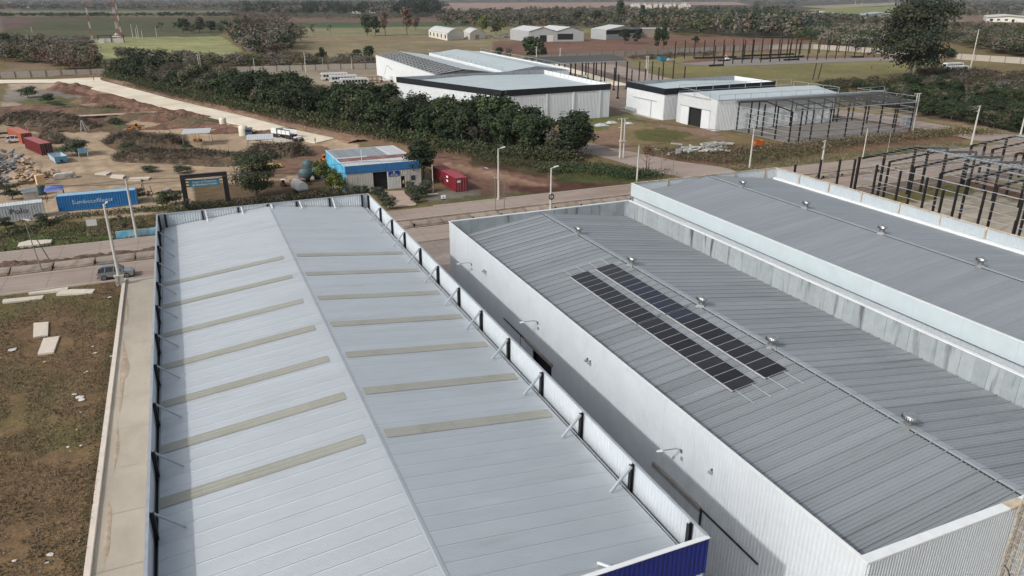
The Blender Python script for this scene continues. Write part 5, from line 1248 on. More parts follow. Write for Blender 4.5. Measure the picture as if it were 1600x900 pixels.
# tarp covered cart
t = thing("covered_trailer", "small trailer with rounded white tarpaulin beside the dark tractor", "trailer", (16.6, 139.6, 0), -1.35)
mb = MB(); pr = [(-.95, .9), (-.9, 1.6), (-.55, 2.05), (0, 2.2), (.55, 2.05), (.9, 1.6), (.95, .9)]
vs = [(x, y, z) for x in (-1.9, 1.9) for y, z in pr]; n = 7
mb.add(vs, [(i, i + 1, n + i + 1, n + i) for i in range(6)] + [tuple(range(n)), tuple(range(2 * n - 1, n - 1, -1))]); mb.build("tarpaulin", mat('white_tarp', (.58, .58, .55), .8, 0, .08, 2, bump=.05), t)
MB().box(-1.95, 1.95, -.98, .98, .65, .92).build("bed", M_galvd, t)
for y in (-.9, .9):
    for x in (-.4, .5): MB().cyl((x, y - .1, .35), (x, y + .1, .35), .35, n=14).build("wheel", M_tyr, t)
MB().beam((1.9, 0, .7), (3.0, 0, .6), .1).build("drawbar", M_black, t)
t = thing("tipping_cart", "small reddish cart beside the teal tanks", "cart", (*gp(466, 290)[:2], 0), .3)
MB().add([(-1.2, -.7, .6), (1.2, -.7, .6), (1.2, .7, .6), (-1.2, .7, .6), (-1.4, -.9, 1.2), (1.4, -.9, 1.2), (1.4, .9, 1.2), (-1.4, .9, 1.2)], [(0, 3, 2, 1), (4, 5, 6, 7), (0, 1, 5, 4), (1, 2, 6, 5), (2, 3, 7, 6), (3, 0, 4, 7)]).build("tub", mat('faded_red_cart', (.26, .11, .11), .6), t)
for y in (-.8, .8): MB().cyl((0, y - .08, .35), (0, y + .08, .35), .35, n=14).build("wheel", M_tyr, t)
# dark van, flatbed and paving machine on the track
t = thing("parked_van", "small dark blue-grey van beside the cream tank", "van", (*gp(390, 211)[:2], 0), 1.4)
mb = MB(); mb.side([(-1.9, .35), (-1.9, 1.7), (-1.5, 1.9), (.9, 1.9), (1.5, 1.2), (1.95, 1.05), (2.0, .35)], -.85, .85); mb.build("body", mat('dark_blue_van', (.07, .10, .13), .4, .2), t)
MB().box(-1.94, -1.89, -.7, .7, 1.1, 1.7).build("window", mat('car_glass', (0.012, 0.014, 0.018), 0.12), t); MB().box(-1.4, .9, -.87, -.84, 1.2, 1.75).build("window", mat('car_glass', (0.012, 0.014, 0.018), 0.12), t)
for x in (-1.3, 1.2):
    for y in (-.8, .8): MB().cyl((x, y - .1, .33), (x, y + .1, .33), .33, n=14).build("wheel", M_tyr, t)
t = thing("flatbed_trailer", "white and black mesh-sided trailer standing across the end of the track", "trailer", (21.4, 199.8, .0), math.atan2(-5.7, 3.9))
MB().box(-3.6, 3.6, -1.2, 1.2, .8, 1.05).build("bed", M_black, t)
mb = MB(); mb.box(-3.6, -1.6, -1.2, 1.2, 1.05, 2.4); mb.build("white_box", M_lampw, t)
MB().box(-1.2, 3.5, -1.22, -1.17, 1.1, 2.2).build("side_screen", M_lampw, t)
for x in (-1.2, .3, 1.9, 3.45): MB().box(x, x + .1, -1.25, -1.15, .9, 2.35).build("stake", M_black, t)
MB().box(-1.3, 3.6, -1.26, -1.14, 2.2, 2.35).build("top_rail", M_black, t); MB().box(-1.3, 3.6, 1.14, 1.26, 2.2, 2.35).build("top_rail", M_black, t); MB().box(-1.2, 3.5, 1.17, 1.22, 1.1, 2.2).build("side_screen", M_lampw, t)
for x in (-2.6, -1.7, 2.0, 2.9):
    for y in (-1.05, 1.05): MB().cyl((x, y - .14, .45), (x, y + .14, .45), .45, n=14).build("wheel", M_tyr, t)
t = thing("road_grader", "small white and dark roller at the end of the mesh trailer", "roller", (*gp(466, 221)[:2], 0), .4)
MB().box(-.9, .9, -.6, .6, .6, 1.2).build("body", M_lampw, t); MB().cyl((-.8, -.6, .5), (-.8, .6, .5), .5, n=16).build("drum", M_black, t); MB().cyl((.8, -.6, .5), (.8, .6, .5), .5, n=16).build("drum", M_black, t)
# white car and truck on the left edge, blue sign board, blue tarp
make_car("white car parked nose-in beside the orange container", (*gp(26, 222)[:2], 0), .1, mat('white_car_paint', (.6, .6, .58), .35))
t = thing("flatbed_truck", "old flatbed truck with raised dark frame at the left edge behind the white car", "truck", (*gp(8, 214)[:2], 0), .2)
MB().box(-1, 5.5, -1.1, 1.1, .9, 1.1).build("bed", M_dark, t); MB().box(-3.0, -1.1, -1.1, 1.1, .6, 2.5).build("cab", M_cream, t)
for x in (-2.2, 2.6, 3.9):
    for y in (-1, 1): MB().cyl((x, y - .15, .5), (x, y + .15, .5), .5, n=14).build("wheel", M_tyr, t)
MB().beam((5.4, -1, 1.1), (5.0, -1, 3.0), .25, .15).build("stake", M_cream, t)
t = thing("board_sign", "small blue sign on two legs in front of the round green bush", "sign", (*gp(131, 245)[:2], 0), .1)
MB().box(-1, 1, -.05, .05, .9, 2.0).build("panel", mat('pale_blue_board', (.16, .3, .38), .6), t)
for x in (-.9, .9): MB().cyl((x, 0, 0), (x, 0, 1.0), .06, n=8).build("leg", M_coping, t)
t = thing("a_frame_stand", "pale grey A-frame stand on the dirt beyond the skip", "stand", (*gp(134, 205)[:2], 0), .3)
mb = MB(); mb.beam((-1.2, 0, 0), (-.6, 0, 3), .12); mb.beam((1, 0, 0), (-.5, 0, 3.0), .12); mb.beam((0.2, .8, 0), (-.5, 0, 2.8), .12); mb.build("frame", M_coping, t)
t = thing("tarp_shelter", "low shelter with violet-blue tarp behind the left end of the blue container", "shelter", (*gp(88, 314)[:2], 0), .1)
MB().add([(-1.5, -1, 2.0), (1.5, -1, 2.1), (1.6, 1, 2.5), (-1.4, 1, 2.4), (0, 0, 2.9)], [(0, 1, 4), (1, 2, 4), (2, 3, 4), (3, 0, 4)]).build("tarp", mat('violet_blue_tarp', (.10, .14, .38), .6), t)
for x, y in ((-1.4, -.9), (1.4, -.9), (1.4, .9), (-1.3, .9)): MB().cyl((x, y, 0), (x, y, 2.1), .05, n=6).build("post", M_black, t)
t = thing("playground_spinner", "rusty metal swing frame on the verge right of the blue container", "scrap", (*gp(230, 305)[:2], 0), .3)
mb = MB(); mb.beam((-.8, 0, 0), (-.6, 0, 2.2), .12); mb.beam((1, 0, 0), (.7, 0, 1.6), .1); mb.beam((-.9, 0, .6), (1, .3, .5), .12); mb.beam((-.3, 0, .6), (-.3, .5, 2.9), .08); mb.cyl((-.6, -.2, .35), (-.6, .2, .35), .35, n=12); mb.build("frame", mat('rusty_scrap', (.06, .035, .03), .8), t)
t = thing("rusty_skiff", "upturned grey boat-shaped shell on the dirt left of the gate", "scrap", (*gp(258, 303)[:2], 0), .6)
MB().add([(-1.3, -.5, 0), (1.3, -.6, 0), (1.3, .6, 0), (-1.3, .5, 0), (-.9, -.25, .7), (1.0, -.4, .9), (1.0, .4, .9), (-.9, .25, .7)], [(4, 5, 6, 7), (0, 1, 5, 4), (1, 2, 6, 5), (2, 3, 7, 6), (3, 0, 4, 7)]).build("shell", mat('grey_shell', (.3, .27, .25), .8, 0, .3, 3), t)
# small grey hut roof behind white container
t = thing("small_hut", "little hut with grey roof behind the white container", "hut", (*gp(49, 312)[:2], 0), .2)
MB().box(-1.1, 1.1, -.8, .8, 0, 1.6).build("wall", M_wcream, t); MB().add([(-1.3, -1, 1.6), (1.3, -1, 1.6), (1.3, 1, 2.0), (-1.3, 1, 2.0)], [(0, 1, 2, 3)]).build("roof", M_oldroof, t)
t = thing("oil_drum", "dark teal drum standing behind the end of the white container", "drum", (*gp(66, 303)[:2], 0))
MB().lathe((0, 0, 0), [(.7, 0), (.72, .5), (.7, .55), (.72, 1.1), (.7, 1.6), (.5, 1.7), (.001, 1.7)], 16).build("drum_body", mat('dark_teal_drum', (.04, .07, .08), .5), t)

# ------------------------------------------------------------------ loose slabs on the lots
M_slabw = mat('pale_cast_slab', srgb(190, 180, 166), .9, 0, .08, 1.2, rnd=.05, dirt=((.3, .27, .22), .6, (1, 1, 1), .5))
def flatslab(pts, label, z=.11, group="loose pale slabs on the grass"):
    w = [gp(*q) for q in pts]; c = sum(w, Vector()) / len(w); mb = MB(); n = len(w)
    j = random.Random(int(c.x * 7)); zs = [z + j.uniform(-.03, .05) for _ in w]
    vs = [(p.x - c.x, p.y - c.y, -.05) for p in w] + [(p.x - c.x, p.y - c.y, zz) for p, zz in zip(w, zs)]
    mb.add(vs, [tuple(range(n, 2 * n))] + [(i, (i + 1) % n, n + (i + 1) % n, n + i) for i in range(n)])
    o = mb.build("concrete_slab", M_slabw); o.location = (c.x, c.y, 0)
    if (Vector(vs[1][:2]) - Vector(vs[0][:2])).cross(Vector(vs[2][:2]) - Vector(vs[1][:2])) < 0: o.data.flip_normals()
    tag(o, label, "slab", group)
flatslab(((53, 506), (76, 504.5), (75, 525), (66, 526), (52, 529)), "squarish pale slab lying on the dry lot, upper of the two in the middle")
flatslab(((68, 530), (93, 526), (84, 552), (59, 555)), "slanted pale slab lying on the dry lot, lower of the two in the middle")
flatslab(((5, 469.5), (69, 462), (66, 467.5), (4, 474.5)), "long narrow pale slab by the kerb at the left edge of the dry lot")
flatslab(((46, 459), (107, 450.5), (106, 455.5), (45, 461)), "long pale slab closest to the kerb on the dry lot", .2)
flatslab(((92, 458), (104, 453.5), (149, 453), (144, 459), (88, 462)), "long pale slab nearest the concrete pole on the dry lot", .16)
flatslab(((148, 272.5), (160, 269.5), (174, 270), (166, 274)), "cracked flat slab on the dirt, leftmost of the row above the blue container", .2, "cracked slabs on the dirt")
flatslab(((176, 274), (196, 275.5), (192, 279.5), (172, 278)), "cracked flat slab second from the left above the blue container", .25, "cracked slabs on the dirt")
flatslab(((203, 279), (222, 278), (220, 283), (200, 283)), "cracked flat slab third from the left above the blue container", .2, "cracked slabs on the dirt")
flatslab(((222, 278), (236, 277.5), (232, 281), (220, 281)), "cracked flat slab rightmost of the row above the blue container", .2, "cracked slabs on the dirt")
flatslab(((30, 382), (46, 378), (82, 377), (80, 382), (62, 385), (28, 388)), "long low pale slab on the green verge at the far left", .3)

# rubble of broken slabs
RB = thing("rubble_heap", "wide heap of broken concrete slabs left of the dirt yard", "rubble", (-33, 180, 0))
rb_m = [mat('rubble_grey', srgb(128, 126, 124), .95, 0, .2, 1.5, rnd=.18), mat('rubble_tan', srgb(166, 144, 122), .95, 0, .15, 1.5, rnd=.15)]
chunks = []
for k in range(10):
    j = random.Random(100 + k); n = j.choice((4, 5, 6)); ang = sorted(j.uniform(0, 6.28) for _ in range(n)); 
    ang = [2 * math.pi * i / n + j.uniform(-.3, .3) for i in range(n)]
    pl = [(math.cos(a_) * j.uniform(.5, 1.0), math.sin(a_) * j.uniform(.4, .8)) for a_ in ang]
    chunks.append(MB().prism(pl, -.1, .12).mesh("broken_slab", rb_m[k % 2]))
j = random.Random(5)
poly = [tuple(gp(*q)[:2]) for q in ((-30, 240), (28, 244), (46, 252), (60, 262), (85, 268), (90, 276), (60, 282), (30, 290), (-30, 300))]
cnt = 0
while cnt < 285:
    q = (j.uniform(-30, 92), j.uniform(238, 300)); w = gp(*q)
    if not inpoly(np.array([w.x]), np.array([w.y]), poly)[0]: continue
    m = chunks[j.choice((0, 2, 4, 6, 8) if q[0] + (q[1] - 240) * .6 < 45 else (1, 3, 5, 7, 9))]
    o = link("broken_slab", m, RB, (w.x + 33, w.y - 180, j.uniform(.1, 1.1))); o.rotation_euler = (j.uniform(-.5, .5), j.uniform(-.5, .5), j.uniform(0, 6.3)); o.scale = (j.uniform(.6, 1.5),) * 3
    cnt += 1
mb = MB()
o = None
t = thing("concrete_block", "upright tan block standing in the rubble heap", "block", (*gp(64, 288)[:2], 0), .4)
MB().box(-.7, .7, -.5, .5, 0, 1.9).build("block", mat('tan_block', srgb(206, 174, 132), .9), t)
t = thing("white_wreck", "pale wrecked van body lying at the end of the rubble heap", "wreck", (*gp(101, 278)[:2], 0), .12)
mb = MB(); mb.side([(-2.0, 0), (-1.9, .6), (-1.3, 1.0), (1.6, 1.05), (2.0, .7), (2.1, 0)], -.8, .8); mb.build("shell", mat('pale_wreck_paint', (.45, .42, .37), .7, 0, .3, 2, dirt=((.08, .06, .05), .52, (1, 1, 1), .8)), t)

# ------------------------------------------------------------------ earth heaps
M_soil = mat('dark_red_soil', srgb(94, 68, 56), .95, 0, .25, .8, col2=srgb(122, 94, 76), bump=.25, bscale=1.5)
M_soil2 = mat('brown_grassy_soil', srgb(100, 82, 62), .95, 0, .3, .8, col2=srgb(84, 82, 54), bump=.25, bscale=1.5)
def mound(px, py, rx, ry, h, label, rz=0.0, m=None, seed=0, clod=.35, loc=None, name="earth_heap", cat="earth heap"):
    h = h * .62; clod = clod * .75; n = 26; p = loc or gp(px, py); xs = np.linspace(-1, 1, n); X, Y = np.meshgrid(xs, xs, indexing='ij')
    r = np.sqrt(X ** 2 + Y ** 2); e = np.clip(1 - r, 0, 1); k = fbm(X * 3 + seed, Y * 3 + seed * 2, seed, 4)
    Z = h * (np.minimum(e * 1.5, 1) ** .85) * (.45 + .75 * k) + clod * (fbm(X * 9 + seed, Y * 9, seed + 3, 3) - .5) * np.clip(e * 6, 0, 1) - .12
    Z[r >= .98] = -.3
    vs = [(x * rx, y * ry, z) for x, y, z in zip(X.ravel(), Y.ravel(), Z.ravel())]
    fs = [(i * n + q, (i + 1) * n + q, (i + 1) * n + q + 1, i * n + q + 1) for i in range(n - 1) for q in range(n - 1)]
    o = MB().add(vs, fs).build(name, m or M_soil); o.location = (p[0], p[1], 0); o.rotation_euler = (0, 0, rz)
    return tag(o, label, cat)
hp = [(108, 139, 9, 6, 4.0, "pointed dark earth heap behind the grey gravel on the building site"), (158, 158, 10, 6, 4.2, "rounded dark earth heap with a steep right side near the pale track"),
      (100, 176, 12, 5, 2.6, "low brown earth heap left of centre behind the narrow path"), (140, 176, 10, 5, 2.6, "low brown earth heap behind the narrow path, second of the row"),
      (60, 176, 12, 5, 2.2, "long low earth ridge at the left end of the narrow path"), (252, 185, 7, 7, 4.0, "tall smooth conical earth heap in front of the pale track"),
      (275, 181, 7, 6, 3.6, "smooth conical earth heap touching the tallest one"), (215, 184, 9, 5, 3.0, "dark flat-topped earth heap left of the conical ones"),
      (298, 192, 9, 5, 3.0, "grassy brown heap right of the conical earth heaps"), (190, 168, 12, 6, 4.6, "large cloddy dark earth heap along the pale track"),
      (226, 173, 8, 4, 3.0, "cloddy earth heap at the bend of the pale track"), (356, 206, 6, 3, 2.2, "reddish heap beside the tall cream tank"), (410, 209, 5, 2.5, 1.8, "low reddish heap on the edge of the gravel pad"),
      (325, 199, 7, 3, 1.8, "low reddish ridge between the heaps and the cream tank"), (20, 172, 16, 6, 2.6, "broad violet-brown earth heap at the left edge"), (262, 199, 7, 4, 1.6, "small domed earth heap left of the pale canopy"),
      (180, 199, 8, 3.5, 1.2, "low tan heap beside the orange machines"), (300, 185, 6, 3, 2.6, "dark cloddy heap hard against the pale track")]
for i, (a_, b_, rx, ry, h, lb) in enumerate(hp):
    mound(a_, b_, rx, ry, h, lb, rz=-.35 if i in (9, 10, 13) else 0.1, seed=i * 5 + 2, m=M_soil2 if i in (3, 7, 8, 16) else M_soil, clod=1.4 if i in (9, 10, 17) else .5)
# windrow of spoil along both sides of the track
def ridge(pts, w, h, label, m, seed):
    P_ = resample([gp(*q) for q in pts], 90); mb = MB(); nn = 9; vs = []
    for i, p in enumerate(P_):
        d = (P_[min(i + 1, 90)] - P_[max(i - 1, 0)]).normalized(); nr = Vector((d.y, -d.x, 0))
        for q in range(nn):
            s = (q / (nn - 1) - .5) * 2; k = float(vnoise(np.array(i * .35 + seed), np.array(q * .9), seed)); k2 = float(vnoise(np.array(i * .09 + seed), np.array(1.0), seed))
            z = h * (1 - s * s) * (.3 + .9 * k) * (.4 + k2) - .1
            if q in (0, nn - 1): z = -.25
            v = p + nr * (s * w * (.8 + .4 * k2)); vs.append((v.x, v.y, z))
    mb.add(vs, [(i * nn + q, (i + 1) * nn + q, (i + 1) * nn + q + 1, i * nn + q + 1) for i in range(90) for q in range(nn - 1)])
    o = mb.build("spoil_ridge", m); o.data.flip_normals() if o.data.polygons[10].normal.z < 0 else None
    return tag(o, label, "earth heap")
ridge(((92, 131), (130, 142), (172, 152), (220, 168), (276, 181), (325, 193), (362, 202), (418, 214)), 1.7, .9, "long cloddy spoil ridge on the near side of the pale track", M_soil, 3)
ridge(((175, 124), (250, 146), (320, 163), (385, 178), (450, 194), (530, 213), (560, 222)), 3.0, .8, "long reddish spoil ridge between the pale track and the tree belt", mat('reddish_spoil', srgb(122, 92, 76), .95, 0, .25, .8, col2=srgb(132, 112, 84), bump=.2, bscale=1.5), 9)
ridge(((-60, 121), (60, 119.5), (160, 117.5)), 2.0, 1.2, "dark spoil ridge at the foot of the far boundary wall", M_soil, 15)
ridge(((0, 416), (60, 411), (140, 402), (243, 392)), .7, .6, "dark soil ridge along the top of the median slabs", mat('median_spoil', srgb(92, 74, 62), .95, 0, .3, 1.2, bump=.2), 21)

# ------------------------------------------------------------------ white industrial sheds in the middle distance
M_wm = mat('clean_white_wall', (0.62, 0.645, 0.66), 0.55, 0, 0.04, 0.3, dirt=((0.48, 0.49, 0.48), .62, (.3, .3, .08), .4))
M_pr = mat('pale_green_grey_roof', (0.44, 0.50, 0.51), 0.5, 0.15, 0.05, .3, rnd=.03)
M_fb = mat('black_fascia', (0.006, 0.008, 0.013), 0.5, 0, 0.1, 1)
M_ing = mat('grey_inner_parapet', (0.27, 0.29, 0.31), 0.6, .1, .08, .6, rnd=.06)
def v2(p): return Vector((p[0], p[1]))
def quad_shed(name, label, A, B, C_, D, h, fas, extra=None):
    """A near-left, B near-right, C far-right, D far-left corners; parapet height h, black fascia depth fas on the near and left sides"""
    t = thing(name, label, "warehouse", (A[0], A[1], 0))
    A, B, C_, D = map(v2, (A, B, C_, D))
    MB().corr(A, B, 0, h - fas + .1, .5, .06).build("near_wall", M_wm, t, world=True)
    MB().corr(D, A, 0, h - fas + .1, .5, .06).build("left_wall", M_wm, t, world=True)
    MB().corr(B, C_, 0, h - .1, .5, .06).build("right_wall", M_wm, t, world=True)
    MB().corr(C_, D, 0, h - .1, .5, .06).build("far_wall", M_ing, t, world=True)
    def wallbox(p, q, z0, z1, w, nm, m, out=0.0, ext=0):
        d = (q - p).normalized(); nr = Vector((d.y, -d.x)); p = p + nr * out - d * ext; q = q + nr * out + d * ext
        MB().beam((p.x, p.y, (z0 + z1) / 2), (q.x, q.y, (z0 + z1) / 2), w, z1 - z0).build(nm, m, t, world=True)
    wallbox(A, B, h - fas, h, .12, "fascia", M_fb, .12, .12)
    wallbox(D, A, h - fas + .003, h + .003, .12, "fascia", M_fb, .12, .05)
    n = max(3, int((C_ - D).length / 6))
    for k in range(n):
        p = D.lerp(C_, k / n + .003); q = D.lerp(C_, (k + 1) / n - .003)
        MB().beam((p.x, p.y - .15, h - .85), (q.x, q.y - .15, h - .85), .06, 1.6).build("parapet_panel", M_ing, t, world=True)
    # low gable roof with sheets running across
    nm = 26; ra, rb = A.lerp(B, .5), D.lerp(C_, .5); ze, zr_ = h - 1.5, h - .75
    for side, (p, q) in ((0, (A, D)), (1, (B, C_))):
        for k in range(nm):
            s0, s1 = .008 + .984 * k / nm, .008 + .984 * (k + .985) / nm
            e0, e1 = p.lerp(q, s0), p.lerp(q, s1); r0, r1 = ra.lerp(rb, s0), ra.lerp(rb, s1)
            e0 = e0.lerp(r0, .015); e1 = e1.lerp(r1, .015)
            vs = [(e0.x, e0.y, ze), (e1.x, e1.y, ze), (r1.x, r1.y, zr_), (r0.x, r0.y, zr_)]
            MB().add(vs, [(0, 1, 2, 3) if side else (3, 2, 1, 0)]).build("roof_sheet", M_pr, t, world=True)
    return t, A, B, C_, D
t, A, B, C_, D = quad_shed("warehouse", "largest white shed with black fascia rising behind the tree belt", (80.4, 194.6), (116.8, 197.7), (118.3, 247), (63.2, 242.8), 9.8, 1.7)
for x in (82.3, 94.8, 103.9, 113.2):
    y = 194.6 + (x - 80.4) * .085
    MB().box(x - .25, x + .25, y - .25, y - .08, 0, 8.1).build("pilaster", M_wm, t, world=True)
for k in range(14):
    p = B.lerp(C_, .05 + k / 15); MB().box(p.x - .06, p.x + .06, p.y - .06, p.y + .06, 8.8, 10.8).build("rail_post", M_galvd, t, world=True)
t, A, B, C_, D = quad_shed("warehouse", "smaller white shed with black fascia and closed door, left of the open-doored shed", (128, 185.4), (171.6, 188.7), (171.8, 208.8), (128.5, 207.0), 9.1, 1.75)
MB().box(127.84, 127.9, 188.9, 202.3, 5.0, 5.12).build("door_track", M_galvd, t, world=True)
MB().box(127.86, 127.9, 191.95, 192.1, 0, 5).build("door_seam", M_galvd, t, world=True)
MB().box(127.83, 127.87, 200.3, 206.6, .1, 1.6).build("stained_base", mat('greenish_grey_base', (.36, .38, .36), .8, 0, .15, 1), t, world=True)

# open-doored gabled shed
t = thing("warehouse", "white gabled shed with a dark open doorway and rooftop railings", "warehouse", (130.1, 163.7, 0))
E8, R8 = 8.2, 9.35; ya, yb = 163.7, 181.6; ym = (ya + yb) / 2
gz = lambda y: R8 - (R8 - E8) * abs(y - ym) / (ym - ya)
def gable(mb, x, y0, y1, z0, nrm=-1):
    n = 24
    for k in range(n):
        a_, b_ = y0 + (y1 - y0) * k / n, y0 + (y1 - y0) * (k + 1) / n; o = (.05 if k % 2 else 0) * nrm
        mb.add([(x + o, a_, z0), (x + o, b_, z0), (x + o, b_, gz(b_)), (x + o, a_, gz(a_))], [(0, 3, 2, 1)])
mb = MB(); gable(mb, 130.1, ya, 169.9, 0); gable(mb, 130.1, 175.8, yb, 0); gable(mb, 130.1, 169.9, 175.8, 5.0); mb.build("gable_wall", M_wm, t, world=True)
MB().corr((130.1, ya), (172.4, ya), 0, E8, .5, .06).build("near_wall", M_wm, t, world=True)
MB().corr((172.4, ya), (172.4, yb), 0, E8, .5, .06).build("right_wall", M_wm, t, world=True)
MB().corr((172.4, yb), (130.1, yb), 0, E8, .5, .06).build("far_wall", M_wm, t, world=True)
for k in range(30):
    x0 = 130.0 + k * 1.415
    for s, y in ((0, ya - .15), (1, yb + .15)):
        MB().add([(x0, y, E8 + .06), (x0 + 1.4, y, E8 + .06), (x0 + 1.4, ym, R8 + .08), (x0, ym, R8 + .08)], [(0, 1, 2, 3) if not s else (3, 2, 1, 0)]).build("roof_sheet", M_pr, t, world=True)
MB().box(130.6, 130.7, 169.5, 176.2, 0, 5.2).build("dark_doorway", M_dark, t, world=True)  # black panel set back in the opening paints the interior shade
MB().box(129.93, 129.99, 166, 180, 5.08, 5.2).build("door_track", M_galvd, t, world=True)
MB().box(129.9, 129.95, 175.8, 179.6, 0, 5).build("sliding_door", M_wm, t, world=True); MB().box(129.9, 129.95, 166.2, 169.9, 0, 5).build("sliding_door", M_wm, t, world=True)
MB().box(130.72, 130.78, 172.6, 172.9, 0, 5).build("inner_post", M_galvd, t, world=True)
def railing(pts, z, h, par, sp=3.0, m=None):
    m = m or M_galvd
    for a_, b_ in zip(pts[:-1], pts[1:]):
        a_, b_ = Vector((*a_, 0)), Vector((*b_, 0)); n = max(1, int(round((b_ - a_).length / sp)))
        for k in range(n + 1):
            p = a_.lerp(b_, k / n); MB().box(p.x - .05, p.x + .05, p.y - .05, p.y + .05, z, z + h).build("rail_post", m, par, world=True)
        for zz in (z + h, z + h * .1): MB().beam((a_.x, a_.y, zz), (b_.x, b_.y, zz), .09).build("rail", m, par, world=True)
railing([(129.7, 180.8), (129.7, 166.5)], 8.0, 1.9, t, 7); railing([(129.7, 180.8), (172, 182)], 8.6, 1.9, t, 6); railing([(130.2, 163.3), (172.4, 163.3)], 8.1, 1.5, t, 5.3)
railing([(172.6, 163.5), (172.6, 181.5)], 8.2, 1.6, t, 6)

# shed pair furthest back, half roofed
t = thing("warehouse", "far white shed with one bare purlin slope, left of its roofed neighbour", "warehouse", (82.5, 253, 0))
MB().corr((82.8, 354), (79.9, 254), 0, 8.9, .8, .08).build("left_wall", M_wm, t, world=True); MB().corr((79.9, 254), (103, 254), 0, 8.5, .8, .08).build("near_wall", M_wm, t, world=True)
MB().corr((105.5, 352), (82.8, 354), 0, 8.5, .8, .08).build("far_wall", M_wm, t, world=True); MB().corr((103, 254), (105.5, 352), 0, 8.5, .8, .08).build("right_wall", M_wm, t, world=True)
def frac(y): return (y - 254) / 100
for k in range(18):
    y = 255 + k * 5.75; xl = 79.9 + 2.9 * frac(y)
    MB().beam((xl + .2, y, 8.5), (xl + 11, y, 10.0), .3, .35).build("rafter", M_frame, t, world=True)
for q in range(9):
    x = .8 + q * 1.25; MB().beam((79.9 + x, 254.5, 8.75 + x * .136), (82.8 + x, 353.5, 8.75 + x * .136), .16, .2).build("purlin", M_galvd, t, world=True)
for k in range(20):
    y0, y1 = 254.5 + k * 4.95, 254.5 + (k + .99) * 4.95; f0, f1 = 2.9 * frac(y0), 2.9 * frac(y1)
    MB().add([(91.2 + f0, y0, 10.2), (103 + f0 * .9, y0, 8.7), (103 + f1 * .9, y1, 8.7), (91.2 + f1, y1, 10.2)], [(0, 1, 2, 3)]).build("roof_sheet", M_pr, t, world=True)
MB().beam((79.8, 254, 9.0), (82.7, 354, 9.0), .2, .12).build("coping", M_galvd, t, world=True)
t = thing("warehouse", "far white shed fully roofed in pale sheets with a railed edge", "warehouse", (105.4, 252, 0))
MB().corr((108, 352), (104.4, 252), 0, 9.4, .8, .08).build("left_wall", M_wm, t, world=True); MB().corr((104.4, 252), (131, 252), 0, 8.8, .8, .08).build("near_wall", M_wm, t, world=True)
MB().corr((131, 252), (134, 352), 0, 9.4, .8, .08).build("right_wall", M_wm, t, world=True); MB().corr((134, 352), (108, 352), 0, 9.4, .8, .08).build("far_wall", M_wm, t, world=True)
for k in range(20):
    y0, y1 = 252.2 + k * 4.98, 252.2 + (k + .99) * 4.98; f0, f1 = 3.4 * (y0 - 252) / 100, 3.4 * (y1 - 252) / 100
    for s, xe in ((0, 104.7), (1, 130.8)):
        MB().add([(xe + f0, y0, 8.9), (117.8 + f0, y0, 10.6), (117.8 + f1, y1, 10.6), (xe + f1, y1, 8.9)], [(0, 1, 2, 3) if s == 0 else (3, 2, 1, 0)]).build("roof_sheet", M_pr, t, world=True)
MB().add([(104.5, 251.9, 8.8), (117.8, 251.9, 10.6), (131, 251.9, 8.8)], [(0, 2, 1)]).build("gable", M_ing, t, world=True)
railing([(104.4, 252), (107.8, 352)], 9.4, 1.3, t, 6); railing([(131, 252), (134, 352)], 9.4, 1.3, t, 8)

# ------------------------------------------------------------------ steel frames
def portal(t, xa, xb, ys, ez, rzz, axis='x', col=.36, m=None, cols=True):
    """portal frames spanning xa..xb (axis x) repeated at ys"""
    m = m or M_frame; mid = (xa + xb) / 2
    S_ = (lambda a_, b_, z: (a_, b_, z)) if axis == 'x' else (lambda a_, b_, z: (b_, a_, z))
    for y in ys:
        for x in (xa, xb):
            mb = MB(); ipost(mb, *S_(x, y, 0)[:2], 0, ez, col, along='y' if axis == 'x' else 'x'); mb.build("column", m, t, world=True)
        MB().beam(S_(xa, y, ez - .1), S_(mid, y, rzz), .16, .3).build("rafter", m, t, world=True)
        MB().beam(S_(mid, y, rzz), S_(xb, y, ez - .1), .2, .4).build("rafter", m, t, world=True)
M_purl = mat('thin_dull_steel', (.17, .175, .175), .6, .2, .1, 1)
def purlins(t, xa, xb, y0, y1, ez, rzz, n, axis='x', m=None, w=.1):
    mid = (xa + xb) / 2; S_ = (lambda a_, b_, z: (a_, b_, z)) if axis == 'x' else (lambda a_, b_, z: (b_, a_, z))
    for k in range(n):
        for s in (0, 1):
            f = (k + .3) / n; x = (xa if s == 0 else xb) + ((mid - (xa if s == 0 else xb)) * f); z = ez + .15 + (rzz - ez) * f
            MB().beam(S_(x, y0, z), S_(x, y1, z), w, w * 1.6).build("purlin", m or M_purl, t, world=True)
F4 = thing("open_steelwork", "open portal frame of dark steel beside the open-doored white shed", "steel frame", (136.2, 142.2, 0))
xs4 = [137.4 + 5.85 * k for k in range(8)]
portal(F4, 142.5, 162.4, [136.4] + xs4[1:], 7.7, 9.0, axis='y', col=.27)
purlins(F4, 142.5, 162.4, 136.4, 178.4, 7.8, 9.1, 9, axis='y')
for x, y in ((136.4, 147.5), (136.4, 152.4), (136.4, 157.5), (178.3, 148), (178.3, 152.4), (178.3, 157), (139.5, 142.5), (172, 163.5)):
    mb = MB(); ipost(mb, x, y, 0, 8.3, .3); mb.build("column", M_frame, F4, world=True)
for z in (1.3, 2.6, 3.9, 5.2, 6.5):
    MB().beam((136.4, 142.3, z), (178.4, 142.3, z), .06, .12).build("girt", M_galvd, F4, world=True)
    MB().beam((136.2, 142.5, z), (136.2, 162.4, z), .06, .12).build("girt", M_galvd, F4, world=True)
    MB().beam((178.6, 142.5, z), (178.6, 162.4, z), .06, .12).build("girt", M_galvd, F4, world=True)
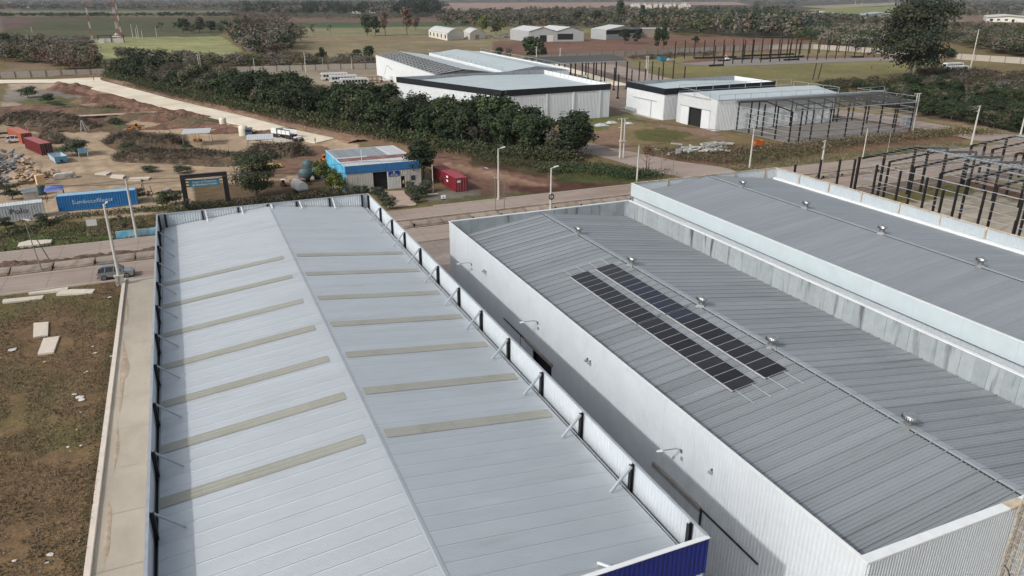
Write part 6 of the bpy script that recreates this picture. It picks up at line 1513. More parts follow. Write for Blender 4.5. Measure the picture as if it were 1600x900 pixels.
MB().box(135.8, 190, 162.7, 163.5, 8.0, 8.2).build("eaves_gutter", M_galvd, F4, world=True)
MB().box(136.4, 178.5, 142.1, 142.4, 7.75, 7.95).build("eaves_gutter", M_galvd, F4, world=True)
railing([(137, 142.2), (178, 142.2)], 7.9, 1.4, F4, 5.85, M_frame)
railing([(179, 142.2), (179, 163), (190, 163)], 8.0, 1.3, F4, 6)
for x in (148.9, 154.8, 160.6):     # haunched cage joints on the near eave
    for dx in (-.35, .35): MB().box(x + dx - .05, x + dx + .05, 142.4, 142.5, 7.1, 8.5).build("joint_plate", M_frame, F4, world=True)

FB = thing("open_steelwork", "unfinished portal frame with bright ridge strips right of the grey-roofed sheds", "steel frame", (108, 93.5, 0))
ysB = [88.9, 84.0, 79.2, 74.5, 69.8, 65, 60.2, 55.4]
portal(FB, 108, 129.4, ysB, 8.0, 8.75, col=.28)
purlins(FB, 108, 129.4, 55, 93.6, 8.1, 8.85, 7, w=.04)
for z in (1.4, 2.8, 4.2, 5.6, 7.0):
    MB().beam((107.75, 55, z), (107.75, 93.7, z), .05, .1).build("girt", M_galvd, FB, world=True)
    MB().beam((129.7, 55, z), (129.7, 93.7, z), .05, .1).build("girt", M_galvd, FB, world=True)
    MB().beam((108, 93.9, z), (129.4, 93.9, z), .05, .1).build("girt", M_galvd, FB, world=True)
for x, h in ((106.3, 8.0), (112.3, 8.0), (119.8, 8.5), (123.2, 8.2), (128.2, 8.0), (134, 5.2)):
    mb = MB(); ipost(mb, x, 93.7, 0, h, .34); mb.build("column", M_frame, FB, world=True)
MB().beam((107, 93.7, 7.7), (118.7, 93.7, 8.6), .2, .35).build("rafter", M_frame, FB, world=True); MB().beam((118.7, 93.7, 8.6), (128.4, 93.7, 7.9), .2, .35).build("rafter", M_frame, FB, world=True)
M_ridgeb = mat('bright_ridge_sheet', (.36, .43, .48), .4, .4, .06, 1)
for k in range(8):
    ya_, yb_ = 90.4 - k * 4.6, 90.4 - (k + .985) * 4.6
    for s in (-1, 1):
        MB().add([(118.7 + s * .1, ya_, 9.02), (118.7 + s * .65, ya_, 8.95), (118.7 + s * .65, yb_, 8.95), (118.7 + s * .1, yb_, 9.02)], [(0, 3, 2, 1) if s > 0 else (0, 1, 2, 3)]).build("ridge_strip", M_ridgeb, FB, world=True)
        for q in range(6): MB().box(118.7 + s * .75 - .08, 118.7 + s * .75 + .08, ya_ - .3 - q * .76 - .1, ya_ - .3 - q * .76 + .1, 9.04, 9.06 + .02).build("bolt_plate", M_frame, FB, world=True)
FA = thing("open_steelwork", "two rows of bare dark columns standing just beyond the rust-posted parapet", "steel frame", (103.6, 93, 0))
for x, y in ((91.4, 93.2), (98.4, 94.6), (101.5, 93.4), (103.9, 92.4), (103.8, 87.7), (103.5, 77.9), (103.3, 72.5), (103.6, 68.5), (103.5, 82.8), (103.5, 63), (103.5, 58), (91.7, 70.1), (98.5, 71.2), (91.5, 62), (98.4, 60), (91.5, 52)):
    mb = MB(); h = 8.0 if (y > 70.5 or x > 100) else 6.5
    ipost(mb, x, y, 0, h, .28); mb.build("column", M_frame, FA, world=True)
MB().beam((98.4, 94.6, 5.6), (93.5, 94.8, 0.1), .12).build("strut", M_frame, FA, world=True)
for y in (87.7, 77.9, 72.5): MB().box(103.6, 107.8, y - .03, y + .03, 4, 4.1).build("tie", M_galvd, FA, world=True)
FC = thing("open_steelwork", "further unfinished portal frame at the right edge behind the ridge-stripped one", "steel frame", (134, 94, 0))
portal(FC, 134.5, 158, [93.6, 89.4, 85, 80.5, 76], 8.0, 8.8, col=.36)
purlins(FC, 134.5, 158, 74, 94, 8.1, 8.9, 6, w=.06)
for x, y in ((139.2, 94.2), (146.3, 95.0), (152, 94.5)):
    mb = MB(); ipost(mb, x, y, 0, 8.2, .34); mb.build("column", M_frame, FC, world=True)
for k in range(4):
    ya_, yb_ = 93 - k * 4.6, 93 - (k + .985) * 4.6
    MB().add([(145.2, ya_, 9.1), (147.3, ya_, 9.1), (147.3, yb_, 9.1), (145.2, yb_, 9.1)], [(0, 3, 2, 1)]).build("ridge_strip", M_ridgeb, FC, world=True)
for z in (1.5, 3, 4.5, 6): MB().beam((134.2, 74, z), (134.2, 94, z), .05, .1).build("girt", M_galvd, FC, world=True)
# frame behind the big black trimmed shed
F1 = thing("open_steelwork", "roofless portal frame standing behind the largest black-trimmed shed", "steel frame", (138.5, 286, 0))
portal(F1, 286, 313, [138.5 + 5.5 * k for k in range(8)], 8.0, 9.6, axis='y', col=.45)
purlins(F1, 286, 313, 138, 178, 8.1, 9.7, 12, axis='y', w=.14)
MB().beam((138, 285.8, 8.2), (178, 285.8, 8.2), .3, .3).build("eaves_beam", M_galvd, F1, world=True)
# lone columns between the sheds
cl = [(918.5, 123, 112), (939, 127, 109), (958.7, 141, 108), (965, 154, 119), (978.5, 139, 107), (986.5, 132, 118), (998, 128, 106), (1007.5, 130, 117), (1018, 128, 105), (1028.5, 128, 115), (1035, 127, 104.5), (1051, 126, 106), (1069, 126, 113)]
c0 = None
for i, (x, yb_, yt) in enumerate(cl):
    p = gp(x, yb_); h = 8.5 if i not in (5, 7, 9, 12) else 6.0
    if c0 is None:
        c0 = thing("steel_column", "", "steel column"); mb = MB(); ipost(mb, 0, 0, 0, 1.0, .34); mb.build("shaft", M_frame, c0); MB().box(-.4, .4, -.4, .4, 0, .06).build("base_plate", M_frame, c0)
        o = c0
    else: o = copy_tree(c0)
    o.location = p; o.scale = (1, 1, h)
    tag(o, "lone dark column between the black-trimmed sheds, %s from the left" % ORD[i], "steel column", "lone columns between the white sheds")
# far column rows
FF = thing("open_steelwork", "far rows of dark columns on concrete pads in the field", "steel frame", (*gp(1230, 97)[:2], 0))
for i in range(17):
    s = i / 16; p = gp(1115.5 + (1349 - 1115.5) * s, 101.5 - 11.5 * s)
    mb = MB(); ipost(mb, p.x, p.y, 0, 9.8, .4); mb.build("column", M_frame, FF, world=True)
FG = thing("open_steelwork", "rearmost row of dark columns before the long pale boundary wall", "steel frame", (*gp(1190, 88)[:2], 0))
for i in range(20):
    s = i / 19; p = gp(1054 + (1340 - 1054) * s, 92.5 - 12 * s)
    mb = MB(); ipost(mb, p.x, p.y, 0, 10.2, .4); mb.build("column", M_frame, FG, world=True)
for i in range(7):
    s = i / 6; p = gp(1162 + 80 * s, 94 - 3 * s); mb = MB(); ipost(mb, p.x, p.y, 0, 11, .45); mb.build("column", M_frame, FG, world=True)
for (x0, y0, x1, y1) in ((1085, 92, 1150, 90), (1122, 96, 1136, 95.5), (1108, 104, 1130, 103), (1145, 93.5, 1172, 92.5), (1187, 93.5, 1255, 89), (1225, 95, 1248, 94), (1160, 88.5, 1240, 85.5), (1330, 90.5, 1349, 90)):
    a_, b_ = gp(x0, y0), gp(x1, y1); MB().beam((a_.x, a_.y, .5), (b_.x, b_.y, .5), 1.0, .9).build("steel_stack", M_frame, FF, world=True)
t = thing("steel_poles", "pair of dark leaning posts behind the open-doored shed", "posts", (*gp(1270, 124)[:2], 0))
MB().cyl((0, 0, 0), (.8, 0, 7), .25, n=6).build("post", M_frame, t); MB().cyl((3, 0, 0), (4, 0, 6.4), .25, n=6).build("post", M_frame, t)

# ------------------------------------------------------------------ boundary walls of concrete panels
M_bw = mat('boundary_panel', srgb(160, 152, 142), .9, 0, .08, .5, rnd=.06); M_bwp = mat('boundary_post', srgb(104, 96, 90), .9, 0, .1, 1)
bp_, bq_ = None, None
def boundary(pts, label, seg=6.0, h=2.7):
    w = [gp(*q) for q in pts]; t = thing("boundary_wall", label, "wall", (w[0].x, w[0].y, 0))
    for a_, b_ in zip(w[:-1], w[1:]):
        n = max(1, int((b_ - a_).length / seg)); d = (b_ - a_) / n; ang = math.atan2(d.y, d.x)
        pm = MB().box(0, d.length - .12, -.08, .08, -.1, h).mesh("wall_panel", M_bw); qm = MB().box(-.16, .14, -.2, .14, 0, h + .2).mesh("wall_post", M_bwp)
        for k in range(n):
            p = a_ + d * k - w[0]
            o = link("wall_panel", pm, t, (p.x, p.y, 0)); o.rotation_euler = (0, 0, ang)
            o = link("wall_post", qm, t, (p.x, p.y, 0)); o.rotation_euler = (0, 0, ang)
boundary(((-220, 129), (0, 122.5), (165, 116.5)), "pale concrete panel wall at the far end of the building site")
boundary(((320, 116.5), (370, 113.5), (590, 107)), "pale concrete panel wall behind the middle of the tree belt")
boundary(((820, 96.5), (940, 90), (1060, 83.5), (1200, 77.5), (1270, 76.5), (1365, 83), (1480, 91.5), (1700, 107)), "long pale boundary wall running behind the far column rows", 8.0, 3.2)

# ------------------------------------------------------------------ vehicles and small things in the middle distance
M_busw = mat('white_bus_paint', (.6, .61, .6), .4, 0, .05, 1)
def bus(label, p, rz, front=None, L=11.5):
    t = thing("parked_bus", label, "bus", (p[0], p[1], 0), rz)
    MB().side([(-L / 2, .5), (-L / 2, 2.9), (-L / 2 + .3, 3.15), (L / 2 - .4, 3.15), (L / 2, 2.8), (L / 2, .5)], -1.22, 1.22).build("body", M_busw, t)
    for s in (-1, 1):
        for k in range(8): MB().box(-L / 2 + .9 + k * 1.25, -L / 2 + 1.9 + k * 1.25, s * 1.235 - .01, s * 1.235 + .01, 1.5, 2.45).build("window", mat('car_glass', (0.012, 0.014, 0.018), 0.12), t)
        for x in (-L / 2 + 2.2, L / 2 - 2.6): MB().cyl((x, s * 1.05, .5), (x, s * 1.25, .5), .5, n=14).build("wheel", M_tyr, t)
    MB().box(-L / 2 - .02, -L / 2 + .01, -1.0, 1.0, 1.4, 2.6).build("windscreen", mat('car_glass', (0.012, 0.014, 0.018), 0.12), t)
    if front: MB().box(-L / 2 - .04, -L / 2 + 1.6, -1.24, 1.24, .5, 1.4).build("front_panel", front, t)
    return t
bus("white bus parked behind the tree belt, furthest left of three", gp(523, 125), -.05); bus("white bus parked behind the tree belt, middle of three", gp(537, 129), -.05); bus("white bus parked behind the tree belt, nearest of three", gp(554, 134), -.05)
bus("white bus with green nose parked right of the big dark tree", gp(1488, 108), -.05, mat('green_bus_panel', (.03, .2, .1), .5)); bus("white bus with plain nose right of the big dark tree, lower of two", gp(1495, 113), -.1)
t = thing("bucket_truck", "white truck with thin raised boom by the far white wall", "truck", (*gp(604, 128)[:2], 0), -.3)
MB().box(-3, 1.4, -1.1, 1.1, .7, 1.1).build("bed", M_busw, t); MB().side([(1.5, .6), (1.5, 2.4), (2.6, 2.4), (3.2, 1.5), (3.3, .6)], -1.1, 1.1).build("cab", M_busw, t)
MB().beam((-1.5, 0, 1.2), (.6, 0, 7.0), .3).build("boom", M_busw, t); MB().beam((.6, 0, 7.0), (6.0, .4, 1.8), .22).build("boom", M_galvd, t)
for x in (-2, 2.2):
    for y in (-1, 1): MB().cyl((x, y - .15, .5), (x, y + .15, .5), .5, n=14).build("wheel", M_tyr, t)
t = thing("bus_shell", "rusty brown bus frame beside the white buses", "wreck", (*gp(582, 131)[:2], 0), -.1)
mb = MB()
for x in (-4, -2, 0, 2, 4):
    for s in (-1, 1): mb.beam((x, s * 1.1, .4), (x, s * 1.1, 2.8), .15)
    mb.beam((x, -1.1, 2.8), (x, 1.1, 2.8), .15)
for s in (-1, 1):
    for z in (.5, 1.4, 2.8): mb.beam((-4, s * 1.1, z), (4, s * 1.1, z), .15)
mb.build("rusty_frame", mat('rusty_brown_steel', (.12, .05, .03), .8), t)
def skip_box(label, p, w, d, h, m, cat="skip", nm="skip", rz=0):
    t = thing(nm, label, cat, (p[0], p[1], 0), rz)
    MB().add([(-w / 2 * .85, -d / 2, .1), (w / 2 * .85, -d / 2, .1), (w / 2 * .85, d / 2, .1), (-w / 2 * .85, d / 2, .1), (-w / 2, -d / 2, h), (w / 2, -d / 2, h), (w / 2, d / 2, h), (-w / 2, d / 2, h)], [(0, 3, 2, 1), (0, 1, 5, 4), (1, 2, 6, 5), (2, 3, 7, 6), (3, 0, 4, 7)]).build("hull", m, t)
    for y in (-d / 2, d / 2): MB().beam((-w / 2, y, h), (w / 2, y, h), .12).build("rim", m, t)
    return t
skip_box("orange skip on the verge near the open steel frame", gp(1184, 228), 2.6, 1.7, 1.3, mat('orange_skip_paint', (.5, .12, .03), .6, 0, .15, 2))
t = thing("utility_cabinet", "grey-blue utility kiosk at the foot of the twin power poles", "kiosk", (*gp(1414.5, 196.5)[:2], 0))
MB().box(-1, 1, -1, 1, 0, 2.2).build("housing", mat('pale_blue_grey_paint', (.24, .28, .32), .6), t); MB().box(-1.15, 1.15, -1.15, 1.15, 2.2, 2.4).build("roof", M_galvd, t); MB().box(-.7, .7, -1.04, -1.01, .1, 2.0).build("door", M_galvd, t)
t = thing("board_sign", "white board sign in front of the pipe pile", "sign", (*gp(1059, 246)[:2], 0), .2)
MB().box(-.75, .75, -.04, .04, .9, 2.0).build("panel", M_lampw, t)
for x in (-.65, .65): MB().cyl((x, 0, 0), (x, 0, 1), .04, n=6).build("post", M_thin, t)
M_pipe = mat('white_concrete_pipe', (.5, .49, .46), .8, 0, .1, 1)
t = thing("pipe_pile", "pile of pale concrete beams and pipes on the rough ground", "pile", (*gp(1098, 240)[:2], 0))
j = random.Random(3)
for k in range(34):
    w = gp(j.uniform(1056, 1140), 0) if False else gp(j.uniform(1056, 1142), 0 + 241 - (j.random()) * 14)
    a_ = j.uniform(-.35, .5); L = j.uniform(2, 6); p = w - t.location
    MB().beam((p.x - L / 2 * math.cos(a_), p.y - L / 2 * math.sin(a_), .25 + j.uniform(0, .7)), (p.x + L / 2 * math.cos(a_), p.y + L / 2 * math.sin(a_), .25 + j.uniform(0, .5)), .35, .3).build("beam", M_pipe, t)
t = thing("grey_tarpaulin", "crumpled pale grey sheeting on the grass by the forked pole", "tarpaulin", (*gp(938, 196)[:2], 0))
mb = MB(); n = 12
for ox, oy, r in ((0, 0, 2.2), (5, 2.5, 1.8), (9, -.5, 1.4)):
    vs = []; 
    for i in range(n):
        for q in range(n):
            u, v_ = i / (n - 1) * 2 - 1, q / (n - 1) * 2 - 1
            vs.append((ox + u * r, oy + v_ * r * .7, .6 * max(0, 1 - u * u - v_ * v_) * (.4 + float(vnoise(np.array(u * 3 + ox), np.array(v_ * 3), 5))) + .03))
    mb.add(vs, [(i * n + q, (i + 1) * n + q, (i + 1) * n + q + 1, i * n + q + 1) for i in range(n - 1) for q in range(n - 1)])
mb.build("sheeting", mat('pale_sheeting', (.42, .44, .45), .6), t)
skip_box("small blue shelter box by the far column rows", gp(1034, 95.5), 4.2, 3, 2.6, mat('teal_blue_box', (.04, .16, .22), .6), "container", "site_container")
make_car("white car beside the blue box near the far columns", (*gp(1047, 95.5)[:2], 0), .1, mat('white_car_paint', (.6, .6, .58), .35))
t = machine("crane_truck", "white truck with red boom among the far columns", "truck", 0, 0, 2.0, M_busw, arm='none', s=1.7, loc=gp(1134, 95))
MB().beam((-1.2, 0, 1.6), (1.5, 0, 6.6), .35).build("boom", mat('red_boom', (.4, .03, .02), .5), t)

# ------------------------------------------------------------------ far farm sheds and houses
def barn(label, a, b, c, h, rh, wall, roof, name="farm_shed", cat="shed", round_=False, gables=1, doors=(), band=None, wins=0):
    """a: far-left foot, b: near corner foot, c: right foot, all photo positions"""
    A, B, C_ = gp(*a), gp(*b), gp(*c); D = A + C_ - B
    t = thing(name, label, cat, (B.x, B.y, 0)); u = (C_ - B); v_ = (A - B); L0, L1 = u.length, v_.length
    f = lambda s, q, z: tuple(u * s + v_ * q + Vector((0, 0, z)))
    def prof(n):
        out = []
        for i in range(n + 1):
            s = i / n
            if round_: z = h + rh * math.sin(math.pi * s)
            else: w = (s * gables) % 1 if s < 1 else 1.0; z = h + rh * (1 - abs(2 * w - 1))
            out.append((s, z))
        return out
    pf = prof(10 if round_ else 2 * gables)
    for nm, q in (("front_wall", 0), ("rear_wall", 1)):
        vs = [f(0, q, 0), f(1, q, 0)] + [f(s, q, z) for s, z in reversed(pf)]
        MB().add(vs, [tuple(range(len(vs)))]).build(nm, wall, t)
    for nm, s in (("side_wall", 0), ("side_wall", 1)): MB().add([f(s, 0, 0), f(s, 1, 0), f(s, 1, h), f(s, 0, h)], [(0, 3, 2, 1)]).build(nm, wall, t)
    if round_:
        mb = MB()
        for (s0, z0), (s1, z1) in zip(pf[:-1], pf[1:]): mb.add([f(s0, -.01, z0 + .1), f(s1, -.01, z1 + .1), f(s1, 1.01, z1 + .1), f(s0, 1.01, z0 + .1)], [(0, 1, 2, 3)])
        mb.build("roof", roof, t)
    else:
        for (s0, z0), (s1, z1) in zip(pf[:-1], pf[1:]): MB().add([f(s0, -.015, z0 + .1), f(s1, -.015, z1 + .1), f(s1, 1.015, z1 + .1), f(s0, 1.015, z0 + .1)], [(0, 1, 2, 3)]).build("roof_slope", roof, t)
    nrm = Vector((u.y, -u.x, 0)).normalized() * .15
    for s0, s1, z0, z1, m in doors:
        k = lambda s, z: tuple(u * s + nrm + Vector((0, 0, z))); MB().add([k(s0, z0), k(s1, z0), k(s1, z1), k(s0, z1)], [(0, 1, 2, 3)]).build("doorway", m, t)
    if wins:
        n2_ = Vector((-v_.y, v_.x, 0)).normalized() * -.15
        if n2_.dot(u) > 0: n2_ = -n2_
        for i in range(wins):
            q0, q1 = (i + .35) / wins, (i + .6) / wins; k = lambda q, z: tuple(v_ * q + n2_ + Vector((0, 0, z)))
            MB().add([k(q0, 1.5), k(q1, 1.5), k(q1, h * .8), k(q0, h * .8)], [(0, 1, 2, 3)]).build("window", M_dark, t)
    if band:
        z0, z1, m = band; MB().add([f(-.01, 0, z0), f(1, 0, z0), f(1, 0, z1), f(-.01, 0, z1)], [(0, 1, 2, 3)]).build("dark_band", m, t).location = nrm
    return t
M_fw = mat('farm_white_wall', srgb(200, 196, 186), .8, 0, .08, .3, dirt=((.3, .26, .2), .58, (.3, .3, .1), .5)); M_fr = mat('farm_pale_roof', srgb(190, 190, 188), .6, .1, .08, .3); M_fg = mat('farm_grey_wall', srgb(158, 160, 160), .7, 0, .06, .3); M_tanw = mat('tan_gable', srgb(150, 140, 128), .8, 0, .08, .3)
barn("old barrel-roofed farm shed with pale walls, left of the smaller one", (670, 57.5), (699, 63.5), (725, 61), 5.5, 3.5, M_fw, M_fr, round_=True, wins=5)
barn("small barrel-roofed white farm shed with dark door", (724, 58), (734, 62), (758, 60.5), 5.0, 3.0, M_fw, M_fr, round_=True, doors=((.35, .6, 0, 3.6, M_tanw),))
barn("twin-gabled pale farm shed with dark doorways beyond the industrial sheds", (797, 61.5), (826, 65.5), (912, 64.5), 8.0, 3.2, M_fg, M_fr, gables=2, doors=((.2, .32, 0, 5, M_dark), (.33, .44, 0, 5, M_fw), (.52, .8, 1.5, 6.0, M_dark)))
barn("pale farm shed with long black side band and dark door", (923, 60), (947, 62.5), (1003, 59.5), 8.0, 3.0, M_fg, M_fr, doors=(), band=(4.5, 7.6, M_fb))
t = thing("lean_to", "small grey block building attached to the black-banded farm shed", "shed", (*gp(1004, 59)[:2], 0), -.1); MB().box(0, 26, 0, 15, 0, 7.5).build("wall", M_tanw, t); MB().box(-.3, 26.3, -.3, 15.3, 7.5, 7.8).build("roof", M_fr, t)
barn("long low white building among trees below the far right field", (1259, 27), (1264, 29), (1309, 28), 7, 3, M_fw, M_fr, "farmhouse", "building")
barn("pale grey roofed building left of the big dark tree", (1342, 27), (1346, 30), (1398, 29), 6, 3, M_fw, mat('blue_grey_far_roof', srgb(150, 160, 165), .6), "farmhouse", "building")
barn("white house with dark windows at the upper right edge", (1536, 30), (1541, 34), (1610, 35.5), 6, 2.5, M_fw, M_fr, "house", "house", doors=((.07, .15, 1, 4.2, M_dark), (.24, .31, 2, 4.2, M_dark), (.42, .49, 2, 4.2, M_dark), (.58, .64, 0, 4, M_dark)))
barn("little white house half hidden by trees at the top left", (28, 11.5), (30, 12), (46, 12), 9, 3, M_fw, M_fr, "house", "house")
barn("tiny white house right of another at the top left", (64, 11), (65, 11.8), (69, 11.7), 9, 3, M_fw, M_fr, "house", "house")
barn("broad tan shed standing in trees at the top centre left", (422, 24), (425, 25.5), (448, 25), 12, 4, M_tanw, mat('tan_far_roof', srgb(170, 152, 136), .8), "farm_shed", "shed")
barn("small pale building among the dark trees at the top centre", (550, 20.5), (552, 21), (564, 21), 9, 3, M_fw, M_fr, "house", "house")
barn("second small pale building among the dark trees at the top centre", (577, 20), (578, 20.5), (586, 20.5), 9, 3, M_fw, M_fr, "house", "house")
j = random.Random(11)
for i in range(16):
    x = 985 + i * 6 + j.uniform(-3, 3); y = j.uniform(11.0, 15.0)
    barn("tiny pale village house far off, %s from the left" % ORD[i], (x - 1, y - .25), (x, y), (x + j.uniform(3, 6), y), 10, 5, M_fw, M_fr if i % 3 else mat('tan_far_roof', srgb(170, 152, 136), .8), "house", "house")["group"] = "far village houses"
# lattice masts and the mast compound
def mast(label, px, py, h, w):
    p = gp(px, py); t = thing("lattice_mast", label, "mast", (p.x, p.y, 0)); n = 12
    mr_, mw_ = mat('mast_red', (.30, .08, .05), .6), mat('mast_white', (.5, .5, .5), .6)
    for k in range(n):
        mb = MB(); z0, z1 = h * k / n, h * (k + 1) / n; w0, w1 = w * (1 - .6 * k / n), w * (1 - .6 * (k + 1) / n)
        cs = lambda ww: [(ww * math.cos(a_), ww * math.sin(a_)) for a_ in (.5, 2.6, 4.7)]
        c0_, c1_ = cs(w0), cs(w1)
        for i in range(3):
            mb.beam((*c0_[i], z0), (*c1_[i], z1), .2); mb.beam((*c0_[i], z0), (*c1_[(i + 1) % 3], z1), .1); mb.beam((*c1_[i], z1), (*c1_[(i + 1) % 3], z1), .1)
        mb.build("mast_section", mr_ if k % 2 else mw_, t)
    return t
mast("slender red and white lattice mast, left of the two in the green field", 145, 66, 62, .7); mast("wider red and white lattice mast beside the white cabin in the green field", 187, 68, 64, 1.3); mast("thin lattice mast just right of the wider one", 192, 68, 50, .6)
t = thing("mast_cabin", "white equipment cabins under a dark canopy between the masts", "cabin", (*gp(155, 67)[:2], 0))
MB().box(0, 18, 0, 5, 0, 3.2).build("wall", M_fw, t); MB().box(-1, 20, -.5, 6, 5.2, 5.6).build("canopy_beam", M_black, t); MB().box(0, 4, -4, -1, 0, 2.5).build("cabinet", M_fw, t)
for x in (0, 9, 18): MB().box(x - .3, x + .3, -.4, .1, 0, 5.2).build("canopy_post", M_black, t)
MB().add([(9, 7, 4), (16, 7, 4), (16, 12, 4), (9, 12, 4), (12.5, 9.5, 7)], [(0, 1, 4), (1, 2, 4), (2, 3, 4), (3, 0, 4)]).build("white_dome", M_fw, t)
for i, (x, yb_, h) in enumerate(((208, 60, 12), (214, 60, 9), (217, 60, 11), (223, 61, 7), (245, 57, 8), (1336, 8, 40), (1346, 9, 34), (1558, 31, 14), (1541, 30, 12), (1398, 33, 17), (1343, 33, 10), (1352, 32, 9), (1597, 28, 20))):
    p = gp(x, yb_); t = thing("mast_pole", "thin far pole, %s in order from the mast field to the right edge" % ORD[i], "pole", (p.x, p.y, 0), group="thin far poles"); MB().cyl((0, 0, 0), (0, 0, h), .3 if p.y < 1500 else .9, .15, 6).build("shaft", M_polep, t)

# ------------------------------------------------------------------ vegetation
def leafmat(name, col, var=.35, rnd=.25, col2=None):
    m = mat(name, col, 0.75, 0, var, 1.3, rnd=rnd, col2=col2, spec=.2)
    return m
L_dk = leafmat('dark_evergreen_leaf', (.030, .045, .022)); L_md = leafmat('mid_green_leaf', (.050, .068, .028)); L_ol = leafmat('olive_leaf', (.075, .078, .035))
L_yg = leafmat('yellow_green_leaf', (.13, .14, .035)); L_gr = leafmat('grey_twig', (.15, .135, .11), .1); L_br = leafmat('brown_leaf', (.105, .082, .055), .12); L_rd = leafmat('reddish_leaf', (.13, .085, .065), .3)
L_gg = leafmat('grey_green_leaf', (.07, .08, .06)); L_far = leafmat('far_blue_green_leaf', (.04, .052, .04), .15)
M_bark = mat('bark', (.09, .07, .055), .9, 0, .25, 3); M_barkp = mat('pale_bark', (.20, .17, .14), .9, 0, .25, 3)
RNG = np.random.default_rng(12)

def leaf_cloud(lobes, n, size, rng, flat=.5, inner=.25):
    """leaf quads spread through ellipsoid lobes (cx,cy,cz,rx,ry,rz); returns verts (n*4,3)"""
    lb = np.array(lobes, float); vol = lb[:, 3] * lb[:, 4] * lb[:, 5]; pk = rng.choice(len(lb), n, p=vol ** .75 / (vol ** .75).sum())
    d = rng.normal(size=(n, 3)); d[:, 2] = np.where(d[:, 2] < -.3, -d[:, 2] * .6, d[:, 2]); d /= np.linalg.norm(d, axis=1)[:, None]
    r = 1 - np.abs(rng.normal(0, inner, n)); r = np.clip(r, .2, 1.08)
    bump = 1 + .16 * np.sin(d[:, 0] * 7 + pk) + .14 * np.sin(d[:, 1] * 8 + pk * 2) + .12 * np.sin(d[:, 2] * 9 + pk * 3)
    c = lb[pk, :3] + d * lb[pk, 3:6] * (r * bump)[:, None]
    c += rng.normal(0, size * .5, (n, 3))
    nr = d + rng.normal(0, .8, (n, 3)); nr[:, 2] += flat; nr /= np.linalg.norm(nr, axis=1)[:, None]
    t = np.cross(nr, rng.normal(size=(n, 3))); t /= np.linalg.norm(t, axis=1)[:, None] + 1e-9
    b = np.cross(nr, t); s = size * rng.uniform(.55, 1.35, n)[:, None]
    asp = rng.uniform(.5, .9, n)[:, None]
    return np.stack([c - t * s - b * s * asp * .3, c + b * s * asp - t * s * .1, c + t * s + b * s * asp * .2, c - b * s * asp], 1), pk
def cloud_mesh(name, V, mi, mats, extra=None):
    n = len(V); me = bpy.data.meshes.new(name); v = V.reshape(-1, 3).astype(np.float32)
    me.vertices.add(len(v)); me.vertices.foreach_set("co", v.ravel())
    me.loops.add(4 * n); me.loops.foreach_set("vertex_index", np.arange(4 * n, dtype=np.int32))
    me.polygons.add(n); me.polygons.foreach_set("loop_start", np.arange(0, 4 * n, 4, dtype=np.int32)); me.polygons.foreach_set("loop_total", np.full(n, 4, np.int32))
    for m in mats: me.materials.append(m)
    if len(mats) > 1: me.polygons.foreach_set("material_index", mi.astype(np.int32))
    me.update(calc_edges=True)
    return me
def trunk_mb(h, r, rng, limbs=5, spread=.35, z0=.3):
    mb = MB(); p = Vector((0, 0, -.2)); top = Vector((rng.normal(0, .04) * h, rng.normal(0, .04) * h, h))
    mb.cyl(p, top * .5, r, r * .7, 7, False); mb.cyl(top * .5, top, r * .7, r * .25, 6, False)
    for k in range(limbs):
        f = z0 + (1 - z0) * k / limbs; a = rng.uniform(0, 6.28); b = top * f; e = b + Vector((math.cos(a) * h * spread, math.sin(a) * h * spread, h * rng.uniform(.2, .4)))
        mb.cyl(b, e, r * .45, r * .12, 5, False)
    return mb
def make_tree(name, seed, h, w, mats, probs, n=2600, size=.34, lobes=9, cz=.62, rz=.36, bark=None, cat='tree', limbs=5, base=.3, inner=.25):
    rng = np.random.default_rng(seed); t = thing(name, "", cat)
    trunk_mb(h * .75, max(.12, h * .022), rng, limbs).build("trunk", bark or M_bark, t)
    lb = [(0, 0, h * cz, w * .30, w * .30, h * rz)]
    for k in range(lobes):
        a = rng.uniform(0, 6.28); q = rng.uniform(.12, .33) * w; z = h * rng.uniform(base, .86); s = rng.uniform(.16, .27)
        lb.append((q * math.cos(a), q * math.sin(a), z, w * s, w * s, h * s * .75))
    V, pk = leaf_cloud(lb, n, size, rng, inner=inner); V[..., 2] = np.minimum(np.maximum(V[..., 2], h * .04), h * 1.02)
    lm = rng.choice(len(mats), len(lb), p=probs); mi = lm[pk]; flip = rng.random(n) < .2; mi = np.where(flip, rng.choice(len(mats), n, p=probs), mi)
    link("crown", cloud_mesh("crown", V, mi, mats), t)
    return t
def make_bare(name, seed, h, w, m, depth=5, cat='tree', twigs=700, tw=.05):
    rng = np.random.default_rng(seed); t = thing(name, "", cat); mb = MB(); tips = []
    def grow(p, d, L, r, k):
        q = p + d * L; mb.cyl(p, q, r, r * .65, 4 if k < 3 else 3, False)
        if k >= depth: tips.append((q, d, L)); return
        for _ in range(3 if k < 3 else 2):
            nd = (d + Vector(rng.normal(0, .48, 3))).normalized(); nd.z = abs(nd.z) * .9 + .12; nd.normalize()
            grow(q, nd, L * rng.uniform(.62, .82), r * .6, k + 1)
    grow(Vector((0, 0, -.1)), Vector((0, 0, 1)), h * .26, h * .022, 0)
    tr = mb.build("trunk", m, t)
    mb = MB()
    for i in range(twigs):
        q, d, L = tips[int(rng.integers(len(tips)))]; e = q + (d + Vector(rng.normal(0, .7, 3))).normalized() * L * rng.uniform(.5, 1.3); s = Vector(rng.normal(0, 1, 3)).normalized() * tw
        mb.add([q - s, q + s, e], [(0, 1, 2)])
    mb.build("twigs", m, t)
    return t
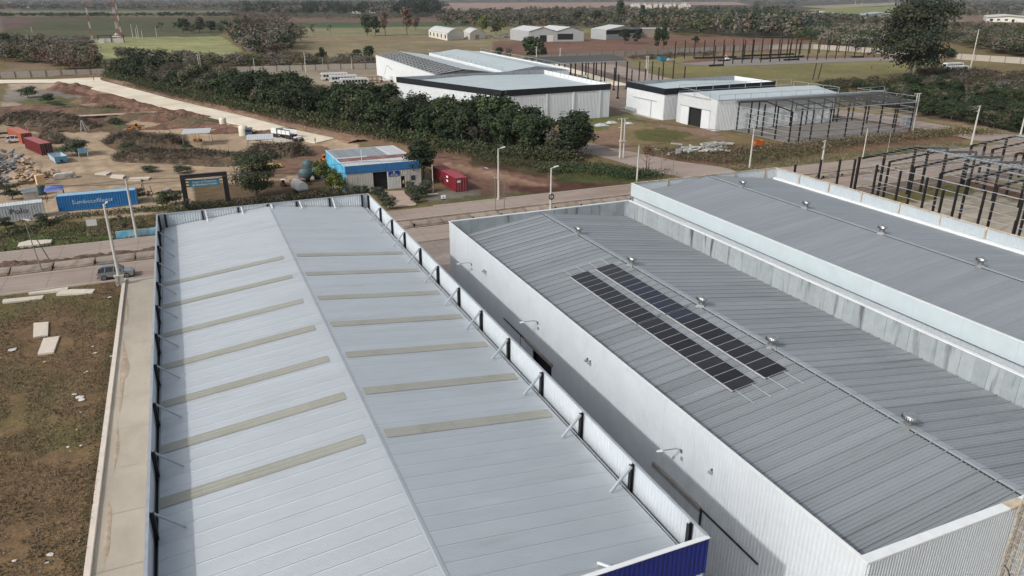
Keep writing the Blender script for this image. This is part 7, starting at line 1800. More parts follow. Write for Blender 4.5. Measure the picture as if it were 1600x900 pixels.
def ordw(i):
    return ORD[i] if i < 30 else ['thirty-first', 'thirty-second', 'thirty-third', 'thirty-fourth', 'thirty-fifth', 'thirty-sixth', 'thirty-seventh', 'thirty-eighth', 'thirty-ninth', 'fortieth', 'forty-first', 'forty-second', 'forty-third', 'forty-fourth', 'forty-fifth', 'forty-sixth', 'forty-seventh', 'forty-eighth', 'forty-ninth', 'fiftieth', 'fifty-first', 'fifty-second', 'fifty-third', 'fifty-fourth', 'fifty-fifth', 'fifty-sixth', 'fifty-seventh', 'fifty-eighth', 'fifty-ninth', 'sixtieth'][i - 30]

used_src = {}
def put(src, loc, s, rz, label, group=None):
    if src.name not in used_src: used_src[src.name] = 1; o = src
    else: o = copy_tree(src)
    o.location = (loc[0], loc[1], 0); o.rotation_euler = (0, 0, rz); o.scale = s if hasattr(s, '__len__') else (s, s, s)
    o["label"] = label
    if group: o["group"] = group
    return o
EV = [make_tree("evergreen_tree", 20 + k, 10, 8.6, [L_dk, L_md, L_ol], [.7, .24, .06], n=3600, size=.30, lobes=12, base=.12, cz=.5, rz=.42) for k in range(6)]
GV = [make_tree("olive_tree", 40 + k, 9.5, 8.2, [L_ol, L_md, L_gr, L_dk], [.3, .3, .22, .18], n=3000, size=.28, lobes=12, base=.14, cz=.5, rz=.4, inner=.3) for k in range(3)]
GB = [make_bare("bare_tree", 60 + k, 9, 8, L_gr, 5, twigs=2200, tw=.045) for k in range(3)]
# ---- the tree belt
front = [gp(*q) for q in ((168, 119), (200, 128.5), (250, 140), (300, 152), (360, 165), (420, 179), (480, 190), (540, 201), (600, 213), (640, 222), (700, 234), (760, 241), (820, 247), (875, 249), (905, 251), (932, 250))]
FRT = resample(front, 46)
jr = random.Random(4)
tall = lambda s: 9.6 + 2.2 * math.sin(s * 5 + 1) if s < .5 else 10.3
for row in range(3):
    for i in range(46):
        s = i / 45; d = (FRT[min(i + 1, 46)] - FRT[max(i - 1, 0)]).normalized(); nr = Vector((-d.y, d.x, 0))
        if nr.x < 0: nr = -nr
        p = FRT[i] + nr * (3.0 + row * 5.4 + jr.uniform(-1.2, 1.2)) + d * jr.uniform(-2, 2)
        if s > .93 and row > 1: continue
        r = jr.random(); dens = s > .42
        if dens: src = EV[jr.randrange(6)] if r < .84 else (GV[jr.randrange(3)] if r < .93 else GB[jr.randrange(3)])
        else: src = EV[jr.randrange(6)] if r < .2 else (GV[jr.randrange(3)] if r < .62 else GB[jr.randrange(3)])
        kind = {'e': 'dark evergreen', 'o': 'olive-green', 'b': 'bare grey'}[src.name[0]]
        k = (jr.uniform(.74, 1.2) * tall(s) / 10) * (.9 if row == 0 else 1.0)
        put(src, p, (k * jr.uniform(1.0, 1.25), k * jr.uniform(1.0, 1.25), k), jr.uniform(0, 6.28), "%s tree, %s row of the track-side belt, %s from its far end" % (kind, ('front', 'middle', 'back')[row], ordw(i)), "trees of the belt beside the pale track")
# leafy skirt along the foot of the belt: one tangle nobody could count
def skirt(name, label, pts, n, w, h, size, mats, probs, seed):
    rng = np.random.default_rng(seed); P_ = resample([gp(*q) for q in pts], 200); i = rng.integers(0, 200, n); s = rng.random(n)
    A = np.array([tuple(p) for p in P_]); base = A[i] * (1 - s[:, None]) + A[i + 1] * s[:, None]
    hh = h * (.35 + .9 * fbm(base[:, 0] / 5, base[:, 1] / 5, seed)); c = base + np.stack([rng.normal(0, w, n), rng.normal(0, w, n), rng.random(n) ** .8 * hh], 1)
    nr = rng.normal(size=(n, 3)); nr[:, 2] += .4; nr /= np.linalg.norm(nr, axis=1)[:, None]; t = np.cross(nr, rng.normal(size=(n, 3))); t /= np.linalg.norm(t, axis=1)[:, None]; b = np.cross(nr, t)
    q = size * rng.uniform(.6, 1.3, n)[:, None]; V = np.stack([c - t * q, c + b * q * .6, c + t * q, c - b * q * .6], 1)
    cl = (fbm(base[:, 0] / 6 + 9, base[:, 1] / 6, seed + 2) * len(mats) * .999); mi = np.where(rng.random(n) < .6, np.clip(cl, 0, len(mats) - 1).astype(int), rng.choice(len(mats), n, p=probs))
    o = link(name, cloud_mesh(name, V, mi, mats)); return tag(o, label, None, kind='stuff')
skirt("undergrowth", "leafy undergrowth along the foot of the tree belt", ((168, 120), (250, 141), (360, 166), (480, 191), (600, 214), (700, 235), (820, 248), (905, 251)), 26000, 1.5, 3.4, .26, [L_dk, L_md, L_ol, L_gr], [.35, .3, .2, .15], 5)
skirt("dry_weeds", "straw-coloured weeds on the bank below the tree belt", ((200, 133), (300, 157), (420, 184), (480, 196), (560, 209), (640, 226), (700, 238), (760, 243)), 9000, 1.3, .9, .2, [leafmat('straw', (.26, .19, .10)), L_br, L_ol], [.5, .3, .2], 6)

# ---- single trees and shrubs
sh = make_tree("evergreen_tree", 80, 8, 6.4, [L_dk, L_md], [.85, .15], n=3200, size=.26, lobes=10, base=.2, cz=.52, rz=.44)
put(sh, gp(662, 286), (1.15, 1.15, 1.0), 0, "dense dark tree standing between the blue workshop and the crimson container")
wl = make_tree("feathery_tree", 81, 7.5, 10.5, [leafmat('feathery_dark_green', (.05, .062, .035)), L_ol], [.8, .2], n=9500, size=.14, lobes=14, base=.12, cz=.46, rz=.38, limbs=8, inner=.4)
put(wl, gp(402, 311), (1.15, 1.15, 1.18), .5, "spreading feathery dark tree with forked trunk right of the black gate frame")
rb = make_tree("round_bush", 82, 4.6, 8.2, [L_gg, L_md], [.6, .4], n=4200, size=.16, lobes=8, base=.15, cz=.42, rz=.38, cat='bush', inner=.4)
put(rb, gp(121, 242), 1.0, 0, "big round feathery green bush beside the dark red container")
put(rb, gp(44, 152), 1.0, 2, "green bush on the left of the gravel area, the larger of two"); put(rb, gp(75, 160), (.75, .75, .8), 1, "green bush on the gravel area, the smaller of two")
put(rb, gp(181, 197), (.8, .7, .6), 3, "low dark green bush beside the dark earth heaps"); put(rb, gp(90, 166), (.8, .5, .3), 3, "flat green bush patch right of the two bushes on the gravel area")
put(rb, gp(60, 235), (.4, .4, .4), 3, "tiny green bush in front of the dark red container"); put(rb, gp(200, 232), (.8, .6, .4), 1, "low green bush at the left end of the long brush heap"); put(rb, gp(235, 268), (.7, .5, .35), 5, "low green bush at the front of the long brush heap, left one")
put(rb, gp(285, 270), (.7, .5, .4), 4, "low green bush at the front of the long brush heap, right one"); put(rb, gp(292, 233), (.5, .4, .35), 4, "low bush beside the canopied machine")
ys_ = make_tree("yellow_green_shrub", 83, 4.2, 3.4, [leafmat('citrus_green', (.085, .10, .022)), L_md], [.7, .3], n=1800, size=.17, lobes=7, base=.15, cz=.5, rz=.42, cat='shrub')
for i, (x, y, s, lb) in enumerate(((508, 287, 1.15, "yellow-green shrub against the mural wall, furthest of the row"), (521, 296, 1.0, "yellow-green shrub against the mural wall, second of the row"), (531, 303, .95, "yellow-green shrub against the mural wall, nearest the front corner"), (497, 275, .8, "yellow-green shrub behind the teal tanks"))):
    put(ys_, gp(x, y), s, i * 2, lb, "yellow-green shrubs beside the mural wall")
gs = make_tree("grey_green_shrub", 84, 2.4, 3.2, [L_gg, L_dk, L_md], [.5, .25, .25], n=1500, size=.15, lobes=7, base=.2, cz=.4, rz=.4, cat='shrub')
for i, (x, y, s, lb) in enumerate(((558, 302, .7, "low shrub at the left front of the workshop, first of the row"), (570, 303, .75, "low shrub at the left front of the workshop, second of the row"), (590, 309, 1.0, "green shrub on the left side of the driveway, upper one"), (601, 318, 1.0, "grey-green shrub on the left side of the driveway, middle one"), (609, 326, 1.0, "grey-green shrub on the left side of the driveway, lowest one"),
        (642, 303, 1.1, "green shrub on the right side of the driveway near the workshop"), (657, 309, 1.15, "grey-green rounded shrub on the right side of the driveway"), (667, 300, 1.1, "green shrub below the dark tree on the right of the driveway"), (650, 316, .8, "small grey-green shrub lowest on the right of the driveway"), (694, 288, .7, "small grey shrub beside the crimson container"))):
    put(gs, gp(x, y), s * .85, i * 1.7, lb, "shrubs around the workshop driveway")
# dusty bush and tangle in front of the containers
db = make_bare("bare_bush", 85, 3.2, 4, leafmat('dusty_twig', (.11, .095, .07)), 4, 'bush', 1200, .04)
for i, (x, y, s, lb) in enumerate(((63, 352, .9, "bare dusty bush hiding the right end of the white container"), (30, 358, .7, "bare dusty bush in front of the white container's middle"), (184, 366, 1.3, "thin bare brown bush on the verge behind the blue painted wall"), (8, 305, 1.3, "bare bush at the left edge below the rubble"), (300, 330, 1.0, "bare bush at the foot of the gate frame"), (240, 314, .9, "brown bush on the verge left of the gate"), (270, 312, .9, "brown low bush left of the gate post"))):
    put(db, gp(x, y), s, i, lb)
ft = make_tree("olive_bush", 86, 3.0, 5.0, [L_ol, L_gg, L_md], [.4, .3, .3], n=2200, size=.13, lobes=8, base=.12, cz=.4, rz=.36, cat='bush')
for i, (x, y, s, lb) in enumerate(((66, 352, .6, "olive bush against the right end of the white container"), (10, 358, .6, "olive bush against the left part of the white container"), (215, 312, .7, "olive bush beside the right end of the blue container"), (255, 322, .8, "dark low bush on the verge left of the gate"), (20, 312, .9, "olive bush behind the white container"), (275, 318, .8, "olive bush closest to the gate's left post"))):
    put(ft, gp(x, y), s, i * 2, lb)
skirt("verge_tangle", "tangled weeds along the containers and the verge fence", ((0, 372), (60, 356), (100, 341), (180, 334), (240, 328), (290, 331)), 5000, .7, .9, .13, [L_ol, L_br, L_md, L_gr], [.3, .15, .45, .1], 7)
skirt("verge_tangle", "tangled weeds and brush in front of the tractor yard behind the pale shed", ((290, 330), (340, 322), (420, 318), (500, 306), (540, 304)), 9000, 1.0, 1.3, .13, [L_ol, L_br, L_dk, L_gr], [.25, .3, .2, .25], 8)
# forked tree by the side road
fk = make_tree("forked_tree", 87, 5.2, 3.2, [L_br, leafmat('rusty_leaf', (.14, .075, .05))], [.5, .5], n=420, size=.14, lobes=5, base=.75, cz=.85, rz=.14, limbs=3, bark=mat('dark_bark', (.05, .035, .03), .9))
put(fk, gp(1009, 272), (1, 1, 1.15), 0, "small forked tree with sparse rusty crown beside the side road")
put(copy_tree(fk), gp(1013, 273), (.9, .9, 1.0), 2.4, "second dark stem leaning right in the forked roadside tree")
# dark weedy mound below the belt end
skirt("undergrowth", "dark green weeds on the mound at the end of the tree belt", ((855, 268), (890, 262), (930, 266), (960, 270), (985, 276), (1020, 276)), 9000, 1.9, 1.3, .18, [L_dk, L_md, L_ol], [.5, .3, .2], 9)
skirt("undergrowth", "low scrub below the tree belt by the reddish track", ((740, 244), (800, 256), (860, 262), (900, 262)), 5000, 1.5, .9, .17, [L_br, L_ol, L_dk], [.4, .3, .3], 10)
skirt("dry_weeds", "rusty weeds on the bank in front of the open steel frame", ((1120, 238), (1200, 236), (1300, 226), (1420, 214), (1500, 206), (1540, 208)), 15000, 2.3, 1.1, .2, [L_rd, L_br, L_ol, leafmat('straw', (.26, .19, .10))], [.3, .3, .25, .15], 11)
skirt("dry_weeds", "rough weeds around the pipe pile", ((1035, 236), (1080, 246), (1150, 252), (1220, 244), (1290, 234)), 7000, 2.2, .8, .2, [L_br, L_ol, L_rd], [.45, .3, .25], 12)

# ---- brush heaps
def brush(label, pts, n, w, h, seed):
    rng = np.random.default_rng(seed); P_ = resample([gp(*q) for q in pts], 60); o0 = P_[30]
    t = thing("brush_heap", label, "brush heap", (o0.x, o0.y, 0)); mb = MB(); nn = 9; vs = []
    for i, p in enumerate(P_):
        d = (P_[min(i + 1, 60)] - P_[max(i - 1, 0)]).normalized(); nr = Vector((d.y, -d.x, 0)); en = min(1, i / 8, (60 - i) / 8)
        for q in range(nn):
            s = (q / (nn - 1) - .5) * 2; z = h * .7 * (1 - s * s) * (.4 + float(vnoise(np.array(i * .5), np.array(q * 1.1 + seed), seed))) * en - .1
            v = p - o0 + nr * s * w * (.4 + .6 * en); vs.append((v.x, v.y, z))
    mb.add(vs, [(i * nn + q, (i + 1) * nn + q, (i + 1) * nn + q + 1, i * nn + q + 1) for i in range(60) for q in range(nn - 1)])
    mb.build("heap_core", mat('brush_core', srgb(100, 82, 66), .95, 0, .35, 1.5, col2=srgb(72, 64, 48), bump=.2), t)
    A = np.array([tuple(p - o0) for p in P_]); i = rng.integers(0, 60, n); u = rng.random(n); b = A[i] * (1 - u[:, None]) + A[i + 1] * u[:, None]; en = np.clip(np.minimum((i + u) / 8, (60 - i - u) / 8), .15, 1)
    s = rng.uniform(-1, 1, n); sd = np.where(rng.random(n) < .5, 0, 1); c = b + np.stack([s * w * .95 * en * .7, s * w * .95 * en * .7 * rng.choice([-1, 1], n), h * (1 - s * s) * (.35 + .75 * fbm(b[:, 0] / 3, b[:, 1] / 3, seed)) * en * rng.uniform(.6, 1.15, n)], 1)
    dr = rng.normal(size=(n, 3)); dr[:, 2] *= .45; dr /= np.linalg.norm(dr, axis=1)[:, None]; L = rng.uniform(.3, 1.6, n)[:, None]; wd = np.cross(dr, rng.normal(size=(n, 3))); wd /= np.linalg.norm(wd, axis=1)[:, None]; k = rng.uniform(.02, .06, n)[:, None]
    V = np.stack([c - dr * L - wd * k, c + dr * L - wd * k * .4, c + dr * L + wd * k * .4, c - dr * L + wd * k], 1); lf = rng.random(n) < .4
    V[lf] = np.stack([c - dr * .22, c + wd * .14, c + dr * .22, c - wd * .14], 1)[lf]
    o = link("branches", cloud_mesh("branches", V, rng.choice(5, n, p=[.34, .26, .16, .14, .1]), [L_br, L_gr, L_rd, L_ol, leafmat('pale_dead_twig', (.26, .21, .17))]), t); tag(o, kind='stuff')
brush("very long tangled brush heap across the middle of the building site", ((182, 245), (240, 246), (300, 249), (360, 252), (400, 252)), 16000, 5.6, 2.6, 1)
brush("dark brush heap tapering to a point near the pale yellow loader", ((395, 248), (420, 242), (450, 241), (476, 241)), 8000, 5.0, 3.4, 2)
brush("brush heap in front of the orange loader", ((165, 222), (200, 219), (240, 222), (285, 225)), 9000, 4.2, 2.4, 3)
brush("brush heap behind the orange container", ((0, 190), (40, 188), (80, 190), (120, 192)), 11000, 7.5, 3.0, 4)
brush("brush heap right of the containers and beyond the round bush", ((80, 200), (120, 200), (160, 200)), 6000, 3.6, 2.2, 5)
brush("small brush heap between the two red containers and the round bush", ((70, 212), (84, 216), (92, 224)), 4000, 2.6, 2.0, 6)
brush("brush heap along the far earth heaps", ((90, 174), (150, 172), (200, 170)), 5000, 3.0, 1.4, 7)

# ---- grass tufts on the near lot and verges
def tufts(name, label, n, region, hmin, hmax, mats, probs, seed, avoid=()):
    rng = np.random.default_rng(seed); x0, x1, y0, y1 = region
    X = rng.uniform(x0, x1, n * 2); Y = y1 - (y1 - y0) * rng.random(n * 2) ** .8
    k = (X < XL(Y) - .55) if name == 'lot_grass' else np.ones(n * 2, bool)
    k &= fbm(X / 3, Y / 3, seed) > .32
    for (ax, ay, r) in avoid: k &= (X - ax) ** 2 + (Y - ay) ** 2 > r * r
    X, Y = X[k][:n], Y[k][:n]; n = len(X); a = rng.uniform(0, 6.28, n); w = rng.uniform(.03, .09, n); h = rng.uniform(hmin, hmax, n) * (.5 + fbm(X / 2, Y / 2, seed + 1))
    lx, ly = rng.normal(0, .35, n) * h, rng.normal(0, .35, n) * h; z = np.zeros(n)
    V = np.stack([np.stack([X - np.cos(a) * w, Y - np.sin(a) * w, z], 1), np.stack([X + np.cos(a) * w, Y + np.sin(a) * w, z], 1), np.stack([X + np.cos(a) * w * .4 + lx, Y + np.sin(a) * w * .4 + ly, h], 1), np.stack([X - np.cos(a) * w * .5 + lx, Y - np.sin(a) * w * .5 + ly, h * .9], 1)], 1)
    cl = fbm(X / 4 + 7, Y / 4, seed + 3); mi = np.where(rng.random(n) < .55, np.clip(((cl - .3) / .4 * len(mats)), 0, len(mats) - 1).astype(int), rng.choice(len(mats), n, p=probs))
    return tag(link(name, cloud_mesh(name, V, mi, mats)), label, kind='stuff')
G1, G2, G3 = leafmat('dry_brown_grass', (.15, .115, .075), .1), leafmat('straw_grass', (.19, .15, .095), .1), leafmat('green_grass', (.095, .098, .052), .1)
av = [(-18.9, 87.5, 2.1), (-17.3, 82.8, 2.4), (-22, 98.8, 1.2), (-20, 100, 1.5), (-16.5, 99, 1.6), (-18, 99, 1.5)]
tufts("lot_grass", "dry brown and straw grass covering the near lot", 90000, (-42, -10, 30, 101), .03, .13, [G1, G2, G1, G3, G1, G2], [.4, .2, .15, .1, .1, .05], 21, av)
tufts("verge_grass", "green and brown grass on the verge before the containers", 26000, (-42, 24, 120.2, 134), .08, .3, [G3, L_md, G1, G2], [.45, .25, .2, .1], 22)
tufts("verge_grass", "grass on the verge right of the side road", 12000, (103, 175, 120.2, 128), .08, .35, [G3, G1, G2], [.5, .3, .2], 23)
skirt("wall_weeds", "green weeds growing along the low concrete edge beam", ((124, 900), (142, 760), (159, 640), (172, 540), (185, 460)), 3500, .2, .5, .06, [L_md, L_ol, G1], [.5, .3, .2], 24)
# litter on the lot
j = random.Random(8)
for i, (x, y, r) in enumerate(((125, 621, .55), (128, 625, .4), (116, 617, .25), (133, 583, .12), (145, 542, .2), (172, 465, .3), (136, 581, .2), (107, 699, .14), (127, 697, .16), (110, 706, .1), (78, 868, .25), (23, 877, .18), (74, 880, .2), (126, 645, .1), (174, 557, .3), (148, 552, .25), (69, 566, .2), (20, 547, .5), (120, 672, .1))):
    p = gp(x, y); n = 7; mb = MB(); vs = [(math.cos(6.28 * k / n) * r * j.uniform(.5, 1.1), math.sin(6.28 * k / n) * r * j.uniform(.4, 1.0), j.uniform(.02, .1)) for k in range(n)] + [(0, 0, .12)]
    o = mb.add(vs, [(k, (k + 1) % n, n) for k in range(n)]).build("litter_scrap", mat('pale_litter', (.45, .44, .42), .8, 0, .2, 4)); o.location = p
    tag(o, "pale scrap of litter on the dry lot, %s from the top" % ORD[i], "litter", "pale litter scraps on the dry lot")

# ------------------------------------------------------------------ middle and far trees
bt = make_tree("eucalyptus_tree", 90, 34, 36, [leafmat('eucalyptus_dark', (.034, .046, .028)), leafmat('eucalyptus_olive', (.06, .062, .035))], [.78, .22], n=15000, size=.55, lobes=34, base=.16, cz=.60, rz=.34, limbs=12, bark=M_barkp, inner=.32)
put(bt, gp(1420, 124), 1.0, .7, "very large dark eucalyptus with pale forked trunks at the upper right")
FT = {'d': make_tree("dark_tree", 91, 10, 9, [L_dk, L_md], [.85, .15], n=900, size=.55, lobes=9, base=.15, cz=.5, rz=.42),
      'g': make_bare("bare_tree", 92, 10, 9, L_gr, 4, twigs=1500, tw=.12), 'b': make_tree("brown_tree", 93, 10, 8.5, [L_br, L_gr], [.6, .4], n=900, size=.42, lobes=10, base=.2, cz=.52, rz=.42, inner=.4),
      'r': make_tree("russet_tree", 94, 10, 7, [L_rd, L_br], [.75, .25], n=900, size=.4, lobes=10, base=.25, cz=.55, rz=.42, inner=.4), 'y': make_tree("yellow_green_tree", 95, 10, 9, [L_yg, L_md], [.6, .4], n=900, size=.5, lobes=8, base=.3, cz=.55, rz=.38),
      'o': make_tree("olive_tree", 96, 10, 9, [L_ol, L_gg], [.6, .4], n=900, size=.5, lobes=9, base=.2, cz=.5, rz=.42)}
NM = {'d': 'dark', 'g': 'bare grey', 'b': 'brown', 'r': 'russet', 'y': 'yellow-green', 'o': 'olive'}
def ft(k, x, y, top, wide, label):
    """tree standing at photo foot x,y with its top at height `top` px above"""
    p = gp(x, y); dpt = (p - cam.location).dot(FW); h = top * dpt / FOC / math.cos(PITCH) * 1.02; w = wide * dpt / FOC
    src = FT[k]; base = {'d': 9, 'g': 9, 'b': 8.5, 'r': 7, 'y': 9, 'o': 9}[k]
    return put(src, p, (w / base, w / base, h / 10), (x * 7.3) % 6.28, label)
for k, x, y, tp, wd, lb in (
    ('d', 286, 52, 20, 27, "round dark tree left of a cluster in the green field"), ('g', 253, 49, 15, 16, "small bare tree at the left of the cluster in the green field"), ('o', 312, 51, 22, 20, "olive tree in the middle of the green field cluster"), ('b', 300, 52, 14, 16, "brown bush between the dark and olive trees in the green field"),
    ('d', 330, 50, 15, 22, "low dark tree right of the olive one in the green field"), ('o', 346, 52, 14, 16, "small olive tree at the right end of the green field cluster"),
    ('d', 574, 56, 28, 24, "dense dark tree alone in the dry field, left of a russet pair"), ('d', 587, 56, 26, 18, "dark tree overlapping another in the dry field"), ('r', 602, 55, 33, 18, "tall thin russet tree right of the dark pair"), ('r', 636, 55, 38, 24, "tallest russet tree in the dry field"),
    ('r', 650, 49, 20, 14, "small russet tree beside the tallest russet one"), ('g', 463, 57, 14, 12, "bare thin tree in the dry field, leftmost of a row"), ('g', 480, 59, 14, 14, "bare thin tree second from the left in the dry field row"), ('g', 491, 60, 24, 16, "bare taller tree in the dry field row"), ('g', 517, 55, 18, 10, "single bare tree beside the green strip"),
    ('y', 754, 56, 30, 20, "bright yellow-green tree behind the small barrel-roofed shed"), ('o', 775, 55, 26, 22, "spreading green tree right of the yellow-green one"), ('y', 782, 52, 16, 14, "small yellow-green tree at the right of the spreading one"),
    ('d', 832, 92, 30, 40, "dark broad tree beyond the black-trimmed shed with a pole before it"), ('d', 847, 94, 18, 18, "smaller dark tree overlapping the broad one"), ('d', 976, 68, 20, 18, "round dark tree in front of the black-banded shed, left one"), ('d', 996, 68, 17, 17, "round dark tree in front of the black-banded shed, right one"),
    ('d', 1026, 78, 30, 14, "tall dark conifer-like tree right of the farm sheds, left stem"), ('d', 1036, 77, 32, 16, "tall dark conifer-like tree right of the farm sheds, right stem"), ('d', 1086, 68, 10, 12, "small dark bush on the bare ground before the tree line"),
    ('o', 897, 40, 22, 30, "green tree behind the pale farm sheds, left one"), ('o', 918, 42, 20, 26, "green tree behind the pale farm sheds, middle one"), ('d', 935, 42, 22, 22, "dark tree behind the pale farm sheds, right one"), ('r', 893, 44, 16, 14, "orange-brown tree just above the twin-gabled shed"), ('d', 968, 38, 32, 18, "tall dark tree behind the black-banded shed"), ('d', 1004, 30, 19, 9, "dark narrow cypress near the far village"),
    ('b', 985, 48, 14, 20, "brown bush behind the small grey annex"), ('g', 1272, 124, 0.1, .1, "") if False else ('d', 1480, 92, 14, 26, "dark shrub right of the eucalyptus by the boundary wall"),
    ('o', 415, 92, 18, 18, "olive tree by the boundary wall left of the white shed, first"), ('o', 500, 98, 14, 16, "olive shrub behind the boundary wall, second"), ('d', 558, 98, 18, 20, "dark shrub behind the boundary wall close to the white shed"), ('d', 577, 97, 22, 22, "dark tree behind the boundary wall nearest the white shed"), ('o', 536, 98, 12, 16, "olive shrub behind the boundary wall, third"),
    ('d', 505, 99, 22, 12, "narrow dark tree behind the boundary wall"), ('b', 480, 99, 14, 20, "brown shrub behind the boundary wall"), ('d', 780, 90, 14, 16, "dark shrub at the edge of the railed pale shed roof"), ('b', 795, 92, 16, 14, "brown shrub right of the railed shed"),
    ('d', 120, 102, 24, 18, "dark evergreen at the left end of the far wall thicket"), ('d', 134, 106, 22, 20, "dark evergreen in front of the far wall thicket"), ('d', 150, 108, 20, 20, "dark evergreen nearest the pale track's far end"), ('d', 10, 80, 24, 24, "dark tree at the left edge of the thicket")):
    ft(k, x, y, tp, wd, lb)
# thicket right of the white sheds and along the side road
jr = random.Random(31); n = 0
TH = [(x, y, z) for x, y, z in []]
pts = []
for i in range(58):
    s = i / 57; x = 1275 + 335 * s; yb = 149 + 62 * s ** 1.15
    pts.append((x + jr.uniform(-3, 3), yb + jr.uniform(-2, 1), 0))
for i in range(48):
    s = i / 47; pts.append((1350 + 255 * s + jr.uniform(-3, 3), 143 + 46 * s + jr.uniform(-3, 3), 1))
for i in range(40):
    s = i / 39; pts.append((1420 + 185 * s + jr.uniform(-3, 3), 136 + 28 * s + jr.uniform(-3, 3), 2))
cn = [0, 0, 0]
for x, y, row in pts:
    g = gp(x, y); r = jr.random(); src = GV[jr.randrange(3)] if r < .38 else (EV[jr.randrange(6)] if r < .88 else GB[jr.randrange(3)])
    k = jr.uniform(.40, .62) * (1.0 if x > 1400 else .62)
    put(src, g, (k * 1.25, k * 1.25, k), jr.uniform(0, 6.28), "%s tree, %s row of the right roadside thicket, %s from its left end" % ({'o': 'olive', 'e': 'dark green', 'b': 'bare grey'}[src.name[0]], ('front', 'second', 'rear')[row], ordw(cn[row])), "trees of the roadside thicket"); cn[row] += 1

# masses of far trees that read as one
def tiny_crowns(seed, n=44, q=.11):
    out = []
    for k in range(5):
        rng = np.random.default_rng(seed + k); lb = [(0, 0, .55, .34, .34, .42)] + [(rng.uniform(-.3, .3), rng.uniform(-.3, .3), rng.uniform(.3, .8), .2, .2, .18) for _ in range(4)]
        V, _ = leaf_cloud(lb, n, q, rng); V[..., 2] = np.clip(V[..., 2], 0, 1.05); out.append(V)
    return out
TC = tiny_crowns(500); TCB = tiny_crowns(600, 170, .06)
def mass(name, label, poly, n, h, w, mats, probs, seed, crowns=None, ybias=1.0, keep=None):
    """trees over a photo-mapped ground area, joined: nobody could count them"""
    rng = np.random.default_rng(seed); crowns = crowns or TC; xs = [p[0] for p in poly]; ys = [p[1] for p in poly]; Vs, Ms = [], []
    c = 0; tries = 0
    while c < n and tries < n * 12:
        tries += 1; x = rng.uniform(min(xs), max(xs)); y = min(ys) + (max(ys) - min(ys)) * rng.random() ** ybias
        if not inpoly(np.array([x]), np.array([y]), poly)[0]: continue
        if keep and not keep(x, y): continue
        p = gp(x, y); d = (p - cam.location).length; hh = rng.uniform(*h); ww = rng.uniform(*w) * max(1, d / 1500)
        a = rng.uniform(0, 6.28); ca, sa = math.cos(a), math.sin(a); V = crowns[int(rng.integers(5))] * np.array([ww, ww, hh])
        V = np.stack([V[..., 0] * ca - V[..., 1] * sa + p.x, V[..., 0] * sa + V[..., 1] * ca + p.y, V[..., 2] + .0], -1)
        cl = float(fbm(np.array(x / 30.), np.array(y / 7.), seed)); m = int(np.clip((cl - .25) * 2 * len(mats), 0, len(mats) - 1)) if rng.random() < .45 else int(rng.choice(len(mats), p=probs))
        Vs.append(V); Ms.append(np.full(len(V), m)); c += 1
    return tag(link(name, cloud_mesh(name, np.concatenate(Vs), np.concatenate(Ms), mats)), label, kind='stuff')
far = [L_far, L_gr, L_br, L_gg]
not_field = lambda x, y: not ((655 < x < 1180 and 3 < y < 17) or (x < 360 and 16.5 < y) or (1240 < x < 1420 and 4 < y < 24))
mass("woodland", "hazy wooded plain stretching to the horizon", [(-60, 17), (380, 21), (700, 17), (1660, 16), (1660, -3.1), (-60, -3.1)], 3800, (7, 15), (9, 18), far, [.42, .28, .16, .14], 1, keep=not_field)
mass("woodland", "tall dark wood along the top centre left", [(365, 26), (520, 28), (690, 27), (700, 12), (600, 9), (380, 12)], 420, (14, 26), (14, 22), [L_far, L_dk, L_gr], [.6, .25, .15], 2, TCB)
mass("woodland", "tall dark clump left of the far brown field", [(625, 27), (685, 27), (680, 18), (630, 16)], 90, (22, 34), (16, 24), [L_far, L_dk], [.6, .4], 3, TCB)
mass("hedgerow", "dark hedge crossing behind the green field", [(-40, 27.2), (370, 27.2), (370, 24.6), (-40, 24.6)], 330, (4, 8), (8, 13), [L_far, L_dk, L_gr], [.5, .35, .15], 4)
mass("hedgerow", "hedge line between the green strip and the tall wood", [(430, 31), (960, 30), (960, 28), (430, 28.5)], 180, (3, 6), (7, 12), [L_br, L_gr], [.6, .4], 5)
mass("thicket", "grey and russet thicket of bare trees left of the pale wall", [(-60, 96), (60, 100), (110, 112), (160, 114), (150, 92), (100, 82), (60, 74), (-60, 68)], 430, (5, 10), (6, 10), [L_gr, L_br, L_rd, L_ol, L_dk], [.36, .2, .12, .16, .16], 6, TCB)
mass("thicket", "pale grey scrub at the edge of the mast field", [(60, 62), (140, 66), (150, 74), (90, 76), (50, 70)], 70, (3, 6), (6, 9), [L_gr], [1.0], 7, TCB)
mass("thicket", "large grey-brown mass of bare trees right of the mast field", [(352, 50), (440, 46), (470, 66), (440, 92), (400, 96), (372, 72)], 230, (8, 15), (10, 15), [L_gr, L_br, L_dk], [.5, .3, .2], 8, TCB)
mass("thicket", "russet and brown trees right of the dirt track at upper left", [(370, 33), (440, 32), (450, 46), (360, 46)], 110, (8, 16), (10, 15), [L_br, L_gr, L_rd], [.45, .3, .25], 9, TCB)
mass("thicket", "brownish scrub behind the boundary wall left of the white sheds", [(340, 100), (420, 92), (470, 96), (580, 98), (584, 103), (400, 108), (340, 112)], 150, (2.5, 5.5), (5, 8), [L_br, L_gr, L_ol], [.45, .35, .2], 10, TCB)
mass("thicket", "bare grey trees behind the belt near the mast field", [(185, 96), (300, 106), (400, 112), (400, 104), (300, 96), (190, 90)], 110, (4, 7.5), (6, 9), [L_gr, L_ol], [.8, .2], 11, TCB)
mass("woodland", "brown and green woodland behind the farm sheds", [(690, 42), (800, 47), (960, 44), (1060, 36), (1060, 18), (960, 14), (690, 19)], 900, (7, 13), (8, 14), [L_br, L_gr, L_far, L_ol, L_rd], [.2, .22, .32, .16, .1], 12)
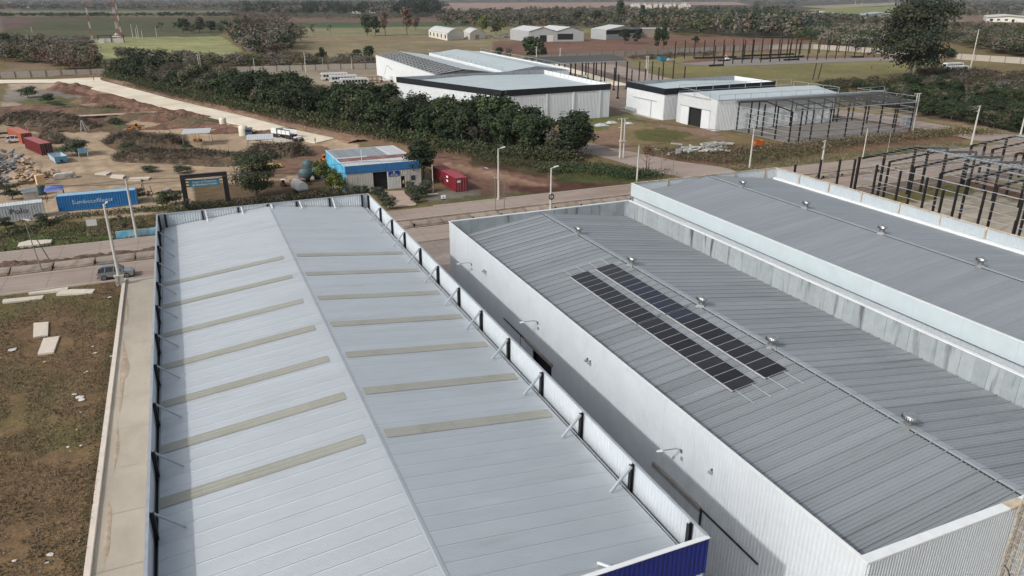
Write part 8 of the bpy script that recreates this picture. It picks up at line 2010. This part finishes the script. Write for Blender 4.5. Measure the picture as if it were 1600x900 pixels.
mass("woodland", "dense dark and russet woodland right of the farm sheds", [(1000, 46), (1050, 56), (1240, 62), (1300, 50), (1260, 30), (1200, 18), (1060, 18), (1000, 28)], 900, (9, 17), (9, 15), [L_dk, L_far, L_br, L_ol, L_gr], [.34, .3, .12, .14, .1], 13)
mass("woodland", "trees between the far right buildings and the boundary wall", [(1240, 62), (1300, 74), (1345, 82), (1370, 60), (1340, 48), (1260, 48)], 260, (6, 11), (9, 14), [L_dk, L_ol, L_gr, L_br], [.4, .25, .2, .15], 14, TCB)
mass("woodland", "woods in front of the far right fields", [(1240, 34), (1330, 36), (1380, 46), (1400, 34), (1300, 28), (1240, 28)], 160, (6, 11), (9, 14), [L_dk, L_gr, L_br], [.4, .3, .3], 15)
mass("woodland", "dark scrubby woods right of the eucalyptus", [(1460, 44), (1620, 44), (1620, 92), (1560, 86), (1500, 72), (1460, 62)], 520, (5, 9), (8, 13), [L_dk, L_ol, L_gr, L_br], [.38, .27, .2, .15], 16, TCB)
mass("woodland", "woods around the white house at the right edge", [(1420, 30), (1535, 28), (1620, 22), (1620, 4), (1440, 6)], 420, (7, 13), (9, 14), [L_far, L_gr, L_br, L_ol], [.4, .28, .2, .12], 17)
mass("thicket", "low grey scrub between the boundary wall and the roadside thicket", [(1430, 112), (1620, 122), (1620, 150), (1520, 140), (1420, 132)], 260, (2, 4), (4, 7), [L_gr, L_br, L_ol], [.5, .3, .2], 18, TCB)
mass("thicket", "low scrub line behind the roadless field below the eucalyptus", [(1280, 134), (1420, 128), (1440, 138), (1290, 142)], 120, (1.8, 3.6), (4, 6), [L_dk, L_ol, L_br], [.4, .35, .25], 19, TCB)
mass("thicket", "dark scrub at the foot of the long boundary wall", [(975, 91), (1060, 86), (1130, 83), (1130, 86), (1060, 90), (985, 95)], 60, (1.2, 2.6), (4, 7), [L_br, L_gr], [.6, .4], 20, TCB)
tag(mass("rubble_spread", "pinkish rubble and junk left of the eucalyptus", [(1338, 58), (1380, 54), (1384, 64), (1345, 66)], 160, (1.5, 3), (3, 6), [mat('pinkish_rubble', srgb(150, 120, 110), .9), M_galvd], [.7, .3], 21), kind='stuff')
tag(mass("junk_spread", "scattered timber and junk around the small farm sheds", [(764, 58), (800, 52), (798, 62), (770, 62)], 60, (.8, 2), (2, 4), [M_rust, M_galvd, L_br], [.4, .3, .3], 22), kind='stuff')

# ------------------------------------------------------------------ air
hz = MB().box(-22000, 34000, -300, 38000, -2, 72.0).build("haze", [])
m = bpy.data.materials.new("thin_air"); m.use_nodes = True; nt = m.node_tree
for nd in list(nt.nodes):
    if nd.type != 'OUTPUT_MATERIAL': nt.nodes.remove(nd)
out = [nd for nd in nt.nodes if nd.type == 'OUTPUT_MATERIAL'][0]
pv = nt.nodes.new("ShaderNodeVolumePrincipled"); pv.inputs["Color"].default_value = (.86, .90, .98, 1); pv.inputs["Density"].default_value = 0.00005; pv.inputs["Anisotropy"].default_value = 0.3
nt.links.new(pv.outputs[0], out.inputs["Volume"])
hz.data.materials.append(m)
tag(hz, "thin bluish haze over the plain", kind='stuff')
SC.cycles.volume_bounces = 0
# any builder prototype that was never placed goes
for o in list(bpy.data.objects):
    if o.parent is None and o.get("label") == "":
        for c in list(o.children_recursive): bpy.data.objects.remove(c)
        bpy.data.objects.remove(o)
